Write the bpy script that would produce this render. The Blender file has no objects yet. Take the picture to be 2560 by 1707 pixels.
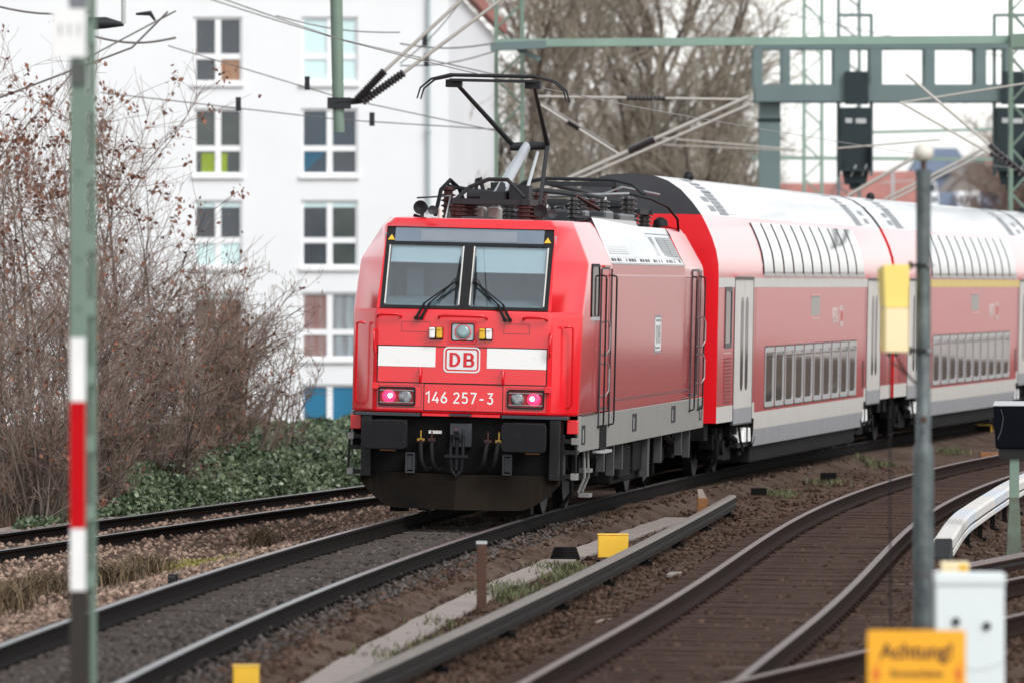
import bpy, math, random
import numpy as np
from mathutils import Matrix, Vector

random.seed(7)
RNG = np.random.default_rng(11)
R_ = math.radians
SC = bpy.context.scene
COL = SC.collection

# ------------------------------------------------------------------ camera, sky, sun, exposure
FPX, CAMH, VH = 18500.0, 2.94, 715.0          # focal length in photo pixels, eye height above the rails, horizon row
cam_d = bpy.data.cameras.new('camera')
cam_d.sensor_width = 36.0
cam_d.lens = FPX * 36.0 / 2560.0
cam_d.clip_start = 1.0
cam_d.clip_end = 6000.0
cam_d.dof.use_dof = True
cam_d.dof.focus_distance = 97.0
cam_d.dof.aperture_fstop = (cam_d.lens / 1000.0) / 0.092
cam = bpy.data.objects.new('camera', cam_d)
COL.objects.link(cam)
cam.location = (0, 0, CAMH)
cam.rotation_euler = (R_(90) - math.atan((853.5 - VH) / FPX), 0, 0)
SC.camera = cam

world = bpy.data.worlds.new('World')
SC.world = world
world.use_nodes = True
wn = world.node_tree
for n in list(wn.nodes):
    wn.nodes.remove(n)
sky = wn.nodes.new('ShaderNodeTexSky')
sky.sky_type = 'NISHITA'
sky.sun_disc = False
sky.sun_elevation = R_(42)
sky.sun_rotation = R_(142)
sky.air_density = 1.0
sky.dust_density = 1.0
sky.ozone_density = 1.0
hs = wn.nodes.new('ShaderNodeHueSaturation')
hs.inputs['Saturation'].default_value = 0.13
hs.inputs['Value'].default_value = 1.0
bg = wn.nodes.new('ShaderNodeBackground')
bg.inputs['Strength'].default_value = 0.12
wo = wn.nodes.new('ShaderNodeOutputWorld')
wn.links.new(sky.outputs[0], hs.inputs['Color'])
wn.links.new(hs.outputs[0], bg.inputs[0])
wn.links.new(bg.outputs[0], wo.inputs[0])

sun_d = bpy.data.lights.new('sun', 'SUN')
sun_d.energy = 0.9
sun_d.angle = R_(22)
sun_d.color = (1.0, 0.985, 0.965)
sun = bpy.data.objects.new('sun', sun_d)
COL.objects.link(sun)
# sun behind the camera, to the right
sun.rotation_euler = (R_(90 - 42), 0, R_(38))

SC.view_settings.view_transform = 'Standard'
SC.view_settings.look = 'None'
SC.view_settings.gamma = 1.0
SC.view_settings.use_curve_mapping = False
SC.view_settings.exposure = 1.06
SC.render.engine = 'CYCLES'
SC.cycles.max_bounces = 8
SC.cycles.transparent_max_bounces = 12
SC.cycles.use_denoising = True

# ------------------------------------------------------------------ helpers
def W(u, v, Y):
    """photo pixel (u, v) at distance Y -> world point"""
    return Vector(((u - 1280.0) / FPX * Y, Y, CAMH + (VH - v) / FPX * Y))

def ongnd(u, v, z):
    """photo pixel on the level plane z -> world x, y"""
    Y = FPX * (CAMH - z) / (v - VH)
    return ((u - 1280.0) / FPX * Y, Y)

def tag(o, label=None, cat=None, group=None, kind=None):
    if label: o['label'] = label
    if cat: o['category'] = cat
    if group: o['group'] = group
    if kind: o['kind'] = kind
    return o

def empty(name, loc, label=None, cat=None, group=None, rot=(0, 0, 0), kind=None):
    o = bpy.data.objects.new(name, None)
    COL.objects.link(o)
    o.location = loc
    o.rotation_euler = rot
    o.empty_display_size = 0.3
    return tag(o, label, cat, group, kind)

def copy_tree(o, parent=None):
    c = o.copy()
    COL.objects.link(c)
    if parent is not None:
        c.parent = parent
    for ch in list(o.children):
        copy_tree(ch, c)
    return c

class MB:
    def __init__(s):
        s.v, s.f, s.m = [], [], []
    def add(s, vs, fs, m=0, T=None):
        k = len(s.v)
        if T is not None:
            vs = [T @ Vector(p) for p in vs]
        s.v.extend([tuple(p) for p in vs])
        for i, f in enumerate(fs):
            s.f.append([a + k for a in f])
            s.m.append(m[i] if isinstance(m, (list, tuple)) else m)
        return s
    def box(s, x0, x1, y0, y1, z0, z1, m=0, T=None):
        vs = [(x0, y0, z0), (x1, y0, z0), (x1, y1, z0), (x0, y1, z0), (x0, y0, z1), (x1, y0, z1), (x1, y1, z1), (x0, y1, z1)]
        fs = [(0, 3, 2, 1), (4, 5, 6, 7), (0, 1, 5, 4), (1, 2, 6, 5), (2, 3, 7, 6), (3, 0, 4, 7)]
        return s.add(vs, fs, m, T)
    def quad(s, a, b, c, d, m=0):
        return s.add([a, b, c, d], [(0, 1, 2, 3)], m)
    def cyl(s, p0, p1, r0, r1=None, n=10, m=0, cap=True):
        r1 = r0 if r1 is None else r1
        p0, p1 = Vector(p0), Vector(p1)
        d = (p1 - p0).normalized()
        a = d.orthogonal().normalized()
        b = d.cross(a)
        vs, fs = [], []
        for p, r in ((p0, r0), (p1, r1)):
            for i in range(n):
                t = 2 * math.pi * i / n
                vs.append(p + a * (r * math.cos(t)) + b * (r * math.sin(t)))
        for i in range(n):
            j = (i + 1) % n
            fs.append((i, j, n + j, n + i))
        if cap:
            fs.append(tuple(range(n - 1, -1, -1)))
            fs.append(tuple(range(n, 2 * n)))
        return s.add(vs, fs, m)
    def tube(s, pts, r, n=6, m=0):
        pts = [Vector(p) for p in pts]
        rs = r if isinstance(r, (list, tuple)) else [r] * len(pts)
        k = len(pts)
        vs, fs = [], []
        a = None
        for i, p in enumerate(pts):
            t = (pts[min(i + 1, k - 1)] - pts[max(i - 1, 0)]).normalized()
            if a is None:
                a = t.orthogonal().normalized()
            else:
                a = (a - t * a.dot(t))
                a = a.normalized() if a.length > 1e-6 else t.orthogonal().normalized()
            b = t.cross(a)
            for j in range(n):
                q = 2 * math.pi * j / n
                vs.append(p + a * (rs[i] * math.cos(q)) + b * (rs[i] * math.sin(q)))
        for i in range(k - 1):
            for j in range(n):
                j2 = (j + 1) % n
                fs.append((i * n + j, i * n + j2, (i + 1) * n + j2, (i + 1) * n + j))
        fs.append(tuple(range(n - 1, -1, -1)))
        fs.append(tuple(range((k - 1) * n, k * n)))
        return s.add(vs, fs, m)
    def prism(s, poly, axis, a, b, m=0, T=None):
        """poly: 2-d outline extruded along axis from a to b; axis y: (x,z), x: (y,z), z: (x,y)"""
        n = len(poly)
        def P(q, t):
            if axis == 'y': return (q[0], t, q[1])
            if axis == 'x': return (t, q[0], q[1])
            return (q[0], q[1], t)
        vs = [P(q, a) for q in poly] + [P(q, b) for q in poly]
        fs = [tuple(range(n - 1, -1, -1)), tuple(range(n, 2 * n))]
        for i in range(n):
            j = (i + 1) % n
            fs.append((i, j, n + j, n + i))
        return s.add(vs, fs, m, T)
    def sweep(s, path, prof, m=0, closed=True, caps=True):
        """profile (lateral to the right, up) along a path; m may be a list per profile edge"""
        k, n = len(path), len(prof)
        vs, fs, ms = [], [], []
        for i in range(k):
            p = path[i]
            q0, q1 = path[max(i - 1, 0)], path[min(i + 1, k - 1)]
            tx, ty = q1[0] - q0[0], q1[1] - q0[1]
            L = math.hypot(tx, ty)
            rx, ry = ty / L, -tx / L
            for (a, b) in prof:
                vs.append((p[0] + rx * a, p[1] + ry * a, p[2] + b))
        e = n if closed else n - 1
        for i in range(k - 1):
            for j in range(e):
                j2 = (j + 1) % n
                fs.append((i * n + j, i * n + j2, (i + 1) * n + j2, (i + 1) * n + j))
                ms.append(m[j] if isinstance(m, (list, tuple)) else m)
        if closed and caps:
            fs.append(tuple(range(n))); ms.append(0 if isinstance(m, (list, tuple)) else m)
            fs.append(tuple(range(k * n - 1, (k - 1) * n - 1, -1))); ms.append(0 if isinstance(m, (list, tuple)) else m)
        return s.add(vs, fs, ms)
    def lathe(s, prof, c, n=16, m=0, axis='z'):
        """prof: (radius, height) points"""
        vs, fs = [], []
        for (r, h) in prof:
            for i in range(n):
                t = 2 * math.pi * i / n
                a, b = r * math.cos(t), r * math.sin(t)
                if axis == 'z': vs.append((c[0] + a, c[1] + b, c[2] + h))
                elif axis == 'y': vs.append((c[0] + a, c[1] + h, c[2] + b))
                else: vs.append((c[0] + h, c[1] + a, c[2] + b))
        k = len(prof)
        for i in range(k - 1):
            for j in range(n):
                j2 = (j + 1) % n
                fs.append((i * n + j, i * n + j2, (i + 1) * n + j2, (i + 1) * n + j))
        fs.append(tuple(range(n - 1, -1, -1)))
        fs.append(tuple(range((k - 1) * n, k * n)))
        return s.add(vs, fs, m)
    def mesh(s, name, mats, smooth=False):
        me = bpy.data.meshes.new(name)
        me.from_pydata(s.v, [], s.f)
        for mt in (mats if isinstance(mats, (list, tuple)) else [mats]):
            me.materials.append(mt)
        me.polygons.foreach_set('material_index', s.m)
        if smooth:
            me.polygons.foreach_set('use_smooth', [True] * len(s.f))
        me.update()
        return me
    def build(s, name, mats, parent=None, bevel=0.0, smooth=False, label=None, cat=None, group=None, kind=None, loc=None, fix=True, auto=None, seg=2):
        me = s.mesh(name, mats, smooth)
        if fix:
            import bmesh
            bm = bmesh.new(); bm.from_mesh(me)
            bmesh.ops.recalc_face_normals(bm, faces=bm.faces)
            bm.to_mesh(me); bm.free()
        if auto is not None:
            me.polygons.foreach_set('use_smooth', [True] * len(me.polygons))
            me.set_sharp_from_angle(angle=R_(auto))
        o = bpy.data.objects.new(name, me)
        COL.objects.link(o)
        if parent is not None: o.parent = parent
        if loc is not None: o.location = loc
        if bevel > 0:
            b = o.modifiers.new('bevel', 'BEVEL')
            b.width = bevel; b.segments = seg; b.limit_method = 'ANGLE'; b.angle_limit = R_(35)
            b.harden_normals = False
        return tag(o, label, cat, group, kind)

def raw_mesh(name, V, Fq, mats, midx=None, parent=None, label=None, cat=None, group=None, kind=None, smooth=False, attr=None):
    """numpy verts (n,3) and faces (m,k) -> object"""
    me = bpy.data.meshes.new(name)
    V = np.asarray(V, dtype=np.float32); Fq = np.asarray(Fq, dtype=np.int32)
    me.vertices.add(len(V)); me.vertices.foreach_set('co', V.ravel())
    k = Fq.shape[1]
    me.loops.add(Fq.size); me.loops.foreach_set('vertex_index', Fq.ravel())
    me.polygons.add(len(Fq))
    me.polygons.foreach_set('loop_start', np.arange(0, Fq.size, k, dtype=np.int32))
    me.polygons.foreach_set('loop_total', np.full(len(Fq), k, dtype=np.int32))
    for mt in (mats if isinstance(mats, (list, tuple)) else [mats]):
        me.materials.append(mt)
    if midx is not None:
        me.polygons.foreach_set('material_index', np.asarray(midx, dtype=np.int32))
    if smooth:
        me.polygons.foreach_set('use_smooth', np.ones(len(Fq), dtype=bool))
    me.update(calc_edges=True)
    if attr is not None:
        a = me.attributes.new('shade', 'FLOAT', 'POINT')
        a.data.foreach_set('value', np.asarray(attr, dtype=np.float32))
    o = bpy.data.objects.new(name, me)
    COL.objects.link(o)
    if parent is not None: o.parent = parent
    return tag(o, label, cat, group, kind)

def text(name, s, size, M4, mat, parent=None, bold=0.0, sx=1.0, depth=0.001):
    cu = bpy.data.curves.new(name, 'FONT')
    cu.body = s; cu.size = size; cu.align_x = 'CENTER'; cu.align_y = 'CENTER'
    cu.offset = bold; cu.extrude = depth; cu.resolution_u = 4
    t = bpy.data.objects.new(name, cu)
    COL.objects.link(t)
    bpy.context.view_layer.update()
    me = bpy.data.meshes.new_from_object(t.evaluated_get(bpy.context.evaluated_depsgraph_get()))
    bpy.data.objects.remove(t); bpy.data.curves.remove(cu)
    me.materials.clear(); me.materials.append(mat)
    me.transform(M4 @ Matrix.Diagonal((sx, 1, 1, 1)))
    o = bpy.data.objects.new(name, me)
    COL.objects.link(o)
    if parent is not None: o.parent = parent
    return o

def M_front(x, y, z):      # text facing -y
    return Matrix(((1, 0, 0, x), (0, 0, -1, y), (0, 1, 0, z), (0, 0, 0, 1)))
def M_side(x, y, z):       # text facing +x
    return Matrix(((0, 0, 1, x), (1, 0, 0, y), (0, 1, 0, z), (0, 0, 0, 1)))

def rrect(cx, cz, w, h, r, n=5):
    pts = []
    for (sx, sz, a0) in ((1, 1, 0), (-1, 1, 90), (-1, -1, 180), (1, -1, 270)):
        for i in range(n + 1):
            a = R_(a0 + 90.0 * i / n)
            pts.append((cx + sx * (w / 2 - r) + r * math.cos(a), cz + sz * (h / 2 - r) + r * math.sin(a)))
    return pts

def ring(mb, outer, inner, a, b, axis='y', m=0):
    """frame between two outlines of equal point count, extruded a..b"""
    n = len(outer)
    def P(q, t):
        return (q[0], t, q[1]) if axis == 'y' else ((t, q[0], q[1]) if axis == 'x' else (q[0], q[1], t))
    vs = [P(q, a) for q in outer] + [P(q, a) for q in inner] + [P(q, b) for q in outer] + [P(q, b) for q in inner]
    fs = []
    for i in range(n):
        j = (i + 1) % n
        fs += [(i, j, n + j, n + i), (2 * n + i, 3 * n + i, 3 * n + j, 2 * n + j), (i, 2 * n + i, 2 * n + j, j), (n + i, n + j, 3 * n + j, 3 * n + i)]
    return mb.add(vs, fs, m)

# ------------------------------------------------------------------ materials
MATS = {}
def mat(name, col, rough=0.6, metal=0.0, var=0.0, scale=4.0, col2=None, stretch=(1, 1, 1), coat=0.0, bump=0.0, bscale=40.0, spec=0.5, emit=None, es=0.0, dirt=0.0, dirt_col=(0.05, 0.04, 0.035), attr=False, detail=5.0, coat_r=0.08, cior=1.5, bst=(1, 1, 1)):
    if name in MATS: return MATS[name]
    m = bpy.data.materials.new(name)
    m.use_nodes = True
    nt = m.node_tree
    b = nt.nodes['Principled BSDF']
    b.inputs['Roughness'].default_value = rough
    b.inputs['Metallic'].default_value = metal
    b.inputs['Specular IOR Level'].default_value = spec
    b.inputs['Coat Weight'].default_value = coat
    b.inputs['Coat Roughness'].default_value = coat_r
    b.inputs['Coat IOR'].default_value = cior
    c1 = (*col, 1.0)
    b.inputs['Base Color'].default_value = c1
    if emit is not None:
        b.inputs['Emission Color'].default_value = (*emit, 1); b.inputs['Emission Strength'].default_value = es
    last = None
    tc = mp = None
    def coords(st):
        tcn = nt.nodes.new('ShaderNodeTexCoord'); mpn = nt.nodes.new('ShaderNodeMapping')
        mpn.inputs['Scale'].default_value = st
        nt.links.new(tcn.outputs['Object'], mpn.inputs['Vector'])
        return mpn
    if attr:
        at = nt.nodes.new('ShaderNodeAttribute'); at.attribute_name = 'shade'
        mx = nt.nodes.new('ShaderNodeMix'); mx.data_type = 'RGBA'
        mx.inputs['A'].default_value = c1
        mx.inputs['B'].default_value = (*(col2 or col), 1)
        nt.links.new(at.outputs['Fac'], mx.inputs['Factor'])
        nt.links.new(mx.outputs['Result'], b.inputs['Base Color'])
        last = mx
    elif var > 0 or col2 is not None:
        mp = coords(stretch)
        nz = nt.nodes.new('ShaderNodeTexNoise'); nz.inputs['Scale'].default_value = scale; nz.inputs['Detail'].default_value = detail
        nz.inputs['Roughness'].default_value = 0.62
        nt.links.new(mp.outputs[0], nz.inputs['Vector'])
        rp = nt.nodes.new('ShaderNodeMapRange')
        rp.inputs['From Min'].default_value = 0.32; rp.inputs['From Max'].default_value = 0.68
        nt.links.new(nz.outputs['Fac'], rp.inputs['Value'])
        mx = nt.nodes.new('ShaderNodeMix'); mx.data_type = 'RGBA'
        c2 = col2 if col2 is not None else tuple(max(0.0, c * (1 - var)) for c in col)
        mx.inputs['A'].default_value = c1
        mx.inputs['B'].default_value = (*c2, 1)
        nt.links.new(rp.outputs[0], mx.inputs['Factor'])
        nt.links.new(mx.outputs['Result'], b.inputs['Base Color'])
        last = mx
    if dirt > 0:
        mp2 = coords((1, 1, 1))
        n2 = nt.nodes.new('ShaderNodeTexNoise'); n2.inputs['Scale'].default_value = 9.0; n2.inputs['Detail'].default_value = 8.0; n2.inputs['Roughness'].default_value = 0.72
        nt.links.new(mp2.outputs[0], n2.inputs['Vector'])
        r2 = nt.nodes.new('ShaderNodeMapRange'); r2.inputs['From Min'].default_value = 0.56; r2.inputs['From Max'].default_value = 0.80
        r2.inputs['To Max'].default_value = dirt
        nt.links.new(n2.outputs['Fac'], r2.inputs['Value'])
        m2 = nt.nodes.new('ShaderNodeMix'); m2.data_type = 'RGBA'
        if last is not None: nt.links.new(last.outputs['Result'], m2.inputs['A'])
        else: m2.inputs['A'].default_value = c1
        m2.inputs['B'].default_value = (*dirt_col, 1)
        nt.links.new(r2.outputs[0], m2.inputs['Factor'])
        nt.links.new(m2.outputs['Result'], b.inputs['Base Color'])
    if bump > 0:
        mp3 = coords(bst)
        n3 = nt.nodes.new('ShaderNodeTexNoise'); n3.inputs['Scale'].default_value = bscale; n3.inputs['Detail'].default_value = 4.0
        nt.links.new(mp3.outputs[0], n3.inputs['Vector'])
        bp = nt.nodes.new('ShaderNodeBump'); bp.inputs['Strength'].default_value = bump; bp.inputs['Distance'].default_value = 0.02
        nt.links.new(n3.outputs['Fac'], bp.inputs['Height'])
        nt.links.new(bp.outputs[0], b.inputs['Normal'])
    MATS[name] = m
    return m

def glass(name, tint=(0.8, 0.88, 0.92), gl=0.02, add=0.04):
    m = bpy.data.materials.new(name); m.use_nodes = True
    nt = m.node_tree
    for n in list(nt.nodes): nt.nodes.remove(n)
    out = nt.nodes.new('ShaderNodeOutputMaterial')
    tr = nt.nodes.new('ShaderNodeBsdfTransparent'); tr.inputs[0].default_value = (*tint, 1)
    g = nt.nodes.new('ShaderNodeBsdfGlossy'); g.inputs['Roughness'].default_value = gl
    fr = nt.nodes.new('ShaderNodeFresnel'); fr.inputs['IOR'].default_value = 1.5
    ad = nt.nodes.new('ShaderNodeMath'); ad.operation = 'ADD'; ad.inputs[1].default_value = add
    mx = nt.nodes.new('ShaderNodeMixShader')
    nt.links.new(fr.outputs[0], ad.inputs[0]); nt.links.new(ad.outputs[0], mx.inputs[0])
    nt.links.new(tr.outputs[0], mx.inputs[1]); nt.links.new(g.outputs[0], mx.inputs[2])
    nt.links.new(mx.outputs[0], out.inputs[0])
    return m

RED = mat('red_paint', (0.74, 0.004, 0.012), 0.38, coat=0.9, coat_r=0.16, cior=1.55, spec=0.25, dirt=0.45, dirt_col=(0.24, 0.010, 0.013), col2=(0.66, 0.006, 0.014), scale=1.2)
REDSIDE = mat('red_side_paint', (0.70, 0.016, 0.030), 0.34, coat=1.0, coat_r=0.12, cior=1.55, col2=(0.56, 0.040, 0.048), scale=2.4, stretch=(1, 7, 0.35), bump=0.10, bscale=2.0, bst=(1, 5, 0.25), dirt=0.25, dirt_col=(0.34, 0.15, 0.13), detail=8)
REDCOACH = mat('red_coach_paint', (0.70, 0.026, 0.042), 0.36, coat=1.0, coat_r=0.13, cior=1.6, col2=(0.60, 0.055, 0.066), scale=2.4, stretch=(1, 5, 0.4), dirt=0.3, dirt_col=(0.40, 0.17, 0.15), detail=8)  # paler than the end red: dust plus reflected wash in the colour
WHITEP = mat('white_paint', (0.80, 0.80, 0.78), 0.45, dirt=0.35, dirt_col=(0.45, 0.43, 0.40))
WHITEPLATE = mat('white_plate', (0.80, 0.80, 0.79), 0.5, var=0.08, scale=6)
OFFWHITE = mat('off_white_paint', (0.62, 0.60, 0.56), 0.45, coat=0.3, var=0.14, scale=2.0, stretch=(1, 4, 0.5), dirt=0.25, dirt_col=(0.30, 0.27, 0.24))
DOORGREY = mat('light_grey_door_paint', (0.60, 0.58, 0.54), 0.45, coat=0.3, var=0.10, scale=2.0)
STRIPEGREY = mat('light_grey_stripe_paint', (0.58, 0.58, 0.55), 0.45, coat=0.3, var=0.08)
STRIPEYEL = mat('yellow_stripe_paint', (0.72, 0.52, 0.10), 0.45, coat=0.3, var=0.1)
GREYSKIRT = mat('grey_skirt_paint', (0.27, 0.27, 0.25), 0.5, coat=0.25, var=0.22, scale=2.5, stretch=(1, 6, 0.5), dirt=0.45, dirt_col=(0.36, 0.33, 0.29))
BLUEGREY = mat('blue_grey_paint', (0.30, 0.31, 0.33), 0.5, coat=0.2, var=0.2, scale=2.5, stretch=(1, 5, 0.6), dirt=0.4, dirt_col=(0.36, 0.33, 0.29))
ROOFGREY = mat('roof_light_grey', (0.60, 0.61, 0.62), 0.38, coat=0.4, var=0.10, scale=1.0, dirt=0.15, dirt_col=(0.35, 0.35, 0.35))
SILVER = mat('silver_panel', (0.62, 0.63, 0.64), 0.32, metal=0.3, var=0.08)
LOUVER = mat('louver_grey', (0.22, 0.235, 0.25), 0.5, var=0.1)
DKGREY = mat('dark_grey_paint', (0.026, 0.030, 0.037), 0.45, coat=0.2, var=0.2, scale=3)
BLACK = mat('black_paint', (0.007, 0.0075, 0.0085), 0.55, var=0.3, scale=8, dirt=0.25, dirt_col=(0.022, 0.018, 0.015), spec=0.3)
UNDER = mat('underframe_black', (0.0045, 0.0042, 0.004), 0.75, var=0.4, scale=6, dirt=0.4, dirt_col=(0.018, 0.014, 0.011), spec=0.12)
RUBBER = mat('black_rubber', (0.007, 0.007, 0.008), 0.7, spec=0.25)
BUFF = mat('worn_buffer_steel', (0.008, 0.0084, 0.0105), 0.6, var=0.3, scale=6, dirt=0.5, dirt_col=(0.045, 0.045, 0.05), spec=0.2)
PLOW = mat('dusty_plough_paint', (0.0055, 0.0048, 0.0044), 0.85, col2=(0.015, 0.0105, 0.007), scale=1.1, dirt=0.3, dirt_col=(0.022, 0.016, 0.011), spec=0.08)
STEEL = mat('bare_steel', (0.33, 0.34, 0.35), 0.35, metal=0.8, var=0.25, scale=10)
FRAMEGREY = mat('window_frame_grey', (0.42, 0.43, 0.43), 0.4, coat=0.2, var=0.1)
DARKGLASS = mat('dark_window_glass', (0.085, 0.09, 0.093), 0.06, spec=0.7, coat=0.8, coat_r=0.03, var=0.2, scale=1.0)
CABGLASS = glass('cab_glass', (0.84, 0.91, 0.94), 0.015, 0.085)
DISPLAYGLASS = mat('display_glass', (0.055, 0.085, 0.125), 0.08, coat=0.5, var=0.1)
DISPLAYLIT = mat('display_panel', (0.15, 0.19, 0.24), 0.1, coat=0.5, var=0.12, scale=3)
BLIND = mat('cab_blind', (0.80, 0.84, 0.83), 0.6)
BLINDEDGE = mat('cab_blind_edge', (0.85, 0.9, 0.9), 0.5)
CABIN = mat('cab_interior', (0.36, 0.43, 0.46), 0.7, var=0.15, scale=2)
DESK = mat('cab_desk', (0.34, 0.42, 0.44), 0.6, var=0.1)
YELLOW = mat('yellow_paint', (0.78, 0.46, 0.03), 0.5, var=0.12, scale=5, dirt=0.2, dirt_col=(0.3, 0.2, 0.06))
YELBOX = mat('yellow_box_paint', (0.85, 0.66, 0.17), 0.4, coat=0.2, var=0.06)
PALEYEL = mat('pale_yellow_plastic', (0.86, 0.72, 0.43), 0.4, coat=0.2, var=0.05)
LAMPRED = mat('red_lamp_glow', (0.8, 0.02, 0.08), 0.2, emit=(1.0, 0.03, 0.12), es=0.85)
LAMPCORE = mat('red_lamp_core', (1, 0.5, 0.5), 0.2, emit=(1.0, 0.72, 0.55), es=3.0)
LENS = mat('clear_lens', (0.035, 0.04, 0.045), 0.08, coat=0.6, col2=(0.32, 0.34, 0.35), scale=16)  # pale mottling puts the glass highlights into the colour
LENS2 = mat('centre_lens', (0.24, 0.36, 0.37), 0.12, coat=0.8, var=0.25, scale=8)
REFLECTOR = mat('lamp_reflector', (0.45, 0.5, 0.52), 0.25, metal=0.5)
GREEN = mat('mast_green_paint', (0.155, 0.225, 0.175), 0.55, var=0.15, scale=2.0, dirt=0.3, dirt_col=(0.12, 0.14, 0.11))
PALEGREEN = mat('pale_green_paint', (0.22, 0.33, 0.27), 0.6, var=0.15, scale=1.0)
TEALGREY = mat('gantry_grey_green', (0.13, 0.185, 0.185), 0.6, var=0.15, scale=1.0)
SIGDARK = mat('signal_dark_green_black', (0.010, 0.024, 0.029), 0.75, var=0.3)
REDSIGN = mat('red_reflective', (0.50, 0.004, 0.009), 0.7, var=0.1, spec=0.1)
DARKPOST = mat('dark_brown_tar', (0.022, 0.016, 0.012), 0.7, var=0.3, scale=8)
GALV = mat('galvanised_steel', (0.12, 0.142, 0.142), 0.5, metal=0.3, col2=(0.036, 0.046, 0.048), scale=7, stretch=(1, 1, 0.8), detail=8)
RUST = mat('rust_brown', (0.075, 0.032, 0.018), 0.8, var=0.4, scale=10)
ORANGE = mat('orange_paint', (0.26, 0.105, 0.03), 0.6, var=0.3, scale=10)
CABLE = mat('brown_cable', (0.06, 0.03, 0.022), 0.6)
RAILSIDE = mat('rail_rust_dark', (0.0085, 0.0068, 0.006), 0.85, var=0.4, scale=6, dirt=0.35, dirt_col=(0.024, 0.016, 0.012), spec=0.08)
RAILBROWN = mat('rail_rust_brown', (0.022, 0.011, 0.008), 0.85, var=0.4, scale=6, dirt=0.35, dirt_col=(0.034, 0.019, 0.014), spec=0.08)
RAILTOP = mat('rail_running_steel', (0.17, 0.17, 0.17), 0.34, metal=0.75, var=0.2, scale=3)
RAILTOPB = mat('rail_running_brown', (0.15, 0.105, 0.092), 0.5, metal=0.35, var=0.25, scale=3)
WOODTIE = mat('tarred_timber', (0.034, 0.022, 0.018), 0.95, spec=0.05, col2=(0.078, 0.052, 0.042), scale=3, stretch=(1, 12, 12), detail=8, bump=0.2, bscale=20)
CONCTIE = mat('sleeper_concrete', (0.085, 0.073, 0.067), 0.95, spec=0.0, var=0.3, scale=4, dirt=0.5, dirt_col=(0.07, 0.05, 0.04))
CONC = mat('trough_concrete', (0.27, 0.23, 0.205), 0.9, var=0.22, scale=2.5, dirt=0.4, dirt_col=(0.16, 0.13, 0.11), bump=0.1, bscale=25)
COVERGREY = mat('rail_cover_grey', (0.026, 0.022, 0.021), 0.85, spec=0.08, var=0.25, scale=4, dirt=0.3, dirt_col=(0.2, 0.18, 0.165))
COVERTOP = mat('rail_cover_top', (0.21, 0.19, 0.175), 0.85, spec=0.1, var=0.2, scale=5)
COVERWHITE = mat('rail_cover_white', (0.62, 0.60, 0.565), 0.5, var=0.12, scale=3)
COVERBLUE = mat('rail_cover_bluish', (0.52, 0.56, 0.60), 0.5, var=0.08, scale=3)
FACADE = mat('white_render', (0.79, 0.81, 0.82), 0.85, var=0.05, scale=0.4, dirt=0.10, dirt_col=(0.55, 0.56, 0.56))
SIDEWALL = mat('shaded_white_render', (0.72, 0.73, 0.75), 0.85, var=0.05, scale=0.4)  # white render darkened, the side wall's shade put into the colour
WFRAME = mat('white_window_frame', (0.82, 0.83, 0.84), 0.45)
ROOFRED = mat('red_tiles', (0.40, 0.17, 0.145), 0.8, var=0.3, scale=1.5)  # tiles paled, distance haze put into the colour
ROOFSLATE = mat('blue_slate', (0.14, 0.18, 0.26), 0.6, var=0.2, scale=1.5)  # slate paled likewise, haze mixed into its colour
ROOFGREYT = mat('grey_tiles', (0.30, 0.27, 0.25), 0.8, var=0.3, scale=2)
BARK = mat('bark_brown', (0.10, 0.076, 0.062), 0.85, col2=(0.20, 0.165, 0.135), scale=3)
TWIG = mat('twig_brown', (0.15, 0.092, 0.075), 0.8, col2=(0.34, 0.26, 0.21), scale=1.2)
TWIGGREY = mat('twig_olive', (0.22, 0.195, 0.15), 0.8, col2=(0.34, 0.29, 0.22), scale=0.6)  # far twigs lightened, the haze before them is in the colour
DRYLEAF = mat('dry_leaf', (0.13, 0.045, 0.028), 0.7, attr=True, col2=(0.24, 0.10, 0.055))
CATKIN = mat('catkin', (0.33, 0.25, 0.13), 0.8, attr=True, col2=(0.26, 0.16, 0.08))
IVY = mat('ivy_leaf', (0.022, 0.046, 0.018), 0.45, attr=True, col2=(0.24, 0.31, 0.18), coat=0.1)
SOIL = mat('dark_soil', (0.045, 0.032, 0.024), 0.9, col2=(0.085, 0.062, 0.046), scale=1.5, bump=0.4, bscale=12)
DRYGRASS = mat('dry_grass', (0.060, 0.040, 0.023), 0.8, attr=True, col2=(0.17, 0.115, 0.06))
MOSS = mat('yellow_moss', (0.16, 0.145, 0.03), 0.9, attr=True, col2=(0.25, 0.22, 0.06))
WEED = mat('weed_green', (0.050, 0.060, 0.022), 0.8, attr=True, col2=(0.13, 0.13, 0.06))
STONEP = mat('stone_pinkish', (0.075, 0.051, 0.040), 1.0, attr=True, col2=(0.42, 0.30, 0.235), spec=0.0)
STONEG = mat('stone_grey', (0.034, 0.030, 0.0285), 1.0, attr=True, col2=(0.135, 0.115, 0.107), spec=0.0)
STONEB = mat('stone_brown', (0.028, 0.018, 0.0135), 1.0, attr=True, col2=(0.125, 0.082, 0.062), spec=0.0)
WOODMASS = mat('far_wood', (0.19, 0.165, 0.14), 0.9, col2=(0.28, 0.25, 0.21), scale=0.2)
ROOMDARK = mat('room_dark_blue_grey', (0.030, 0.040, 0.052), 0.08, coat=0.2, col2=(0.055, 0.068, 0.082), scale=0.8)
ROOMTEAL = mat('room_teal', (0.016, 0.060, 0.085), 0.08, coat=0.2, col2=(0.030, 0.035, 0.055), scale=0.9)
ROOMGREEN = mat('room_green_dark', (0.028, 0.045, 0.045), 0.08, coat=0.2, col2=(0.06, 0.075, 0.07), scale=1.0)
BLINDCYAN = mat('pale_cyan_blind', (0.62, 0.80, 0.80), 0.5, coat=0.2, var=0.05)
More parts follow.
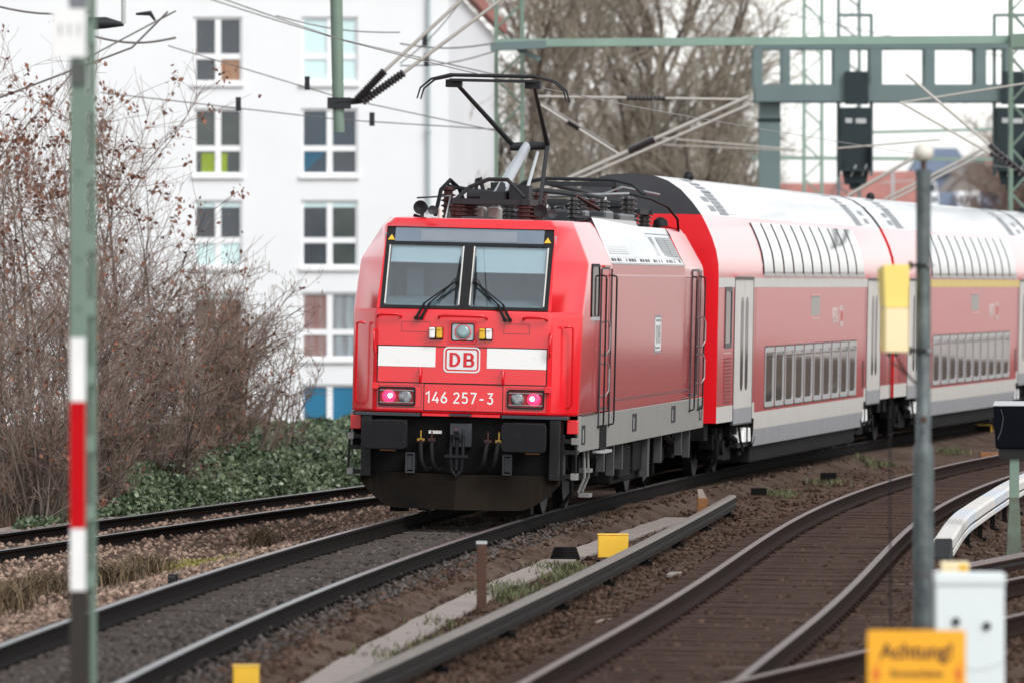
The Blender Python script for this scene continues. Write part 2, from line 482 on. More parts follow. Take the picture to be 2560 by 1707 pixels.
LIME = mat('lime_curtain', (0.26, 0.36, 0.03), 0.6, var=0.2, scale=3)
BROWNCARD = mat('brown_card', (0.36, 0.21, 0.13), 0.7, var=0.15)
CURTAINRED = mat('red_curtain', (0.22, 0.10, 0.085), 0.7, col2=(0.32, 0.25, 0.25), scale=3, stretch=(3, 1, 0.2))
CURTAINBLUE = mat('pale_curtain', (0.34, 0.42, 0.44), 0.7, col2=(0.16, 0.14, 0.16), scale=4, stretch=(3, 1, 0.15))
CURTAINBROWN = mat('brown_curtain', (0.10, 0.04, 0.035), 0.7, var=0.4, scale=3)
BLUEPANEL = mat('bright_blue_panel', (0.012, 0.17, 0.31), 0.4, var=0.2, scale=0.8)
INSUL = mat('insulator_brown_black', (0.018, 0.015, 0.016), 0.3, coat=0.3)
WIREG = mat('wire_grey', (0.21, 0.20, 0.19), 0.5, metal=0.3)
WIREL = mat('wire_light', (0.42, 0.40, 0.36), 0.5, metal=0.2)
PANTOGREY = mat('pantograph_grey', (0.46, 0.49, 0.52), 0.4, metal=0.3)
PANTODARK = mat('pantograph_dark', (0.022, 0.024, 0.027), 0.6, spec=0.25)
REDINS = mat('red_insulator', (0.055, 0.010, 0.008), 0.55, var=0.3, scale=20)
SIGNORANGE = mat('warning_orange', (0.86, 0.40, 0.012), 0.45, var=0.05)
SIGNINK = mat('sign_ink', (0.10, 0.035, 0.012), 0.6)
SIGNRED = mat('sign_red', (0.62, 0.10, 0.015), 0.5)
CABWHITE = mat('cabinet_white', (0.68, 0.74, 0.74), 0.45, coat=0.2, var=0.04)
GREYINK = mat('grey_print', (0.30, 0.30, 0.31), 0.6)
LOGOWHITE = mat('logo_white', (0.74, 0.74, 0.74), 0.5, var=0.05)

# ------------------------------------------------------------------ track geometry
PHI0 = R_(6.85)
LOCO_O = np.array([-0.68, 94.0])
CANT = R_(1.35)
_d0 = np.array([math.sin(PHI0), math.cos(PHI0)])
S_C = LOCO_O + 8.85 * _d0
# heading along the curve: 1/700 bend to s=24, then a flatter bend
def _integrate():
    ss = np.arange(-90, 260.01, 0.5)
    phi = np.where(ss < 24, PHI0 + ss / 700.0, PHI0 + 24 / 700.0 + (ss - 24) / 1250.0)
    i0 = int(np.argmin(abs(ss)))
    X = np.zeros(len(ss)); Y = np.zeros(len(ss))
    X[i0], Y[i0] = S_C
    for i in range(i0 + 1, len(ss)):
        a = (phi[i] + phi[i - 1]) / 2
        X[i] = X[i - 1] + 0.5 * math.sin(a); Y[i] = Y[i - 1] + 0.5 * math.cos(a)
    for i in range(i0 - 1, -1, -1):
        a = (phi[i] + phi[i + 1]) / 2
        X[i] = X[i + 1] - 0.5 * math.sin(a); Y[i] = Y[i + 1] - 0.5 * math.cos(a)
    return ss, X, Y, phi
TS, TX, TY, TPHI = _integrate()
def main_x(Y): return np.interp(Y, TY, TX)
# right-hand electric track, fitted through points read off both its rails
_rp = []
for _o, _z, _pts in ((0.7735, 0.0, ((1302, 1707), (1387, 1652), (1608, 1528), (1753, 1439), (1898, 1360), (2028, 1272), (2275, 1184), (2338, 1169), (2497, 1136))),
                     (-0.7735, -0.02, ((1840, 1707), (2028, 1570), (2162, 1436), (2225, 1356), (2280, 1310), (2334, 1276), (2430, 1226), (2523, 1190)))):
    for _u, _v in _pts:
        _x, _y = ongnd(_u, _v, _z)
        _s = 0.09 if _y < 100 else 0.13
        _rp.append((_y - _o * _s, _x + _o))
_rp = np.array(sorted(_rp))
_rc = np.polyfit(_rp[:, 0] - 88, _rp[:, 1], 6)
def right_x(Y):
    Y = np.asarray(Y, dtype=float)
    y = np.clip(Y, 56.0, 126.0)
    base = np.polyval(_rc, y - 88)
    dp = np.polyder(_rc)
    base = base + np.minimum(Y - 56.0, 0) * np.polyval(dp, 56.0 - 88)
    return base + np.maximum(Y - 126.0, 0) * np.polyval(dp, 126.0 - 88) + np.maximum(Y - 126.0, 0) ** 2 / 1800.0
def left_x(Y):
    Y = np.asarray(Y, dtype=float)
    return -6.08 + 0.176 * (Y - 98.5) + np.where(Y > 98.5, (Y - 98.5) ** 2 / 2600.0, 0)
def div_rx(Y): return 1.83 + 0.256 * (np.asarray(Y, dtype=float) - 55.8)   # right rail of the diverging track
def offset_path(fx, y0, y1, off, z, step=1.0):
    ys = np.arange(y0, y1 + 1e-6, step)
    xs = fx(ys)
    dx = np.gradient(xs, ys)
    n = np.sqrt(1 + dx * dx)
    return [(float(x + off / q), float(y - off * d / q), z) for x, y, d, q in zip(xs, ys, dx, n)]

def smooth(a, b, t):
    t = np.clip((t - a) / (b - a), 0, 1)
    return t * t * (3 - 2 * t)
LEFTZ = -0.35
def ground_z(X, Y):
    X = np.asarray(X, dtype=float); Y = np.asarray(Y, dtype=float)
    d = X - main_x(np.clip(Y, TY[0], TY[-1]))
    z = -0.60 + 0.27 * smooth(-3.6, -1.9, d)
    dl = np.abs(X - left_x(Y))
    z = np.maximum(z, LEFTZ - 0.20 - 0.25 * smooth(1.25, 2.0, dl))
    z = np.maximum(z, -0.205 - 0.6 * smooth(1.25, 2.1, np.abs(d)))
    dr = np.abs(X - right_x(Y))
    z = np.maximum(z, -0.215 - 0.3 * smooth(1.25, 2.1, dr))
    dd = np.abs(X - (div_rx(Y) - 0.78))
    z = np.maximum(z, np.where(Y < 140, -0.215 - 0.3 * smooth(1.25, 2.1, dd), -9))
    # the bank beyond the left track rises a little
    bk = left_x(Y) - X
    z = np.where(bk > 2.0, -0.6 + 0.25 * smooth(2.0, 5.0, bk), z)
    return z

# ------------------------------------------------------------------ ground
ys = np.concatenate([np.arange(14, 140, 0.5), np.arange(140, 260, 2.0), np.array([270, 300, 350, 450, 700, 1200, 2500, 5000])])
off = np.concatenate([np.array([-2500, -800, -300, -120, -60, -35, -22, -16, -13]), np.arange(-11, 16.01, 0.28), np.array([18, 22, 30, 45, 80, 160, 400, 1000, 3000])])
YY, OO = np.meshgrid(ys, off, indexing='ij')
XX = OO + main_x(np.clip(YY, TY[0], TY[-1])) * (np.abs(OO) < 200)
ZZ = ground_z(XX, YY) + RNG.normal(0, 0.012, XX.shape) * (np.abs(OO) < 18)
# the embankment falls away behind the left-hand bank towards the white block
fall = smooth(128, 160, YY) * (left_x(YY) - XX > 4.5)
ZZ = ZZ - fall * 0.9
nr, nc = YY.shape
idx = np.arange(nr * nc).reshape(nr, nc)
Fq = np.stack([idx[:-1, :-1], idx[:-1, 1:], idx[1:, 1:], idx[1:, :-1]], -1).reshape(-1, 4)
raw_mesh('ground', np.stack([XX, YY, ZZ], -1).reshape(-1, 3), Fq, mat('trackside_ground', (0.058, 0.041, 0.033), 0.95, col2=(0.125, 0.092, 0.075), scale=0.9, detail=9, dirt=0.6, dirt_col=(0.028, 0.019, 0.015), bump=0.5, bscale=16, spec=0.0), kind='structure', smooth=True)

# loose stones of the ballast
def stones(name, pts, size, m, label, cat):
    n = len(pts)
    base = np.array([(1, 0, 0), (-1, 0, 0), (0, 1, 0), (0, -1, 0), (0, 0, 1), (0, 0, -1)], dtype=float)
    fc = np.array([(0, 2, 4), (2, 1, 4), (1, 3, 4), (3, 0, 4), (2, 0, 5), (1, 2, 5), (3, 1, 5), (0, 3, 5)])
    sz = size * RNG.uniform(0.55, 1.25, (n, 1, 1))
    V = base[None] * sz * RNG.uniform(0.6, 1.2, (n, 6, 1)) + RNG.normal(0, size * 0.12, (n, 6, 3))
    a = RNG.uniform(0, 6.283, n); b = RNG.uniform(-0.7, 0.7, n)
    ca, sa, cb, sb = np.cos(a), np.sin(a), np.cos(b), np.sin(b)
    x, y, z = V[..., 0], V[..., 1], V[..., 2] * 0.75
    y2 = y * cb[:, None] - z * sb[:, None]; z2 = y * sb[:, None] + z * cb[:, None]
    x3 = x * ca[:, None] - y2 * sa[:, None]; y3 = x * sa[:, None] + y2 * ca[:, None]
    V = np.stack([x3, y3, z2], -1) + pts[:, None, :]
    F = (fc[None] + (np.arange(n) * 6)[:, None, None]).reshape(-1, 3)
    sh = np.repeat(np.clip(RNG.beta(1.6, 2.2, n), 0, 1), 6)
    return raw_mesh(name, V.reshape(-1, 3), F, m, label=label, kind='stuff', attr=sh)

def scatter(n, y0, y1, keep, zoff=0.0):
    """points in the camera's view on the ground, denser near the camera"""
    t = RNG.uniform(0, 1, n)
    Y = 1.0 / (1.0 / y0 + t * (1.0 / y1 - 1.0 / y0))
    X = RNG.uniform(-0.073, 0.073, n) * Y
    k = keep(X, Y)
    X, Y = X[k], Y[k]
    return np.stack([X, Y, ground_z(X, Y) + zoff + RNG.normal(0, 0.006, len(X))], -1)
def dmain(X, Y): return X - main_x(Y)
P = scatter(52000, 50, 130, lambda X, Y: (dmain(X, Y) < -0.85) & (left_x(Y) - X < 2.6), 0.01)
stones('ballast_left', P, 0.052, STONEP, None, None)
P = scatter(30000, 50, 100, lambda X, Y: np.abs(dmain(X, Y)) < 1.25, 0.015)
stones('ballast_middle', P, 0.045, STONEG, None, None)
P = scatter(52000, 45, 135, lambda X, Y: (dmain(X, Y) > 1.0) & ((np.abs(X - right_x(Y)) > 1.3) | (RNG.uniform(0, 1, len(X)) < 0.3)), 0.004)
stones('ballast_right', P, 0.048, STONEB, None, None)

# ------------------------------------------------------------------ rails, sleepers
RP = [(0.075, -0.172), (0.075, -0.160), (0.011, -0.132), (0.010, -0.048), (0.036, -0.036), (0.036, -0.006), (0.030, 0.0),
      (-0.030, 0.0), (-0.036, -0.006), (-0.036, -0.036), (-0.010, -0.048), (-0.011, -0.132), (-0.075, -0.160), (-0.075, -0.172)]
RM = [0, 0, 0, 0, 0, 1, 1, 1, 0, 0, 0, 0, 0, 0]
def rail(parent, path, mats):
    loc = parent.location
    p = [(a - loc[0], b - loc[1], c - loc[2]) for a, b, c in path]
    MB().sweep(p, RP, RM).build('rail', mats, parent, auto=40)
_tie = {}
def sleepers(parent, fx, y0, y1, z, m, half=1.3, step=0.6, name='sleeper', roll=0.0):
    key = (m.name, half)
    if key not in _tie:
        o = MB().box(-half, half, -0.13, 0.13, -0.16, 0.0).mesh('sleeper', m)
        _tie[key] = o
    y = y0
    while y < y1:
        x = float(fx(y)); sl = float((fx(y + 0.1) - fx(y - 0.1)) / 0.2)
        o = bpy.data.objects.new(name, _tie[key])
        COL.objects.link(o)
        o.parent = parent
        o.location = (x - parent.location[0] + random.uniform(-0.02, 0.02), y - parent.location[1], z - parent.location[2] + random.uniform(-0.006, 0.006))
        o.rotation_euler = (0, roll, -math.atan(sl) + random.uniform(-0.008, 0.008))
        b = o.modifiers.new('bevel', 'BEVEL'); b.width = 0.012; b.segments = 1
        y += step * math.cos(math.atan(sl))

G = 0.7535
t = empty('railway_track', (float(main_x(80)), 80, -0.17), 'dark steel railway track that the red train stands on', 'railway track')
rail(t, offset_path(main_x, 40, 270, -G, G * math.sin(CANT)), [RAILSIDE, RAILTOP])
rail(t, offset_path(main_x, 40, 270, G, -G * math.sin(CANT)), [RAILSIDE, RAILTOP])
sleepers(t, main_x, 48, 96, -0.178, CONCTIE, roll=CANT)
MB().box(-0.03, 0.03, -0.35, 0.35, -0.15, -0.04).box(-0.05, 0.05, -0.12, 0.12, -0.17, -0.02).build('rail_joint', BLACK, t, loc=(-3.54 + 0.05 - t.location[0], 76.2 - 80, 0.17))
t = empty('railway_track', (float(left_x(100)), 100, LEFTZ - 0.17), 'lower railway track in front of the bare shrubs and the ivy bank', 'railway track')
rail(t, offset_path(left_x, 60, 170, -G, LEFTZ), [RAILSIDE, RAILTOP])
rail(t, offset_path(left_x, 60, 170, G, LEFTZ), [RAILSIDE, RAILTOP])
sleepers(t, left_x, 80, 135, LEFTZ - 0.174, CONCTIE)
t = empty('railway_track', (float(right_x(80)), 80, -0.17), 'curving railway track with brown timber sleepers between the conductor rails', 'railway track')
rail(t, offset_path(right_x, 40, 200, -G - 0.02, 0.0), [RAILBROWN, RAILTOPB])
rail(t, offset_path(right_x, 40, 200, G + 0.02, -0.02), [RAILBROWN, RAILTOPB])
sleepers(t, right_x, 47, 138, -0.185, WOODTIE, step=0.62, roll=CANT * 0.5)
t = empty('railway_track', (float(div_rx(70)), 70, -0.17), 'diverging railway track running off behind the white cabinet', 'railway track')
rail(t, [(float(div_rx(y)), y, 0.0) for y in np.arange(54.6, 130, 1.5)], [RAILBROWN, RAILTOPB])
rail(t, [(float(div_rx(y)) - 1.57, y, 0.0) for y in np.arange(70.5, 130, 1.5)], [RAILBROWN, RAILTOPB])
sleepers(t, lambda y: div_rx(y) - 0.78, 68, 100, -0.192, WOODTIE, step=0.62)

# clips holding the rails to the sleepers
def clips(fx, y0, y1, z, m, parent_label, step):
    mb = MB(); y = y0
    while y < y1:
        x = float(fx(y)); sl = float((fx(y + .1) - fx(y - .1)) / .2); q = math.sqrt(1 + sl * sl)
        for g in (-G, G):
            for k in (-0.095, 0.095):
                T = Matrix.Translation((x + (g + k) / q, y - (g + k) * sl / q, z)) @ Matrix.Rotation(-math.atan(sl), 4, 'Z')
                mb.box(-0.035, 0.035, -0.045, 0.045, -0.01, 0.012, 0, T); mb.box(-0.012, 0.012, -0.014, 0.014, 0.012, 0.026, 0, T)
        y += step / q
    p = [o for o in COL.objects if o.get('label') == parent_label][0]
    mb.v = [(a - p.location[0], b - p.location[1], c - p.location[2]) for a, b, c in mb.v]
    mb.build('rail_clips', m, p, kind='stuff', fix=False)
clips(main_x, 48, 96, -0.175, RAILSIDE, 'dark steel railway track that the red train stands on', 0.6)
clips(right_x, 47, 138, -0.18, RAILBROWN, 'curving railway track with brown timber sleepers between the conductor rails', 0.62)
clips(left_x, 80, 135, LEFTZ - 0.172, RUST, 'lower railway track in front of the bare shrubs and the ivy bank', 0.6)
# conductor rails of the electric railway: a covered bar on brackets
def conductor(path, label, mats_seg, seglen, top_mat, side_mat, hw=0.10, z1=0.20, z0=-0.02, ramp=None):
    r = empty('conductor_rail', (path[0][0], path[0][1], -0.3), label, 'conductor rail', 'conductor rails beside the tracks')
    P0 = [(a - path[0][0], b - path[0][1], c + 0.3) for a, b, c in path]
    # steel bar inside the cover
    MB().sweep(P0, [(-0.03, z0 + 0.02), (0.03, z0 + 0.02), (0.03, z1 - 0.06), (-0.03, z1 - 0.06)], 0).build('conductor_bar', RAILSIDE, r)
    prof = [(hw, z0), (hw, z0 + 0.05), (hw - 0.014, z0 + 0.06), (hw - 0.014, z0 + 0.085), (hw, z0 + 0.095), (hw, z1 - 0.03), (hw - 0.03, z1), (-hw + 0.03, z1), (-hw, z1 - 0.03), (-hw, z0),
            (-hw + 0.012, z0), (-hw + 0.012, z1 - 0.035), (hw - 0.035, z1 - 0.02), (hw - 0.03, z0)]
    mi = [0, 0, 2, 0, 0, 1, 1, 1, 0, 0, 0, 0, 0, 0]
    i = 0
    while i < len(P0) - 1:
        j = min(i + seglen, len(P0) - 1)
        seg = P0[i:j + 1]
        sm = random.choice(mats_seg)
        MB().sweep(seg, prof, mi).build('cover', [side_mat or sm, top_mat or sm, BLACK], r, auto=30)
        i = j
    for k in range(3, len(P0) - 1, 6):
        p = P0[k]
        MB().box(p[0] - 0.03, p[0] + 0.03, p[1] - 0.04, p[1] + 0.04, -0.02, p[2] + z0 + 0.03).box(p[0] - 0.08, p[0] + 0.08, p[1] - 0.06, p[1] + 0.06, -0.02, 0.03).build('bracket', UNDER, r)
    return r, P0
cpx = [(860, 1703), (1098, 1588), (1328, 1490), (1540, 1392), (1710, 1297), (1834, 1235)]
cpts = np.array([ongnd(u, v, -0.03) for u, v in cpx])
cc = np.polyfit(cpts[:, 1] - 75, cpts[:, 0], 3)
c1x = lambda y: np.polyval(cc, np.asarray(y, dtype=float) - 75)
conductor([(float(c1x(y)), y, -0.22) for y in np.arange(53.5, 105.6, 1.0)], 'long grey covered conductor rail left of the timber sleeper track', [COVERGREY], 9, COVERTOP, COVERGREY, hw=0.065, z1=0.19, z0=0.0)
r2, P2 = conductor([(float(right_x(y)) + 1.46 + 0.10 * smooth(86, 100, y) - 0.10 * (1 - smooth(85.6, 92, y)), y, -0.16 * (1 - float(smooth(85.6, 91.5, y))) ** 1.5) for y in np.arange(85.6, 150, 0.6)], 'white covered conductor rail with a black ramp end on the outside of the curve', [COVERWHITE, COVERWHITE, COVERBLUE], 3, None, None, hw=0.115)
e = MB(); q = P2[0]; q1 = P2[1]
sl = (q1[0] - q[0]) / (q1[1] - q[1])
zt = q[2] + 0.2
e.add([(q[0] - 0.15 - 0.7 * sl, q[1] - 0.7, -0.02), (q[0] + 0.12 - 0.7 * sl, q[1] - 0.7, -0.02), (q[0] + 0.117, q[1] - 0.004, -0.02), (q[0] - 0.117, q[1] - 0.004, -0.02),
       (q[0] - 0.13 - 0.7 * sl, q[1] - 0.7, 0.13), (q[0] + 0.10 - 0.7 * sl, q[1] - 0.7, 0.13), (q[0] + 0.10, q[1] - 0.004, zt - 0.01), (q[0] - 0.10, q[1] - 0.004, zt - 0.01)],
      [(0, 3, 2, 1), (4, 5, 6, 7), (0, 1, 5, 4), (1, 2, 6, 5), (2, 3, 7, 6), (3, 0, 4, 7)])
e.build('ramp_end', BLACK, r2, bevel=0.02)
conductor([(float(div_rx(y)) - 2.5, y, 0.0) for y in np.arange(75, 101, 1.0)], 'brown conductor rail beside the diverging track behind the white cabinet', [RAILBROWN], 6, RAILTOPB, RAILBROWN, hw=0.07, z1=0.06, z0=-0.1)

# concrete cable troughs
def trough(fx, y0, y1, z, w, label, step=1.0):
    x0 = float(fx(y0))
    r = empty('cable_trough', (x0, y0, z), label, 'cable trough', 'concrete cable troughs along the tracks')
    pts = [(float(fx(y)) - x0, y - y0, 0.0) for y in np.arange(y0, y1, 1.0)]
    MB().sweep(pts, [(w / 2 - 0.02, -0.25), (w / 2 - 0.02, 0.0), (-w / 2 + 0.02, 0.0), (-w / 2 + 0.02, -0.25)]).build('trough_body', CONC, r)
    lid = MB().box(-w / 2, w / 2, 0.006, step - 0.006, 0.002, 0.055).mesh('lid', CONC)
    y = y0
    while y < y1 - step:
        sl = float(fx(y + step) - fx(y)) / step
        o = bpy.data.objects.new('lid', lid); COL.objects.link(o); o.parent = r
        o.location = (float(fx(y)) - x0 + random.uniform(-0.012, 0.012), y - y0, random.uniform(0, 0.012))
        o.rotation_euler = (random.uniform(-0.006, 0.006), random.uniform(-0.01, 0.01), -math.atan(sl))
        b = o.modifiers.new('bevel', 'BEVEL'); b.width = 0.012; b.segments = 1
        y += step
trough(lambda y: main_x(y) + 1.89, 50, 104, -0.335, 0.36, 'pale concrete cable trough between the train track and the grey conductor rail')
trough(lambda y: left_x(y) - 2.1, 74, 122, LEFTZ - 0.19, 0.44, 'beige concrete cable trough between the lower track and the shrubs')

# ------------------------------------------------------------------ the locomotive
LOCO = empty('locomotive', (LOCO_O[0], LOCO_O[1], 0.0), 'red electric locomotive with flat white banded front and two red tail lights', 'locomotive', rot=(0, CANT, -PHI0))
LL = 17.7
def fy(z):
    return 0.03 * (z - 1.32) / 1.28 if z <= 2.6 else 0.03 + 0.6 * (z - 2.6) / 1.12
SLV = Vector((0, 0.6, 1.12)).normalized()
SLN = Vector((0, -1.12, 0.6)).normalized()
# windscreen frame: local x across, y up the slope, z outwards
TWS = Matrix(((1, SLV.x, SLN.x, 0), (0, SLV.y, SLN.y, 0.03), (0, SLV.z, SLN.z, 2.6), (0, 0, 0, 1)))
def cab_shell(T, front):
    m = MB()
    lv = [(1.32, 1.12, 1.46, 0.42), (2.60, 1.12, 1.48, 0.50), (3.26, 1.096, 1.48, 1.05), (3.72, 1.08, 1.245, 1.45), (3.80, 1.0, 1.19, 1.65)]
    def pt(l, k, s):
        z, wf, ws, yc = l
        return (s * wf, fy(z) if z < 3.75 else 0.75, z) if k == 0 else ((s * ws, yc, z) if k == 1 else (s * ws, 3.9, z))
    # lower front, one plate
    m.add([pt(lv[0], 0, -1), pt(lv[0], 0, 1), pt(lv[1], 0, 1), pt(lv[1], 0, -1)], [(0, 1, 2, 3)], 0, T)
    # frame around the windscreen opening
    TT = T @ TWS
    Lz = 1.2706
    for a, b, c, d in ((-1.12, 1.12, 0, 0.04), (-1.085, 1.085, 1.235, Lz)):
        m.add([(a, c, 0), (b, c, 0), (b, d, 0), (a, d, 0)], [(0, 1, 2, 3)], 0, TT)
    for s in (-1, 1):
        m.add([(s * 1.119, 0.04, 0), (s * 1.076, 0.04, 0), (s * 1.076, 1.235, 0), (s * 1.081, 1.235, 0)], [(0, 1, 2, 3)], 0, TT)
        for i in range(4):
            a, b = lv[i], lv[i + 1]
            m.add([pt(a, 0, s), pt(a, 1, s), pt(b, 1, s), pt(b, 0, s)], [(0, 1, 2, 3)], 0, T)
            # cab side behind the bevel
            if b[0] <= 3.3:
                m.add([pt(a, 1, s), pt(a, 2, s), pt(b, 2, s), pt(b, 1, s)], [(0, 1, 2, 3)], 1, T)
            else:
                m.add([pt(a, 1, s), pt(a, 2, s), pt(b, 2, s), pt(b, 1, s)], [(0, 1, 2, 3)], 0, T)
        # roof shoulder with the raised edge beside the roof well
        m.add([(s * 1.19, 1.65, 3.80), (s * 1.19, 3.9, 3.84), (s * 1.0, 3.9, 3.78), (s * 1.0, 0.75, 3.80)], [(0, 1, 2, 3)], 0, T)
    m.add([(-1.08, fy(3.72), 3.72), (1.08, fy(3.72), 3.72), (1.0, 0.75, 3.80), (-1.0, 0.75, 3.80)], [(0, 1, 2, 3)], 0, T)
    m.add([(-1.0, 0.75, 3.80), (1.0, 0.75, 3.80), (1.0, 3.9, 3.78), (-1.0, 3.9, 3.78)], [(0, 1, 2, 3)], 0, T)
    # floor closing
    m.add([(-1.12, 0, 1.32), (1.12, 0, 1.32), (1.46, 0.42, 1.32), (1.46, 3.9, 1.32), (-1.46, 3.9, 1.32), (-1.46, 0.42, 1.32)], [(0, 1, 2, 3, 4, 5)], 0, T)
    return m
I4 = Matrix.Identity(4)
TREAR = Matrix.Translation((0, LL, 0)) @ Matrix.Rotation(math.pi, 4, 'Z')
import bmesh
def weld(mb, name, mats, parent, bevel=0.0, **k):
    me = mb.mesh(name, mats)
    bm = bmesh.new(); bm.from_mesh(me)
    bmesh.ops.remove_doubles(bm, verts=bm.verts, dist=0.0006)
    bmesh.ops.recalc_face_normals(bm, faces=bm.faces)
    bm.to_mesh(me); bm.free()
    o = bpy.data.objects.new(name, me); COL.objects.link(o); o.parent = parent
    if bevel:
        b = o.modifiers.new('bevel', 'BEVEL'); b.width = bevel; b.segments = 3; b.limit_method = 'ANGLE'; b.angle_limit = R_(12)
        me.polygons.foreach_set('use_smooth', [True] * len(me.polygons)); me.set_sharp_from_angle(angle=R_(50))
    return o
weld(cab_shell(I4, True), 'cab', [RED, REDSIDE], LOCO, 0.05)
weld(cab_shell(TREAR, False), 'cab', [RED, REDSIDE], LOCO, 0.05)
m = MB()
for s in (-1, 1):
    m.quad((s * 1.48, 3.9, 1.32), (s * 1.48, 13.8, 1.32), (s * 1.48, 13.8, 3.26), (s * 1.48, 3.9, 3.26), 0)
m.build('side_panel', REDSIDE, LOCO)
m = MB()
for s in (-1, 1):
    m.box(min(s * 1.44, s * 1.478), max(s * 1.44, s * 1.478), 0.46, LL - 0.46, 0.86, 1.319)
m.build('side_skirt', GREYSKIRT, LOCO, bevel=0.008)
m = MB()
for s in (-1, 1):
    m.add([(s * 1.47, 3.9, 3.27), (s * 1.47, 13.8, 3.27), (s * 1.18, 13.8, 3.80), (s * 1.18, 9.9, 3.80), (s * 1.18, 9.6, 3.87), (s * 1.18, 3.9, 3.87)], [(0, 1, 2, 3, 4, 5)], 0)
    m.quad((s * 1.18, 3.9, 3.87), (s * 1.18, 9.6, 3.87), (s * 0.95, 9.6, 3.80), (s * 0.95, 3.9, 3.80), 0)
    m.quad((s * 1.18, 9.6, 3.80), (s * 1.18, 13.8, 3.80), (s * 0.95, 13.8, 3.74), (s * 0.95, 9.6, 3.74), 0)
    m.box(min(s * 1.47, s * 1.492), max(s * 1.47, s * 1.492), 3.92, 13.78, 3.262, 3.285)
m.build('roof_edge_panel', ROOFGREY, LOCO)
MB().box(-0.95, 0.95, 3.9, 13.8, 3.60, 3.74).build('roof_deck', DKGREY, LOCO)
CH = Vector((-0.29, 0, 0.53)).normalized()         # up the roof slope on the right-hand side
CN = Vector((0.53, 0, 0.29)).normalized()
TCH = Matrix(((0, CH.x, CN.x, 1.47), (1, 0, 0, 0), (0, CH.z, CN.z, 3.27), (0, 0, 0, 1)))    # local x = along, y = up slope, z = out
for (a, b) in ((4.15, 5.35), (5.45, 6.65), (10.5, 10.95), (11.5, 12.5), (12.6, 13.55)):
    mm = MB()
    mm.box(a, b, 0.13, 0.44, -0.01, 0.006, 0, TCH)
    for k in range(9):
        mm.box(a + 0.03, b - 0.03, 0.145 + k * 0.032, 0.157 + k * 0.032, 0.006, 0.014, 1, TCH)
    mm.build('roof_louver', [LOUVER, FRAMEGREY], LOCO)
mm = MB()
for k in range(26):
    a = 4.05 + k * 0.37
    if k % 5 != 4:
        mm.box(a, a + random.choice((0.2, 0.28, 0.12)), 0.035, 0.085, -0.01, 0.004, 0, TCH)
mm.build('air_slots', BLACK, LOCO)
mm = MB()
for (a, b) in ((7.1, 9.2), (4.05, 6.8), (10.3, 13.65)):
    ring(mm, [(a, 0.095), (b, 0.095), (b, 0.5), (a, 0.5)], [(a + .012, 0.107), (b - .012, 0.107), (b - .012, 0.488), (a + .012, 0.488)], 0.0, 0.005, 'z')
mm.v = [tuple(TCH @ Vector(p)) for p in mm.v]
mm.build('panel_seam', LOUVER, LOCO)

# windscreen
def ws_box(a, b, c, d, z0, z1, mb=None, m=0):
    mb = mb or MB()
    return mb.box(a, b, c, d, z0, z1, m, TWS)
mm = MB()
o_ = [(-1.075, 0.042), (1.075, 0.042), (1.07, 1.233), (-1.07, 1.233)]
def wsring(outer, inner, z0, z1, mb, m=0):
    k = len(mb.v)
    ring(mb, outer, inner, z0, z1, 'z', m)
    mb.v[k:] = [tuple(TWS @ Vector(p)) for p in mb.v[k:]]
wsring(o_, [(-1.03, 0.085), (1.03, 0.085), (1.025, 0.965), (-1.025, 0.965)], -0.02, 0.012, mm)
ws_box(-0.062, 0.062, 0.085, 0.965, -0.02, 0.016, mm)
mm.build('windscreen_frame', BLACK, LOCO)
MB().box(-1.02, -0.062, 0.085, 0.965, -0.012, -0.004, 0, TWS).build('windscreen', CABGLASS, LOCO)
MB().box(0.062, 1.02, 0.085, 0.965, -0.012, -0.004, 0, TWS).build('windscreen', CABGLASS, LOCO)
mm = MB()
for x in (-1.025, -0.078, 0.062, 1.009):
    ws_box(x, x + 0.016, 0.1, 0.95, 0.004, 0.018, mm)
mm.build('windscreen_trim', OFFWHITE, LOCO)
dp = ws_box(-0.965, 0.95, 1.005, 1.205, 0.008, 0.016).build('destination_display', DISPLAYLIT, LOCO)
ws_box(-0.63, 0.60, 1.02, 1.17, 0.0165, 0.019).build('display_window', mat('display_matrix', (0.20, 0.225, 0.255), 0.25, coat=0.4, var=0.1), dp)
ws_box(-1.06, 1.06, 0.985, 1.225, 0.0, 0.008).build('display_glass', DISPLAYGLASS, LOCO)
for x in (-1.01, 1.0):
    MB().add([TWS @ Vector(p) for p in ((x - 0.045, 1.02, 0.019), (x + 0.045, 1.02, 0.019), (x, 1.10, 0.019), (x - 0.045, 1.02, 0.016), (x + 0.045, 1.02, 0.016), (x, 1.10, 0.016))],
             [(0, 1, 2), (5, 4, 3), (0, 3, 4, 1), (1, 4, 5, 2), (2, 5, 3, 0)]).build('warning_triangle', YELLOW, LOCO)
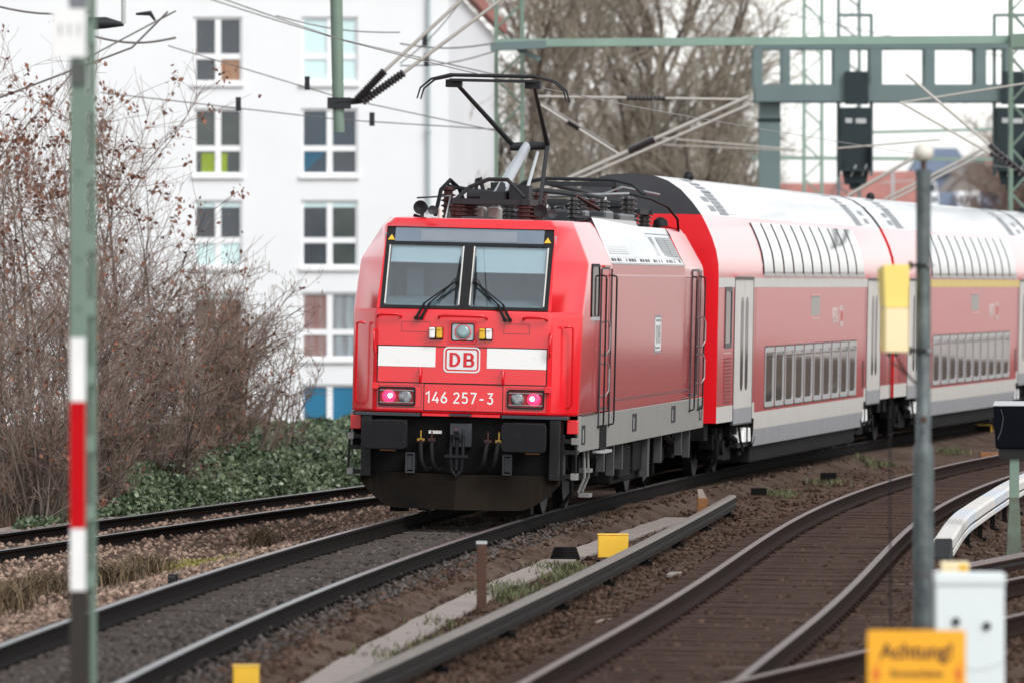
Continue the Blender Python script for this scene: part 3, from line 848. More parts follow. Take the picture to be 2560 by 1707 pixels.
# cab interior seen through the glass
mm = MB()
mm.box(-1.09, 1.09, 1.55, 1.62, 1.9, 3.62)
mm.box(-1.10, -1.075, 0.55, 1.55, 2.2, 3.6); mm.box(1.075, 1.10, 0.55, 1.55, 2.2, 3.6)
mm.box(-0.88, -0.66, 1.1, 1.5, 2.4, 3.15)
mm.build('cab_rear_wall', CABIN, LOCO)
mm = MB()
mm.add([(-1.07, 0.09, 2.66), (1.07, 0.09, 2.66), (1.07, 0.95, 2.80), (-1.07, 0.95, 2.80), (-1.07, 0.09, 2.60), (1.07, 0.09, 2.60), (1.07, 0.95, 2.60), (-1.07, 0.95, 2.60)],
       [(0, 1, 2, 3), (4, 7, 6, 5), (0, 4, 5, 1), (1, 5, 6, 2), (2, 6, 7, 3), (3, 7, 4, 0)])
for x in (-0.9, -0.65, -0.4, -0.15, 0.2, 0.45, 0.7, 0.9):
    mm.box(x - 0.06, x + 0.06, 0.24, 0.30, 2.687, 2.70, 1)
mm.build('cab_desk', [DESK, CABIN], LOCO)
ws_box(-1.0, -0.08, 0.76, 0.99, -0.06, -0.045).build('sun_blind', BLIND, LOCO)
ws_box(-1.0, -0.08, 0.735, 0.76, -0.065, -0.04).build('sun_blind_bar', BLINDEDGE, LOCO)
ws_box(0.08, 1.0, 0.635, 0.99, -0.06, -0.045).build('sun_blind', BLIND, LOCO)
ws_box(0.08, 1.0, 0.610, 0.635, -0.065, -0.04).build('sun_blind_bar', BLINDEDGE, LOCO)
# wipers: twin arms, pivot below the screen, blade upright
for s in (-1, 1):
    wp = MB()
    tipz = TWS @ Vector((s * 0.115, 0.42, 0.075))
    for dx in (0.60, 0.535):
        p0 = Vector((s * dx, -0.02, 2.52))
        p1 = TWS @ Vector((s * (dx - 0.1), 0.10, 0.06))
        wp.cyl((s * dx, 0.02, 2.52), (s * dx, -0.05, 2.52), 0.026, n=10)
        wp.tube([p0, p1], [0.02, 0.016], 6)
        wp.tube([p1, tipz], 0.010, 6)
    wo = wp.build('wiper_arm', RUBBER, LOCO)
    bl = MB()
    bl.tube([TWS @ Vector((s * 0.10, 0.80, 0.03)), TWS @ Vector((s * 0.115, 0.42, 0.05)), TWS @ Vector((s * 0.12, 0.10, 0.03))], [0.006, 0.016, 0.007], 6)
    bl.box(s * 0.115 - 0.02, s * 0.115 + 0.02, 0.39, 0.45, 0.03, 0.09, 0, TWS)
    bl.tube([TWS @ Vector((s * 0.15, 0.45, 0.06)), TWS @ Vector((s * 0.34, 0.14, 0.03))], 0.006, 5)
    bl.build('wiper_blade', RUBBER, wo)
# handrails on the nose
def hrail(pts, r=0.016, m=RED, n=8):
    return MB().tube(pts, r, n).build('handrail', m, LOCO, auto=60)
def nose_rail(x0, x1, z):
    y = fy(z)
    hrail([(x0, y, z - 0.02), (x0 + 0.005, y - 0.06, z), (x0 + 0.05, y - 0.085, z + 0.018), (x1 - 0.05, y - 0.085, z + 0.018), (x1 - 0.005, y - 0.06, z), (x1, y, z - 0.02)])
nose_rail(-1.10, -0.80, 2.545); nose_rail(-0.31, 0.30, 2.545); nose_rail(0.77, 1.07, 2.545)
for s in (-1, 1):
    x = s * 1.135
    hrail([(x, 0.02, 2.36), (x, -0.06, 2.34), (x - s * 0.005, -0.07, 2.30), (x - s * 0.015, -0.07, 2.12), (x - s * 0.015, -0.05, 2.09), (x - s * 0.015, 0.01, 2.08)])
    x = s * 0.53
    hrail([(x, 0.0, 1.89), (x, -0.045, 1.87), (x, -0.05, 1.75), (x, 0.0, 1.70)])
    # long grab rail on the corner bevel
    a = Vector((s * 1.34, 0.24, 0)); n_ = Vector((s * 0.78, -0.62, 0)).normalized()
    p = lambda z, o, k=0.0: Vector((a.x - s * 0.06 * k, a.y - 0.08 * k, z)) + n_ * o
    hrail([p(2.44, 0.0, 1.0), p(2.45, 0.05, 0.9), p(2.45, 0.06, 0.1), p(2.42, 0.06), p(1.46, 0.06), p(1.42, 0.0)])
# panel joints on the nose
def seam(pts_outer, w, name='panel_joint', m=BLACK, y=0.0):
    cx = sum(p[0] for p in pts_outer) / len(pts_outer); cz = sum(p[1] for p in pts_outer) / len(pts_outer)
    inner = [(p[0] - w * (1 if p[0] > cx else -1), p[1] - w * (1 if p[1] > cz else -1)) for p in pts_outer]
    mb = MB(); ring(mb, pts_outer, inner, -0.003, 0.02, 'y')
    mb.v = [(x, yy + fy(z) + y, z) for x, yy, z in mb.v]
    return mb.build(name, m, LOCO)
def rect(a, b, c, d): return [(a, c), (b, c), (b, d), (a, d)]
seam(rect(-1.092, 1.088, 1.695, 2.172), 0.013)
seam(rect(-0.485, 0.535, 1.35, 1.70), 0.009)
seam(rect(-0.79, -0.42, 2.345, 2.475), 0.005, m=DKGREY)
seam(rect(0.52, 0.85, 2.345, 2.475), 0.005, m=DKGREY)
seam(rect(-1.09, -0.51, 1.385, 1.665), 0.005, m=DKGREY)
seam(rect(0.57, 1.09, 1.385, 1.665), 0.005, m=DKGREY)
# white bands, logo, number
def nose_plate(a, b, c, d, m, name, th=0.006):
    mb = MB().box(a, b, -th, 0.02, c, d)
    mb.v = [(x, y + fy(z), z) for x, y, z in mb.v]
    return mb.build(name, m, LOCO)
nose_plate(-1.078, -0.345, 1.905, 2.158, WHITEP, 'white_band')
nose_plate(0.315, 1.075, 1.905, 2.158, WHITEP, 'white_band')
def db_logo(parent, M4, w, h, col_frame, col_letter, plate=None, dark=None):
    """rounded frame around two bold letters; M4 maps (x right, y up, z out)"""
    mb = MB()
    r = h * 0.18; t = h * 0.055
    k = 0
    ring(mb, rrect(0, 0, w, h, r), rrect(0, 0, w - 2 * t, h - 2 * t, r * 0.8), 0.0, 0.004, 'z')
    mb.v = [tuple(M4 @ Vector(p)) for p in mb.v]
    lg = mb.build('logo_frame', col_frame, parent)
    mb = MB(); q = rrect(0, 0, w * 0.82, h * 0.76, r * 0.5)
    mb.prism(q, 'z', 0.0, 0.004); mb.v = [tuple(M4 @ Vector(p)) for p in mb.v]
    mb.build('logo_plate', col_frame, lg)
    for ch, xo in (('D', -0.185 * w), ('B', 0.195 * w)):
        T = M4 @ Matrix.Translation((xo, 0, 0.006))
        letter(ch, T, w * 0.30, h * 0.56, col_letter, lg)
    return lg
def letter(ch, T, w, h, m, parent):
    mb = MB()
    st = w * 0.30
    def arc(cx, cy, rx, ry, a0, a1, n=10):
        return [(cx + rx * math.cos(R_(a0 + (a1 - a0) * i / n)), cy + ry * math.sin(R_(a0 + (a1 - a0) * i / n))) for i in range(n + 1)]
    def band(o, i):
        k = len(o); vs = [(x, y, 0) for x, y in o] + [(x, y, 0) for x, y in i] + [(x, y, .002) for x, y in o] + [(x, y, .002) for x, y in i]
        fs = []
        for a in range(k - 1):
            b = a + 1
            fs += [(2 * k + a, 2 * k + b, 3 * k + b, 3 * k + a), (a, b, 2 * k + b, 2 * k + a), (k + a, 3 * k + a, 3 * k + b, k + b)]
        mb.add(vs, fs)
    th = h * 0.155
    def bowl(y0, y1, wd):
        cy, ry = (y0 + y1) / 2, (y1 - y0) / 2
        rx = min(ry, wd * 0.62)
        xs = w * -0.5 + st
        o = [(xs - 0.001, y1)] + arc(-w / 2 + wd - rx, cy, rx, ry, 90, -90, 14) + [(xs - 0.001, y0)]
        i = [(xs - 0.001, y1 - th)] + arc(-w / 2 + wd - rx, cy, rx - st * 0.95, ry - th, 90, -90, 14) + [(xs - 0.001, y0 + th)]
        band(o, i)
    mb.box(-w / 2, -w / 2 + st, -h / 2, h / 2, 0, 0.002)
    if ch == 'D':
        bowl(-h / 2, h / 2, w)
    else:
        bowl(-h / 2, h * 0.07, w); bowl(-h * 0.085, h / 2, w * 0.94)
    mb.v = [tuple(T @ Vector(p)) for p in mb.v]
    mb.build('logo_letter', m, parent)
LOGORED = mat('logo_red', (0.60, 0.02, 0.03), 0.45)
db_logo(LOCO, M_front(-0.005, fy(2.0) - 0.0065, 2.005), 0.47, 0.325, LOGOWHITE, LOGORED)
def strokes(name, txt, cap, M4, m, parent, st=0.135, gap=0.20, narrow=0.56):
    """plain engineering lettering drawn as flat strokes"""
    def arc(cx, cy, rx, ry, a0, a1, n=12):
        return [(cx + rx * math.cos(R_(a0 + (a1 - a0) * i / n)), cy + ry * math.sin(R_(a0 + (a1 - a0) * i / n))) for i in range(n + 1)]
    w = narrow
    G_ = {'1': [[(0.02, 0.78), (0.30, 1.0), (0.30, 0.0)]],
          '4': [[(0.36, 1.0), (0.03, 0.27), (0.58, 0.27)], [(0.43, 0.52), (0.43, 0.0)]],
          '6': [[(0.40, 1.0), (0.10, 0.52)] + arc(w / 2, 0.30, w / 2 - 0.05, 0.24, 160, 520, 22)],
          '2': [arc(w / 2, 0.73, w / 2 - 0.06, 0.21, 170, -20, 12) + [(0.07, 0.06), (w - 0.02, 0.06)]],
          '5': [[(w - 0.05, 0.94), (0.13, 0.94), (0.10, 0.55)] + arc(w / 2 - 0.02, 0.33, w / 2 - 0.04, 0.27, 120, -150, 16)],
          '7': [[(0.03, 0.94), (w - 0.05, 0.94), (0.18, 0.0)]],
          '3': [[(0.05, 0.94), (w - 0.08, 0.94), (0.26, 0.58)] + arc(w / 2 - 0.02, 0.31, w / 2 - 0.04, 0.27, 80, -150, 14)],
          '-': [[(0.08, 0.40), (0.46, 0.40)]]}
    x = 0.0; mb = MB(); lay = 0
    pos = []
    for ch in txt:
        if ch == ' ': x += 0.36; continue
        pos.append((ch, x)); x += (0.42 if ch == '1' else w) + gap
    tot = x - gap
    for ch, x0 in pos:
        for pl in G_[ch]:
            pl = [((a + x0 - tot / 2) * cap, (b - 0.5) * cap) for a, b in pl]
            k = len(pl); L, Rr = [], []
            for i in range(k):
                p, q = Vector(pl[max(i - 1, 0)]), Vector(pl[i]); r = Vector(pl[min(i + 1, k - 1)])
                d1 = (q - p).normalized() if (q - p).length > 0 else (r - q).normalized(); d2 = (r - q).normalized() if (r - q).length > 0 else d1
                n1 = Vector((-d1.y, d1.x)); n2 = Vector((-d2.y, d2.x)); n_ = (n1 + n2).normalized()
                h = st * cap / 2 / max(0.55, n_.dot(n1))
                L.append(q + n_ * h); Rr.append(q - n_ * h)
            z = 0.0006 * (lay % 3); lay += 1
            mb.add([M4 @ Vector((p.x, p.y, z)) for p in L] + [M4 @ Vector((p.x, p.y, z)) for p in Rr], [(i, k + i, k + i + 1, i + 1) for i in range(k - 1)])
    o = mb.build(name, m, parent, fix=False)
    o['kind'] = 'stuff'
    return o
strokes('running_number', '146 257-3', 0.142, M_front(-0.025, fy(1.53) - 0.004, 1.522), WHITEP, LOCO)
# centre head lamp
mm = MB(); ring(mm, rrect(0, 2.355, 0.36, 0.29, 0.02), rrect(0, 2.355, 0.30, 0.23, 0.03), fy(2.35) - 0.018, fy(2.35) + 0.02, 'y')
cl = mm.build('head_lamp', RED, LOCO)
mm = MB(); ring(mm, rrect(0, 2.355, 0.30, 0.23, 0.03), rrect(0, 2.355, 0.274, 0.204, 0.025), fy(2.35) - 0.024, fy(2.35) + 0.02, 'y')
mm.build('lamp_gasket', RUBBER, cl)
MB().prism(rrect(0, 2.355, 0.29, 0.22, 0.02), 'y', fy(2.35) - 0.008, fy(2.35) + 0.01).build('lamp_reflector', REFLECTOR, cl)
MB().lathe([(0.105, 0.0), (0.105, -0.012), (0.095, -0.016), (0.094, 0.0)], (0, fy(2.35) - 0.006, 2.355), 24, axis='y').build('lamp_ring', RED, cl)
MB().lathe([(0.088, 0.0), (0.085, -0.014), (0.06, -0.024), (0.0, -0.028)], (0, fy(2.35) - 0.008, 2.355), 24, axis='y').build('lamp_lens', LENS2, cl, smooth=True)
# cable sockets either side of it
for x, c in ((-0.295, YELLOW), (-0.385, WHITEP), (0.255, YELLOW), (0.34, WHITEP)):
    k = MB().box(x - 0.036, x + 0.036, -0.085, 0.03, 2.27, 2.385).build('cable_socket', c, LOCO, bevel=0.016)
    MB().box(x - 0.034, x + 0.034, -0.095, -0.02, 2.375, 2.405).build('socket_lid', c, k, bevel=0.008)
    MB().box(x - 0.04, x + 0.04, -0.01, 0.02, 2.255, 2.41).build('socket_base', BLACK, k)
# tail and head lights
for s in (-1, 1):
    cx, cz = s * 0.825, 1.525
    mm = MB(); ring(mm, rrect(cx, cz, 0.475, 0.245, 0.03), rrect(cx, cz, 0.435, 0.205, 0.022), fy(cz) - 0.03, fy(cz) + 0.02, 'y')
    hl = mm.build('headlight', BLACK, LOCO)
    MB().prism(rrect(cx, cz, 0.445, 0.215, 0.02), 'y', fy(cz) - 0.006, fy(cz) + 0.01).build('light_backplate', mat('light_backplate_red', (0.30, 0.012, 0.02), 0.4), hl)
    mm = MB(); mm.box(cx - 0.22, cx + 0.22, fy(cz) - 0.03, fy(cz) - 0.02, cz + 0.07, cz + 0.082); mm.box(cx - 0.22, cx + 0.22, fy(cz) - 0.03, fy(cz) - 0.02, cz - 0.082, cz - 0.07)
    mm.build('light_guard', STEEL, hl)
    MB().lathe([(0.085, 0.0), (0.085, -0.012), (0.06, -0.022), (0.0, -0.026)], (cx + s * 0.105, fy(cz) - 0.006, cz), 24, axis='y').build('tail_lamp', LAMPRED, hl, smooth=True)
    MB().lathe([(0.030, 0.0), (0.024, -0.008), (0.0, -0.012)], (cx + s * 0.085 , fy(cz) - 0.030, cz + 0.008), 20, axis='y').build('tail_lamp_bulb', LAMPCORE, hl, smooth=True)
    MB().lathe([(0.085, 0.0), (0.085, -0.012), (0.06, -0.022), (0.0, -0.026)], (cx - s * 0.105, fy(cz) - 0.006, cz), 24, axis='y').build('head_lamp_lens', LENS, hl, smooth=True)
    MB().box(s * 1.105 - 0.04, s * 1.105 + 0.04, -0.06, 0.02, 1.61, 1.69).build('lamp_bracket', RED, LOCO, bevel=0.008)
    mm = MB(); mm.add([(s * 1.30 - 0.02, 0.19, 1.56), (s * 1.30 + 0.02, 0.19 + s * s * 0.04, 1.56), (s * 1.30, 0.21, 1.62)], [(0, 1, 2)])
# black sill bar and the red corners under it
mm = MB(); mm.box(-1.36, -0.52, -0.03, 0.30, 1.275, 1.318); mm.box(0.52, 1.36, -0.03, 0.30, 1.275, 1.318); mm.box(-0.14, 0.14, -0.08, 0.10, 1.295, 1.318)
mm.build('footboard', DKGREY, LOCO, bevel=0.006)
mm = MB(); mm.box(-0.5, 0.5, 0.0, 0.1, 1.285, 1.318)
mm.build('front_lip', RED, LOCO)
for s in (-1, 1):
    mm = MB()
    mm.box(min(s * 1.32, s * 1.46), max(s * 1.32, s * 1.46), 0.32, 0.50, 1.09, 1.27)
    mm.build('corner_skirt', RED, LOCO, bevel=0.01)
# front under-structure
mm = MB()
mm.box(-1.28, 1.28, 0.10, 0.6, 0.55, 1.274)
mm.build('buffer_beam', UNDER, LOCO, bevel=0.02)
for s in (-1, 1):
    mm = MB()
    x0, x1 = sorted((s * 1.14, s * 1.27))
    mm.box(x0, x1, -0.02, 0.10, 0.50, 1.27)
    mm.build('corner_post', BLACK, LOCO, bevel=0.01)
    mm = MB()
    for z in (1.0, 0.86, 0.55):
        mm.box(min(s * 1.28, s * 1.47), max(s * 1.28, s * 1.47), 0.2, 0.46, z - 0.028, z + 0.028)
    mm.box(min(s * 1.27, s * 1.30), max(s * 1.27, s * 1.30), 0.2, 0.46, 0.5, 1.08)
    mm.tube([(s * 1.45, 0.22, 1.1), (s * 1.46, 0.22, 0.55)], 0.018)
    st = mm.build('steps', BLACK, LOCO, bevel=0.005)
    mm = MB()
    for z in (1.0, 0.55):
        mm.box(min(s * 1.395, s * 1.475), max(s * 1.395, s * 1.475), 0.19, 0.44, z - 0.04, z + 0.045)
    mm.build('step_edge', mat('step_edge_grey', (0.20, 0.195, 0.19), 0.6), st, bevel=0.006)
    # buffers
    cx = s * 0.885
    b_ = MB().prism(rrect(cx, 1.05, 0.57, 0.37, 0.055), 'y', -0.66, -0.615).build('buffer', BUFF, LOCO, bevel=0.012)
    mm = MB(); mm.cyl((cx, -0.62, 1.05), (cx, -0.25, 1.05), 0.115, n=20); mm.cyl((cx, -0.30, 1.05), (cx, 0.12, 1.05), 0.155, n=20); mm.box(cx - 0.2, cx + 0.2, 0.04, 0.12, 0.87, 1.23)
    mm.build('buffer_shank', BLACK, b_)
    MB().box(cx + (-0.06 if s < 0 else 0.02), cx + (0.14 if s < 0 else 0.20), -0.6, -0.58, 0.845, 0.862).build('buffer_stripe', ORANGE, b_)
    # brake hoses with coloured cocks
    for dx, c in ((0.36, REDINS), (0.50, mat('dull_yellow', (0.30, 0.17, 0.02), 0.6))):
        x = s * dx
        hz = MB()
        hz.tube([(x, 0.12, 0.98), (x, -0.02, 0.98), (x - s * 0.01, -0.14, 0.9), (x - s * 0.03, -0.18, 0.72), (x - s * 0.08, -0.12, 0.60), (x - s * 0.13, 0.0, 0.62)], 0.028, 8)
        h = hz.build('brake_hose', RUBBER, LOCO, auto=60)
        MB().box(x - 0.045, x + 0.045, -0.06, 0.0, 0.965, 1.0).box(x - 0.009, x + 0.009, -0.05, -0.03, 1.0, 1.10).build('brake_cock', c, h)
    mm = MB(); mm.box(s * 0.62 - 0.05, s * 0.62 + 0.05, -0.10, 0.1, 0.60, 0.78)
    ring(mm, rect(s * 0.62 - 0.06, s * 0.62 + 0.06, 0.56, 0.82), rect(s * 0.62 - 0.04, s * 0.62 + 0.04, 0.58, 0.80), -0.13, -0.11, 'y')
    mm.build('jumper_box', DKGREY, LOCO)
# draw hook and screw coupling
mm = MB()
mm.prism([(0.12, 0.98), (-0.28, 0.98), (-0.40, 1.03), (-0.46, 1.12), (-0.40, 1.15), (-0.34, 1.09), (-0.26, 1.08), (-0.20, 1.13), (0.12, 1.13)], 'x', -0.035, 0.035)
mm.box(-0.14, 0.14, 0.02, 0.1, 0.9, 1.2)
hk = mm.build('draw_hook', DKGREY, LOCO, bevel=0.008)
mm = MB()
for s in (-1, 1):
    mm.tube([(s * 0.075, -0.30, 1.06), (s * 0.08, -0.34, 0.80), (s * 0.06, -0.33, 0.60)], 0.022, 8)
mm.cyl((-0.15, -0.34, 0.78), (0.15, -0.34, 0.78), 0.03); mm.tube([(-0.05, -0.34, 0.6), (0, -0.36, 0.53), (0.05, -0.34, 0.6)], 0.026, 8)
mm.cyl((0, -0.34, 1.0), (0, -0.34, 0.62), 0.024)
mm.build('screw_coupling', BUFF, hk)
MB().box(-0.42, -0.25, 0.085, 0.099, 1.06, 1.10).build('data_plate', OFFWHITE, LOCO)
# snow plough
mm = MB()
xs = np.linspace(-1.28, 1.28, 25)
top, bot = [], []
for x in xs:
    a = abs(x) / 1.28
    y = -0.42 + 0.50 * a
    zt = 0.56
    zb = 0.115 + (0.0 if a < 0.62 else 0.33 * ((a - 0.62) / 0.38) ** 1.7)
    top.append((x, y + 0.10, zt)); bot.append((x, y - 0.06, zb))
k = len(xs)
vs = top + bot + [(x, y + 0.04, z) for x, y, z in top] + [(x, y + 0.04, z) for x, y, z in bot]
fs = []
for i in range(k - 1):
    fs += [(i, i + 1, k + i + 1, k + i), (2 * k + i, 3 * k + i, 3 * k + i + 1, 2 * k + i + 1), (i, 2 * k + i, 2 * k + i + 1, i + 1), (k + i, k + i + 1, 3 * k + i + 1, 3 * k + i)]
fs += [(0, k, 3 * k, 2 * k), (k - 1, 3 * k - 1 - k + k, 4 * k - 1, 2 * k + k - 1)]
mm.add(vs, fs[:-1])
mm.build('plough', PLOW, LOCO)
mm = MB(); mm.box(-0.9, -0.7, 0.15, 0.5, 0.06, 0.4); mm.box(0.7, 0.9, 0.15, 0.5, 0.06, 0.4)
mm.build('rail_guard', UNDER, LOCO)

# right-hand side fittings
def sbox(y0, y1, z0, z1, m, name, x=1.48, th=0.006, parent=LOCO, bevel=0.0, inset=0.02):
    return MB().box(x - inset, x + th, y0, y1, z0, z1).build(name, m, parent, bevel=bevel)
mm = MB(); ring(mm, rrect(1.80, 2.90, 0.92, 0.72, 0.10), rrect(1.80, 2.90, 0.84, 0.64, 0.08), 1.46, 1.498, 'x')
sw = mm.build('cab_side_window', BLACK, LOCO)
MB().prism(rrect(1.80, 2.90, 0.86, 0.66, 0.08), 'x', 1.455, 1.488).build('side_window_pane', mat('cab_side_pane', (0.015, 0.017, 0.02), 0.06, coat=0.3), sw)
MB().box(1.47, 1.51, 1.36, 2.2, 2.53, 2.575).build('window_sill', FRAMEGREY, sw)
mm = MB(); ring(mm, rect(2.62, 3.52, 1.36, 3.22), rect(2.65, 3.49, 1.39, 3.19), 1.47, 1.487, 'x')
dr = mm.build('cab_door', DKGREY, LOCO)
MB().box(1.47, 1.484, 2.655, 3.485, 1.395, 3.185).build('door_leaf', RED, dr)
for z in (2.28, 1.74):
    MB().tube([(1.48, 2.75, z + 0.22), (1.56, 2.76, z + 0.24), (1.58, 2.80, z + 0.16), (1.58, 2.80, z - 0.12), (1.54, 2.76, z - 0.2), (1.48, 2.75, z - 0.2)], 0.013, 6).build('door_handle', STEEL, dr)
MB().box(1.48, 1.52, 2.62, 3.4, 3.22, 3.245).box(1.47, 1.50, 2.6, 3.5, 1.34, 1.36).build('door_gutter', REDSIDE, dr)
for y in (2.45, 3.72, 14.9, 16.2):
    MB().tube([(1.47, y, 3.12), (1.555, y, 3.10), (1.56, y, 3.06), (1.56, y, 1.22), (1.555, y, 1.17), (1.46, y, 1.14)], 0.0125, 8).build('grab_rail', BLACK, LOCO, auto=60)
    MB().box(1.483, 1.495, y + 0.05, y + 0.10, 1.12, 3.2).build('rail_recess', DKGREY, LOCO)
mm = MB(); ring(mm, rect(15.05, 16.05, 1.36, 3.22), rect(15.08, 16.02, 1.39, 3.19), 1.47, 1.487, 'x')
dr = mm.build('cab_door', DKGREY, LOCO)
for z in (2.28, 1.74):
    MB().tube([(1.48, 15.9, z + 0.22), (1.57, 15.9, z + 0.24), (1.60, 15.94, z + 0.16), (1.60, 15.94, z - 0.12), (1.56, 15.9, z - 0.2), (1.48, 15.9, z - 0.2)], 0.013, 6).build('door_handle', STEEL, dr)
sbox(3.75, 14.8, 3.105, 3.122, mat('pale_line', (0.70, 0.45, 0.45), 0.4), 'side_line')
sbox(3.75, 14.8, 1.455, 1.468, DKGREY, 'side_seam', th=0.003)
sbox(0.55, 2.4, 1.315, 1.327, DKGREY, 'side_seam', th=0.004)
for (y0, y1, z0, z1) in ((0.62, 1.02, 0.95, 1.20), (6.9, 7.45, 1.00, 1.24), (12.3, 12.9, 1.02, 1.26), (16.55, 16.95, 0.98, 1.2)):
    g = sbox(y0, y1, z0, z1, BLACK, 'skirt_grille', x=1.478, th=0.006)
    MB().box(1.48, 1.49, y0 + 0.12, y0 + 0.16, z0 + 0.03, z1 - 0.05).build('grille_bar', FRAMEGREY, g)
sbox(2.75, 3.55, 0.80, 1.16, UNDER, 'door_step_recess', x=1.478, th=0.01)
MB().box(1.40, 1.56, 2.7, 3.6, 0.80, 0.835).build('door_step', FRAMEGREY, LOCO)
lp = MB().box(1.47, 1.4835, 9.62, 10.5, 2.04, 2.56).build('side_logo_border', LOUVER, LOCO)
db_logo(LOCO, M_side(1.484, 10.06, 2.30), 0.84, 0.46, LOGOWHITE, GREYINK)
mm = MB()
for y, h in ((4.1, 0.34), (5.3, 0.42), (6.4, 0.36), (9.8, 0.55), (11.7, 0.40), (14.7, 0.36), (15.9, 0.42)):
    mm.box(1.30, 1.40, y, y + (0.3 if h > 0.5 else 0.13), 0.86 - h, 0.88)
mm.build('damper_bracket', mat('bracket_grey', (0.045, 0.046, 0.047), 0.6, var=0.3, scale=6, dirt=0.5, dirt_col=(0.03, 0.025, 0.02)), LOCO)
mm = MB()
for y in (2.0, 2.45):
    mm.tube([(1.36, y, 0.86), (1.38, y, 0.5), (1.30, y, 0.3)], 0.02)
mm.box(1.3, 1.44, 2.05, 2.4, 0.56, 0.61); mm.box(1.3, 1.44, 2.05, 2.4, 0.24, 0.29)
mm.build('side_step', mat('step_grey', (0.18, 0.18, 0.175), 0.6), LOCO)

def wheelset(parent, y, r, ghalf=0.75, boxes=True):
    mm = MB()
    for s in (-1, 1):
        mm.lathe([(0.08, -0.06), (r - 0.1, -0.05), (r - 0.06, -0.065), (r, -0.065), (r, 0.045), (r + 0.028, 0.05), (r + 0.028, 0.07), (r - 0.06, 0.07), (0.08, 0.07)], (s * ghalf, y, r + 0.005), 32, axis='x') if s < 0 else \
        mm.lathe([(0.08, 0.06), (r - 0.1, 0.05), (r - 0.06, 0.065), (r, 0.065), (r, -0.045), (r + 0.028, -0.05), (r + 0.028, -0.07), (r - 0.06, -0.07), (0.08, -0.07)], (s * ghalf, y, r + 0.005), 32, axis='x')
    mm.cyl((-0.75, y, r), (0.75, y, r), 0.09)
    return mm.build('wheelset', BUFF, parent, auto=35)
def bogie(parent, yc, base, r, zf=0.72):
    mm = MB()
    for s in (-1, 1):
        x0, x1 = sorted((s * 0.95, s * 1.16))
        mm.box(x0, x1, yc - base / 2 - 0.55, yc + base / 2 + 0.55, zf - 0.16, zf + 0.06)
        mm.box(x0, x1, yc - 0.5, yc + 0.5, zf - 0.36, zf - 0.1)
        for q in (-1, 1):
            y = yc + q * base / 2
            mm.box(s * 1.0 - 0.14, s * 1.0 + 0.22, y - 0.2, y + 0.2, r - 0.18, r + 0.22)
            for k in (-1, 1):
                mm.cyl((s * 1.12, y + k * 0.32, r - 0.05), (s * 1.12, y + k * 0.32, r + 0.3), 0.085, n=12)
            mm.cyl((s * 1.18, y, r), (s * 1.27, y, r), 0.12, n=14)
        mm.tube([(s * 1.24, yc - 0.5, zf + 0.05), (s * 1.24, yc + 0.9, zf - 0.12)], 0.05)
        mm.cyl((s * 1.06, yc, zf + 0.04), (s * 1.06, yc, zf + 0.28), 0.26, n=16)
    mm.box(-0.95, 0.95, yc - 0.3, yc + 0.3, zf - 0.2, zf)
    mm.tube([(1.22, yc - base / 2 - 0.5, zf), (1.24, yc - base / 2 - 0.62, 0.3), (1.1, yc - base / 2 - 0.6, 0.1)], 0.03)
    b = mm.build('bogie', UNDER, parent)
    return b
for yc in (3.65, 14.05):
    b = bogie(LOCO, yc, 2.6, 0.625, 0.78)
    for q in (-1, 1):
        wheelset(b, yc + q * 1.3, 0.615)
MB().box(-1.30, 1.30, 0.6, LL - 0.6, 0.88, 1.30).build('underframe', UNDER, LOCO)
MB().box(-1.25, 1.25, 6.4, 11.3, 0.28, 0.87).box(1.2, 1.33, 6.8, 8.2, 0.35, 0.8).box(1.2, 1.32, 8.6, 10.8, 0.4, 0.82).build('transformer_box', UNDER, LOCO, bevel=0.03)

# roof equipment
def insulator(parent, x, y, z, h, r, m, n=6, name='roof_insulator'):
    prof = [(r * 0.55, 0.0)]
    for i in range(n):
        a = h * (i + 0.15) / n
        prof += [(r * 0.6, a), (r, a + h * 0.25 / n), (r, a + h * 0.4 / n), (r * 0.6, a + h * 0.6 / n)]
    prof += [(r * 0.55, h), (0.0, h)]
    return MB().lathe(prof, (x, y, z), 12).build(name, m, parent)
def tub(name, pts, r, m, parent=LOCO, n=6): return MB().tube(pts, r, n).build(name, m, parent, auto=60)
for (x, y) in ((-0.44, 2.6), (0.44, 2.6), (-0.44, 3.8), (0.44, 3.8)):
    insulator(LOCO, x, y, 3.78, 0.22, 0.12, REDINS, 4)
pb = MB()
pb.box(-0.52, 0.52, 2.52, 2.66, 4.0, 4.07); pb.box(-0.52, 0.52, 3.72, 3.86, 4.0, 4.07); pb.box(-0.5, -0.41, 2.5, 3.9, 4.0, 4.08); pb.box(0.41, 0.5, 2.5, 3.9, 4.0, 4.08)
pb.cyl((-0.40, 3.3, 4.12), (0.42, 3.3, 4.12), 0.075); pb.box(-0.16, 0.16, 2.7, 3.3, 4.05, 4.17); pb.box(0.20, 0.46, 2.9, 3.3, 4.05, 4.26); pb.box(-0.12, 0.2, 3.5, 3.8, 4.06, 4.30)
pb.tube([(-0.46, 2.6, 4.06), (-0.30, 2.7, 4.22), (-0.05, 2.7, 4.33), (0.2, 2.7, 4.33), (0.44, 2.6, 4.1)], 0.03); pb.tube([(-0.36, 3.8, 4.06), (-0.34, 3.8, 4.34), (-0.30, 3.8, 4.36), (-0.22, 3.75, 4.1)], 0.028); pb.cyl((0.05, 3.0, 4.1), (0.05, 3.6, 4.32), 0.06)
PB = pb.build('pantograph', PANTODARK, LOCO)
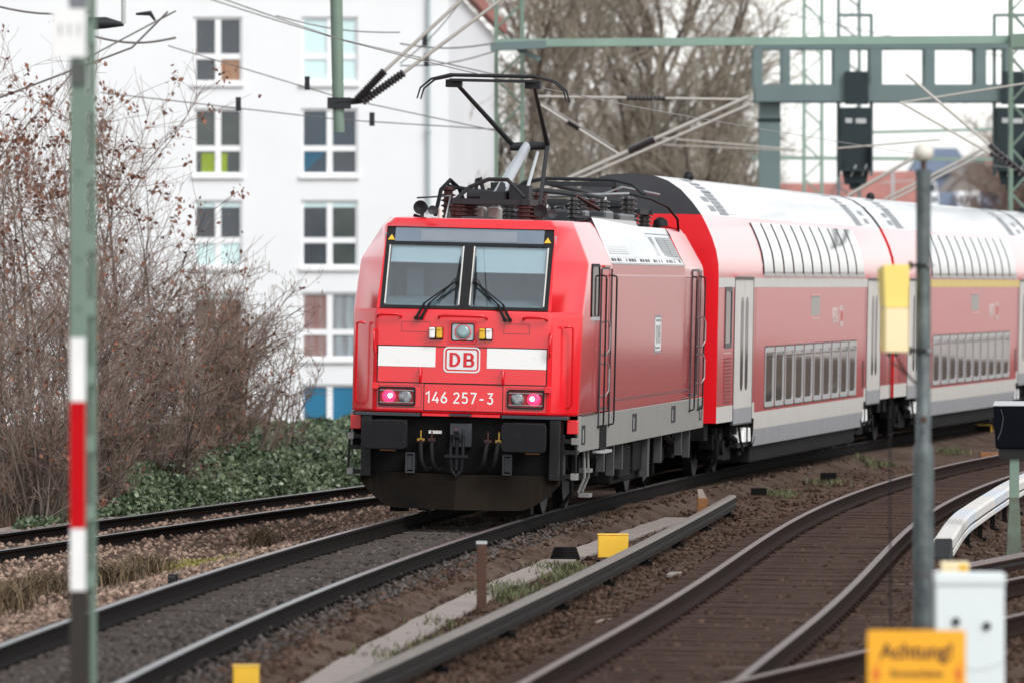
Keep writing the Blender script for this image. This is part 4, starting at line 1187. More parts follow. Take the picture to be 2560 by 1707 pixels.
# raised: lower arm to the knee, upper arm back to the head
KNEE = Vector((0.30, 4.6, 4.83)); 
tub('lower_arm', [(0.02, 3.2, 4.12), (0.22, 4.55, 4.80)], [0.085, 0.065], PANTOGREY, PB, 10)
tub('guide_rod', [(0.36, 3.3, 4.10), (0.40, 4.3, 4.72)], 0.022, PANTOGREY, PB)
tub('knee_joint', [(0.0, 4.55, 4.79), (0.52, 4.55, 4.82)], 0.055, PANTODARK, PB, 8)
tub('upper_arm', [(0.02, 4.55, 4.83), (-0.52, 2.6, 5.60)], [0.036, 0.026], PANTODARK, PB, 8)
tub('upper_arm', [(0.50, 4.55, 4.83), (0.52, 2.6, 5.60)], [0.034, 0.022], PANTODARK, PB, 8)
tub('thrust_rod', [(0.46, 4.2, 4.05), (0.50, 4.5, 4.80)], 0.03, PANTODARK, PB)
hd = MB()
for dy in (-0.18, 0.18):
    hd.tube([(-0.98, 2.6 + dy, 5.36), (-0.94, 2.6 + dy, 5.50), (-0.80, 2.6 + dy, 5.62), (-0.55, 2.6 + dy, 5.68), (0.55, 2.6 + dy, 5.68), (0.80, 2.6 + dy, 5.62), (0.94, 2.6 + dy, 5.50), (0.98, 2.6 + dy, 5.36)], [0.010, 0.013, 0.016, 0.020, 0.020, 0.016, 0.013, 0.010], 6)
hd.box(-0.56, 0.56, 2.4, 2.8, 5.60, 5.63); hd.box(-0.62, -0.42, 2.5, 2.7, 5.52, 5.62); hd.box(0.42, 0.62, 2.5, 2.7, 5.52, 5.62)
hd.build('collector_head', PANTODARK, PB)
# second pantograph, folded down near the rear
pb = MB()
for y in (13.4, 15.2): pb.box(-0.85, 0.85, y, y + 0.15, 4.0, 4.07)
pb.box(-0.8, -0.7, 13.4, 15.3, 4.0, 4.08); pb.box(0.7, 0.8, 13.4, 15.3, 4.0, 4.08)
pb.cyl((-0.55, 13.8, 4.12), (0.55, 13.8, 4.12), 0.08)
pb.box(-0.25, 0.25, 14.0, 15.0, 4.06, 4.2)
P2_ = pb.build('pantograph', PANTODARK, LOCO)
tub('lower_arm', [(0, 13.8, 4.14), (0.1, 15.6, 4.26)], [0.08, 0.06], PANTODARK, P2_, 8)
tub('upper_arm', [(-0.1, 15.6, 4.30), (-0.5, 13.0, 4.42)], 0.04, PANTODARK, P2_); tub('upper_arm', [(0.25, 15.6, 4.30), (0.5, 13.0, 4.42)], 0.04, PANTODARK, P2_)
hd = MB()
for dy in (-0.18, 0.18):
    hd.tube([(-0.95, 13.0 + dy, 4.28), (-0.78, 13.0 + dy, 4.42), (-0.5, 13.0 + dy, 4.48), (0.5, 13.0 + dy, 4.48), (0.78, 13.0 + dy, 4.42), (0.95, 13.0 + dy, 4.28)], 0.025, 6)
hd.box(-0.5, 0.5, 12.8, 13.2, 4.38, 4.44); hd.build('collector_head', PANTODARK, P2_)
for (x, y) in ((-0.72, 13.45), (0.72, 13.45), (-0.72, 15.25), (0.72, 15.25)):
    insulator(LOCO, x, y, 3.76, 0.24, 0.13, INSUL, 4)
# breakers, bus bars, coolers and boxes in the roof well
for (x, y, h, r_, m_) in ((-0.82, 4.6, 0.5, 0.10, REDINS), (-0.5, 5.1, 0.42, 0.11, INSUL), (0.35, 4.9, 0.45, 0.10, REDINS), (-0.15, 5.8, 0.42, 0.12, INSUL), (0.75, 5.6, 0.40, 0.09, INSUL), (-0.7, 7.4, 0.44, 0.1, INSUL),
                          (0.1, 7.2, 0.5, 0.12, REDINS), (0.6, 7.9, 0.44, 0.11, INSUL), (-0.3, 9.0, 0.42, 0.1, INSUL), (0.72, 9.6, 0.42, 0.1, INSUL), (0.4, 10.8, 0.44, 0.11, REDINS), (-0.5, 11.4, 0.42, 0.1, INSUL), (0.78, 12.4, 0.5, 0.13, INSUL), (0.2, 12.2, 0.45, 0.11, INSUL)):
    insulator(LOCO, x, y, 3.74, h, r_, m_, 7)
mm = MB()
mm.box(-0.9, -0.3, 6.0, 7.0, 3.74, 4.02); mm.box(-0.1, 0.85, 6.1, 6.7, 3.74, 3.98); mm.box(-0.8, 0.1, 7.8, 8.6, 3.74, 4.05); mm.box(0.15, 0.9, 8.3, 9.3, 3.74, 4.0); mm.box(-0.9, 0.0, 9.6, 10.8, 3.74, 4.06); mm.box(0.5, 0.92, 10.0, 12.0, 3.74, 3.98)
mm.build('roof_box', DKGREY, LOCO, bevel=0.03)
mm = MB(); mm.box(-0.4, -0.25, 3.9, 4.3, 3.78, 3.98); mm.box(-0.2, -0.05, 3.9, 4.3, 3.78, 3.98)
mm.build('roof_fitting', OFFWHITE, LOCO, bevel=0.03)
tub('bus_bar', [(-0.82, 4.6, 4.25), (-0.5, 5.1, 4.20), (-0.15, 5.8, 4.19), (0.1, 7.2, 4.26), (0.6, 7.9, 4.21), (0.72, 9.6, 4.19), (0.4, 10.8, 4.22), (0.2, 12.2, 4.22), (0.0, 13.4, 4.05)], 0.028, PANTODARK)
tub('bus_bar', [(0.35, 4.9, 4.22), (0.75, 5.6, 4.18), (0.6, 7.9, 4.2)], 0.025, PANTODARK)
tub('bus_bar', [(-0.7, 7.4, 4.2), (-0.3, 9.0, 4.18), (-0.5, 11.4, 4.2), (0.78, 12.4, 4.28)], 0.025, STEEL)
tub('roof_cable', [(-0.95, 4.3, 3.85), (-0.9, 4.45, 4.2), (-0.8, 4.6, 4.33), (-0.7, 4.8, 4.22), (-0.6, 5.0, 3.9)], 0.03, RUBBER)
tub('roof_cable', [(0.78, 12.4, 4.28), (1.0, 13.4, 4.22), (1.15, 14.4, 4.12), (1.22, 15.2, 3.95), (1.2, 15.6, 3.75)], 0.02, RUBBER)
tub('roof_cable', [(0.3, 12.2, 4.22), (0.6, 13.2, 4.38), (1.0, 14.6, 4.3)], 0.018, STEEL)
for i in range(16):
    x, y = random.uniform(-0.85, 0.85), random.uniform(4.2, 12.6)
    a = random.uniform(0.15, 0.5)
    tub('roof_pipe', [(x, y, 3.74), (x + random.uniform(-.1, .1), y + 0.1, 3.74 + a), (x + random.uniform(-.5, .5), y + random.uniform(0.2, 0.8), 3.78 + a * random.uniform(0.3, 1.0))], random.choice((0.014, 0.02, 0.028)), random.choice((PANTODARK, RUBBER, REDINS, STEEL, DKGREY)))
for (x, y, z) in ((-0.70, 1.0, 3.93), (0.82, 1.3, 3.92)):
    hr = MB().lathe([(0.0, -0.10), (0.088, -0.12), (0.092, -0.10), (0.06, 0.02), (0.045, 0.16), (0.05, 0.30), (0.0, 0.31)], (x, y, z), 18, axis='y').build('horn', BLACK, LOCO, auto=40)
    MB().box(x - 0.02, x + 0.02, y + 0.04, y + 0.12, z - 0.14, z - 0.03).build('horn_bracket', DKGREY, hr)
    MB().lathe([(0.0, -0.06), (0.06, -0.07), (0.05, 0.02), (0.03, 0.2), (0.0, 0.21)], (x + 0.14, y + 0.1, z - 0.03), 14, axis='y').build('horn', DKGREY, LOCO, auto=40)
MB().lathe([(0.03, 0), (0.025, 0.12), (0.008, 0.16), (0.0, 0.16)], (-0.47, 1.1, 3.80), 10).build('antenna', OFFWHITE, LOCO)
MB().lathe([(0.02, 0), (0.015, 0.08), (0.0, 0.1)], (-0.36, 1.15, 3.80), 8).build('antenna', DKGREY, LOCO)
MB().lathe([(0.10, 0), (0.12, 0.05), (0.10, 0.14), (0.04, 0.19), (0, 0.19)], (1.0, 14.9, 3.78), 12).build('roof_dome', BLACK, LOCO, smooth=True)
MB().box(-0.2, 0.2, 1.2, 1.5, 3.80, 3.83).box(0.95, 1.17, 4.0, 6.2, 3.86, 3.89).build('roof_hatch', DKGREY, LOCO)

# ------------------------------------------------------------------ double-deck coaches
CL = 26.4
PROF = [(1.385, 0.69), (1.39, 0.96), (1.39, 1.12), (1.39, 2.94), (1.39, 3.095), (1.383, 3.30), (1.345, 3.50), (1.285, 3.68), (1.205, 3.86), (1.105, 4.05), (0.96, 4.24), (0.78, 4.43), (0.58, 4.56), (0.36, 4.635), (0.0, 4.665)]
def prof_at(z):
    for (a, b), (c, d) in zip(PROF, PROF[1:]):
        if b <= z <= d:
            t = (z - b) / (d - b); return a + (c - a) * t
    return PROF[0][0]
def coach_shell(parent):
    m = MB()
    def lo(y0, y1, prof, mm):
        for s in (-1, 1):
            for i in range(len(prof) - 1):
                a, b = prof[i], prof[i + 1]
                m.quad((s * a[0], y0, a[1]), (s * a[0], y1, a[1]), (s * b[0], y1, b[1]), (s * b[0], y0, b[1]), mm(b[1]))
    # materials: 0 red, 1 roof, 2 off white, 3 skirt blue grey, 4 dark end
    up = lambda z: 1 if z > 4.06 else 0
    mid = [(1.36, 0.42), (1.385, 0.69), (1.39, 0.96), (1.39, 2.94)] + PROF[4:]
    end = [(1.39, 0.87), (1.39, 1.12), (1.39, 2.94)] + PROF[4:]
    lo(4.85, 21.55, mid, lambda z: 3 if z < 0.7 else (2 if z < 0.97 else up(z)))
    for y0, y1 in ((0, 4.85), (21.55, CL)):
        lo(y0, y1, end, lambda z: 2 if z < 1.13 else up(z))
    for y in (0.0, CL):
        lowp = [(1.39, 0.87), (1.39, 3.095)] + PROF[5:10]
        hi = PROF[9:]
        for part, mi in ((lowp, 6), (hi, 4)):
            pts = [(x, y, z) for x, z in part] + [(-x, y, z) for x, z in reversed(part)]
            m.add(pts, [tuple(range(len(pts)))], mi)
    for y in (4.85, 21.55):
        pts = [(1.36, y, 0.42), (1.385, y, 0.69), (1.39, y, 0.96), (1.39, y, 1.1), (-1.39, y, 1.1), (-1.39, y, 0.96), (-1.385, y, 0.69), (-1.36, y, 0.42)]
        m.add(pts, [tuple(range(8))], 5)
    m.quad((-1.36, 4.85, 0.42), (1.36, 4.85, 0.42), (1.36, 21.55, 0.42), (-1.36, 21.55, 0.42), 5)
    for y0, y1 in ((0, 4.85), (21.55, CL)):
        m.quad((-1.39, y0, 0.87), (1.39, y0, 0.87), (1.39, y1, 0.87), (-1.39, y1, 0.87), 5)
    o = weld(m, 'body', [REDCOACH, ROOFGREY, OFFWHITE, BLUEGREY, DKGREY, UNDER, RED], parent)  # one paint: sides carry reflected wash in their colour, ends take plain red
    o.data.polygons.foreach_set('use_smooth', [True] * len(o.data.polygons)); o.data.set_sharp_from_angle(angle=R_(25))
    return o
def coach_plate(parent, y0, y1, z0, z1, m, name, th=0.005, inset=0.02, bevel=0.0):
    return MB().box(1.39 - inset, 1.39 + th, y0, y1, z0, z1).build(name, m, parent, bevel=bevel)
UPZ = [3.155, 3.24, 3.36, 3.50, 3.66, 3.82, 3.97]
def make_coach():
    r = empty('double_deck_coach', (0, 0, 0), 'x', 'passenger coach', 'double-deck coaches of the red train')
    coach_shell(r)
    # band between the decks
    st = MB()
    for a, b in ((0.004, 2.03), (4.50, 21.90), (24.37, CL - 0.004)):
        st.box(1.36, 1.394, a, b, 2.945, 3.09)
    st.build('class_stripe', STRIPEGREY, r)
    for d0, flip in ((2.06, 0), (21.93, 1)):
        fr = MB(); ring(fr, rect(d0 - 0.03, d0 + 2.43, 0.80, 3.10), rect(d0, d0 + 2.40, 0.82, 3.06), 1.36, 1.400, 'x')
        dr = fr.build('door', DKGREY, r)
        for k in (0, 1):
            a = d0 + k * 1.2 + (0.0 if k == 0 else 0.012)
            MB().box(1.36, 1.394, a, a + 1.188, 0.821, 1.06).build('door_kick_plate', BLUEGREY, dr)
            MB().box(1.36, 1.394, a, a + 1.188, 1.06, 3.059).build('door_leaf', DOORGREY, dr)
            ya = d0 + (0.98 if k == 0 else 1.60)
            g = MB().prism(rrect(ya, 2.06, 0.34, 1.46, 0.15), 'x', 1.39, 1.399).build('door_window', ROOMDARK, dr)
        MB().box(1.36, 1.45, d0 - 0.02, d0 + 2.46, 3.115, 3.15).build('door_gutter', mat('pink_gutter', (0.62, 0.30, 0.30), 0.4, coat=0.3), dr)
    for i in range(10):                                             # lower deck windows
        a = 6.2 + i * 1.412
        fr = MB(); ring(fr, rrect(a + 0.60, 1.50, 1.24, 0.96, 0.05, 3), rrect(a + 0.60, 1.50, 1.06, 0.80, 0.06, 3), 1.37, 1.402, 'x')
        w = fr.build('lower_window', FRAMEGREY, r)
        MB().prism(rrect(a + 0.60, 1.50, 1.08, 0.82, 0.06, 3), 'x', 1.365, 1.391).build('pane', DARKGLASS, w)
        ga = MB(); ring(ga, rrect(a + 0.60, 1.50, 1.28, 1.0, 0.06, 3), rrect(a + 0.60, 1.50, 1.24, 0.96, 0.05, 3), 1.37, 1.396, 'x')
        ga.build('gasket', BLACK, w)
        MB().box(1.372, 1.398, a + 0.07, a + 1.13, 1.82, 1.835).build('window_bar', BLACK, w)
    for i in range(11):                                             # upper deck windows follow the curve of the roof
        a = 5.8 + i * 1.412
        def curved(y0, y1, zs, o0, o1, m_, mb):
            pr = [(prof_at(z), z) for z in zs]
            k = len(pr); vs = []
            for o in (o0, o1):
                for y in (y0, y1):
                    for j, (x, z) in enumerate(pr):
                        j0, j1 = max(j - 1, 0), min(j + 1, k - 1)
                        dx, dz = pr[j1][0] - pr[j0][0], pr[j1][1] - pr[j0][1]
                        L = math.hypot(dx, dz)
                        vs.append((x + o * dz / L, y, z - o * dx / L))
            fs = []
            for j in range(k - 1):
                fs += [(2 * k + j, 3 * k + j, 3 * k + j + 1, 2 * k + j + 1), (j, j + 1, k + j + 1, k + j), (j, 2 * k + j, 2 * k + j + 1, j + 1), (k + j, k + j + 1, 3 * k + j + 1, 3 * k + j)]
            fs += [(0, k, 3 * k, 2 * k), (k - 1, 3 * k - 1, 4 * k - 1, 2 * k - 1)]
            mb.add(vs, fs, m_)
        mb = MB(); curved(a - 0.02, a + 1.28, UPZ, -0.01, 0.012, 0, mb)
        w = mb.build('upper_window', BLACK, r)
        mb = MB(); curved(a + 0.03, a + 1.22, UPZ[:], 0.012, 0.018, 0, mb)
        p = mb.build('pane', DARKGLASS, w, auto=60)
        MB().box(1.385, 1.425, a + 0.02, a + 1.23, 3.125, 3.165).build('window_sill', FRAMEGREY, w)
    # small window and grille at each end, louvre hatch
    for e0 in (0.85, CL - 1.75):
        fr = MB(); ring(fr, rrect(e0 + 0.42, 2.48, 0.86, 0.94, 0.06, 3), rrect(e0 + 0.42, 2.48, 0.70, 0.80, 0.06, 3), 1.37, 1.402, 'x')
        w = fr.build('end_window', DKGREY, r)
        MB().prism(rrect(e0 + 0.42, 2.48, 0.72, 0.82, 0.06, 3), 'x', 1.365, 1.392).build('pane', DARKGLASS, w)
        g = coach_plate(r, e0 - 0.05, e0 + 0.85, 1.16, 1.86, mat('dark_red_grille', (0.16, 0.018, 0.022), 0.6), 'air_grille')
        mm = MB()
        for k in range(12): mm.box(1.39, 1.401, e0 - 0.03, e0 + 0.83, 1.19 + k * 0.056, 1.215 + k * 0.056)
        mm.build('grille_slat', REDCOACH, g)
        coach_plate(r, e0 - 0.05, e0 + 0.85, 1.93, 1.94, OFFWHITE, 'side_seam', 0.003)
    g = coach_plate(r, 12.75, 14.05, 2.46, 2.79, mat('vent_grey', (0.33, 0.32, 0.30), 0.5), 'side_vent', 0.004)
    MB().box(1.38, 1.405, 12.7, 14.1, 2.79, 2.82).build('vent_lip', mat('pink_gutter', (0.6, 0.3, 0.3), 0.4), g)
    MB().box(1.38, 1.403, 12.75, 14.05, 2.40, 2.43).build('vent_lip', mat('pink_gutter', (0.6, 0.3, 0.3), 0.4), g)
    text('regio_lettering', 'REGIO', 0.36, M_side(1.3915, 16.55, 2.44), OFFWHITE, r, bold=0.008, sx=0.80)
    db_logo(r, M_side(1.3912, 17.55, 2.44), 0.5, 0.36, OFFWHITE, LOGORED)
    for a in (21.45, 21.68):
        coach_plate(r, a - 0.26, a - 0.16, 1.12, 1.62, BLACK, 'side_slot', 0.003)
    # roof vents
    for yv in (3.0, 23.1):
        mm = MB()
        zs = np.linspace(4.09, 4.60, 10)
        for i in range(len(zs)):
            z = float(zs[i]); x = prof_at(z); x2 = prof_at(min(z + 0.03, 4.66))
            dx, dz = x2 - x, 0.03
            L = math.hypot(dx, dz); ux, uz = dx / L, dz / L; nx, nz = uz, -ux
            T = Matrix(((0, ux, nx, x), (1, 0, 0, yv), (0, uz, nz, z), (0, 0, 0, 1)))
            for q in (0, 1):
                mm.box(-0.5 + q * 0.52, -0.02 + q * 0.52, -0.028, 0.028, -0.005, 0.008, 0, T)
        mm.build('roof_vent', LOUVER, r)
        x = prof_at(4.10)
        MB().box(x - 0.05, x + 0.012, yv + 0.5, yv + 1.7, 4.055, 4.09).build('roof_slot', LOUVER, r)
    for yv in (1.6, 24.6):
        z0, z1 = 4.12, 4.34
        x0, x1 = prof_at(z0), prof_at(z1)
        MB().add([(x0 + .006, yv, z0), (x0 + .006, yv + 0.7, z0), (x1 + .006, yv + 0.7, z1 + .004), (x1 + .006, yv, z1 + .004)], [(0, 1, 2, 3)]).build('roof_panel', LOUVER, r)
    MB().lathe([(0.07, 0), (0.09, 0.05), (0.06, 0.12), (0, 0.14)], (0.35, 4.2, 4.62), 12).build('roof_dome', BLACK, r, smooth=True)
    # side seams
    mm = MB()
    for y in (4.84, 21.54): mm.box(1.38, 1.3925, y, y + 0.012, 1.12, 2.94)
    mm.build('side_seam', DKGREY, r)
    MB().box(-1.28, 1.28, 5.3, 21.1, 0.14, 0.42).build('underframe', mat('under_grey', (0.011, 0.0115, 0.0125), 0.8, spec=0.1, var=0.2, scale=2), r, bevel=0.03)
    for yc in (3.2, 23.2):
        b = bogie(r, yc, 2.5, 0.46, 0.60)
        for q in (-1, 1): wheelset(b, yc + q * 1.25, 0.46)
    for yb, sgn in ((4.25, 1), (22.1, -1)):
        mm = MB(); mm.prism([(yb - 0.55, 0.50), (yb + 0.5, 0.50), (yb + 0.42, 0.72), (yb - 0.42, 0.74)], 'x', 1.12, 1.36)
        ab = mm.build('foot_step', WHITEP, r, bevel=0.015)
        MB().box(1.1, 1.38, yb - 0.12, yb - 0.08, 0.47, 0.80).box(1.1, 1.30, yb - 0.8, yb + 0.8, 0.42, 0.5).tube([(1.3, yb - 0.7, 0.85), (1.36, yb - 0.9, 0.55), (1.36, yb - 0.6, 0.44)], 0.025).tube([(1.3, yb + 0.6, 0.85), (1.36, yb + 0.9, 0.55), (1.36, yb + 0.6, 0.44)], 0.025).build('step_bracket', BLACK, ab)
    # gangway bellows and buffers at both ends
    MB().box(-0.62, 0.62, -0.30, 0.0, 0.95, 3.3).build('gangway', RUBBER, r, bevel=0.05)
    MB().box(-0.62, 0.62, CL, CL + 0.30, 0.95, 3.3).build('gangway', RUBBER, r, bevel=0.05)
    mm = MB()
    for s in (-1, 1):
        mm.cyl((s * 0.875, -0.32, 1.05), (s * 0.875, 0.1, 1.05), 0.10); mm.prism(rrect(s * 0.875, 1.05, 0.5, 0.34, 0.06), 'y', -0.34, -0.30)
        mm.cyl((s * 0.875, CL + 0.32, 1.05), (s * 0.875, CL - 0.1, 1.05), 0.10); mm.prism(rrect(s * 0.875, 1.05, 0.5, 0.34, 0.06), 'y', CL + 0.30, CL + 0.34)
    mm.box(-1.2, 1.2, 0.02, 0.5, 0.6, 0.86); mm.box(-1.2, 1.2, CL - 0.5, CL - 0.02, 0.6, 0.86)
    mm.build('end_buffers', UNDER, r)
    return r
def on_track(s):
    return np.array([np.interp(s, TS, TX), np.interp(s, TS, TY)])
coach = make_coach()
coaches = [coach, copy_tree(coach), copy_tree(coach)]
CLAB = ['first red double-deck coach behind the locomotive with a light grey stripe', 'second red double-deck coach with a yellow stripe behind the lamp post', 'third red coach just showing at the picture edge']
for k, c in enumerate(coaches):
    s0 = 8.85 + 1.72 + k * 26.85
    a, b = on_track(s0 + 3.2), on_track(s0 + 23.2)
    d = (b - a) / np.linalg.norm(b - a)
    o = a - 3.2 * d
    c.location = (o[0] + 0.06, o[1], 0.0)
    c.rotation_euler = (0, CANT * 0.8, -math.atan2(d[0], d[1]))
    c['label'] = CLAB[k]
    if k == 1:
        for ch in c.children:
            if ch.name.startswith('class_stripe'):
                ch.data = ch.data.copy(); ch.data.materials[0] = STRIPEYEL

# ------------------------------------------------------------------ the white block behind the shrubs
YB = 222.0
SB = FPX / YB
def bx(u): return (u - 1280.0) / SB
def bz(v): return CAMH + (VH - v) / SB
BLD = empty('apartment_block', (bx(700), YB, -1.6), 'white rendered apartment block with cross-barred white windows behind the shrubs', 'building')
BL0 = Vector(BLD.location)
def bl(p): return (p[0] - BL0.x, p[1] - BL0.y, p[2] - BL0.z)
WINX = ((484, 606), (753, 895))
ROWS = [(43, 208), (272, 438), (501, 668), (731, 897), (960, 1075)]
openings = [(bx(a), bx(b), bz(r[1]), bz(r[0])) for a, b in WINX for r in ROWS]
openings += [(bx(a), bx(b), bz(-186 + 165), bz(-186)) for a, b in WINX]
xL, xR, zB, zT = bx(-900), bx(1121), -2.2, bz(-330)
xs_ = sorted({xL, xR, *[o[0] for o in openings], *[o[1] for o in openings]})
zs_ = sorted({zB, zT, *[o[2] for o in openings], *[o[3] for o in openings]})
mb = MB()
def in_open(x, z): return any(a < x < b and c < z < d for a, b, c, d in openings)
for i in range(len(xs_) - 1):
    for j in range(len(zs_) - 1):
        if not in_open((xs_[i] + xs_[i + 1]) / 2, (zs_[j] + zs_[j + 1]) / 2):
            mb.quad(bl((xs_[i], YB, zs_[j])), bl((xs_[i + 1], YB, zs_[j])), bl((xs_[i + 1], YB, zs_[j + 1])), bl((xs_[i], YB, zs_[j + 1])))
for a, b, c, d in openings:
    y2 = YB + 0.16
    mb.quad(bl((a, YB, c)), bl((b, YB, c)), bl((b, y2, c)), bl((a, y2, c))); mb.quad(bl((a, YB, d)), bl((a, y2, d)), bl((b, y2, d)), bl((b, YB, d)))
    mb.quad(bl((a, YB, c)), bl((a, y2, c)), bl((a, y2, d)), bl((a, YB, d))); mb.quad(bl((b, YB, c)), bl((b, YB, d)), bl((b, y2, d)), bl((b, y2, c)))
mb.quad(bl((xL, YB, zB)), bl((xL, YB, zT)), bl((xL, YB + 12, zT)), bl((xL, YB + 12, zB)))
mb.quad(bl((xL, YB + 12, zB)), bl((xL, YB + 12, zT)), bl((xR, YB + 12, zT)), bl((xR, YB + 12, zB)))
mb.build('front_wall', FACADE, BLD, fix=False)
# return wall on the right, seen at a slant, with the sloping red roof edge
xe = bx(1121); xf = (1238 - 1280) / FPX * (YB + 10)
zf = CAMH + (VH - 92) / FPX * (YB + 10)
MB().add([bl((xe, YB, zB)), bl((xf, YB + 10, zB)), bl((xf, YB + 10, zf)), bl((xe, YB, bz(-40)))], [(0, 1, 2, 3)]).build('side_wall', SIDEWALL, BLD, fix=False)
mb = MB()
a, b = Vector(bl((xe + 0.03, YB - 0.2, bz(-42)))), Vector(bl((xf + 0.15, YB + 10.2, zf + 0.05)))
mb.add([a, b, b + Vector((0, 0, 0.38)), a + Vector((0, 0, 0.38)), a + Vector((0.22, -0.1, 0)), b + Vector((0.22, -0.1, 0)), b + Vector((0.22, -0.1, 0.38)), a + Vector((0.22, -0.1, 0.38))],
       [(0, 1, 2, 3), (4, 7, 6, 5), (0, 4, 5, 1), (3, 2, 6, 7), (0, 3, 7, 4), (1, 5, 6, 2)])
mb.build('roof_edge', ROOFRED, BLD)
MB().box(xL - BL0.x - .3, xR - BL0.x, -0.35, 12.3, zT - BL0.z, zT - BL0.z + 0.4).build('roof', ROOFRED, BLD)
mb = MB(); mb.cyl(bl((bx(1072), YB - 0.12, zB)), bl((bx(1072), YB - 0.12, bz(-330))), 0.055, n=10)
for v in (100, 330, 560, 800): mb.box(*[q for q in (bx(1072) - BL0.x - 0.08, bx(1072) - BL0.x + 0.08, -0.2, 0.0, bz(v) - BL0.z - 0.03, bz(v) - BL0.z + 0.03)])
mb.build('downpipe', mat('downpipe_zinc', (0.40, 0.46, 0.47), 0.5, metal=0.2), BLD)
PANES = {(0, 0): (ROOMDARK, ROOMDARK, ROOMDARK, BROWNCARD), (0, 1): (ROOMGREEN, ROOMGREEN, LIME, ROOMGREEN), (0, 2): (ROOMDARK, ROOMDARK, BLINDCYAN, BLINDCYAN), (0, 3): (ROOMGREEN, CURTAINBROWN, ROOMDARK, CURTAINBROWN), (0, 4): (ROOMDARK,) * 4,
         (1, 0): (BLINDCYAN,) * 4, (1, 1): (ROOMTEAL, ROOMTEAL, ROOMTEAL, ROOMDARK), (1, 2): (ROOMDARK, ROOMGREEN, ROOMDARK, ROOMGREEN), (1, 3): (CURTAINRED, CURTAINBLUE, CURTAINRED, CURTAINBLUE), (1, 4): (BLUEPANEL, BLUEPANEL, BLUEPANEL, BLUEPANEL)}
def window(a, b, c, d, panes, full=True):
    x0, x1, z0, z1 = a - BL0.x, b - BL0.x, c - BL0.z, d - BL0.z
    f = 0.075; y0, y1 = 0.07, 0.155
    xm, zm = (x0 + x1) / 2, z0 + (z1 - z0) * 0.40
    mb = MB()
    ring(mb, rect(x0 + .002, x1 - .002, z0 + .002, z1 - .002), rect(x0 + f, x1 - f, z0 + f, z1 - f), y0, y1, 'y')
    mb.box(xm - 0.09, xm + 0.09, y0 + 0.004, y1, z0 + f, z1 - f)
    if full:
        mb.box(x0 + f, xm - 0.09, y0 + 0.008, y1, zm - 0.085, zm + 0.085); mb.box(xm + 0.09, x1 - f, y0 + 0.008, y1, zm - 0.085, zm + 0.085)
    w = mb.build('window', WFRAME, BLD)
    cells = ((x0 + f, xm - .09, zm + .085, z1 - f), (xm + .09, x1 - f, zm + .085, z1 - f), (x0 + f, xm - .09, z0 + f, zm - .085), (xm + .09, x1 - f, z0 + f, zm - .085)) if full else ((x0 + f, xm - .09, z0 + f, z1 - f), (xm + .09, x1 - f, z0 + f, z1 - f))
    for (p, q, r, s), m_ in zip(cells, panes):
        if m_ is LIME:
            MB().box(p, q, y0 + 0.05, y0 + 0.06, r, s).build('pane', ROOMGREEN, w)
            MB().box(p + 0.28 * (q - p), q, y0 + 0.042, y0 + 0.05, r, s - 0.06).build('lime_curtain', LIME, w)
        else:
            MB().box(p, q, y0 + 0.05, y0 + 0.06, r, s).build('pane', m_, w)
    if panes[0] in (ROOMDARK, ROOMGREEN) and full:
        for (p, q, r, s) in cells[:2]:
            MB().box(p, q, y0 + 0.04, y0 + 0.05, s - 0.14, s).build('roller_blind', BLINDCYAN if c < 6 else ROOMDARK, w)
    if panes[2] is LIME:
        p, q, r, s = cells[3]; MB().box(p, p + 0.32 * (q - p), y0 + 0.042, y0 + 0.05, r, s - 0.06).build('lime_curtain', LIME, w)
    if panes[2] is ROOMTEAL:
        p, q, r, s = cells[2]; MB().add([(p, y0 + .045, r), (q, y0 + .045, s), (p, y0 + .045, s)], [(0, 1, 2)]).build('blue_curtain', mat('teal_curtain', (0.02, 0.10, 0.17), 0.5), w)
    MB().box(x0 - 0.05, x1 + 0.05, -0.10, 0.06, z0 - 0.11, z0 - 0.004).build('sill', WFRAME, w)
k = 0
for ci in range(2):
    for ri in range(5):
        a, b, c, d = openings[ci * 5 + ri]
        window(a, b, c, d, PANES[(ci, ri)], full=(ri != 4))
for o in openings[10:]:
    window(*o, (ROOMDARK,) * 4)

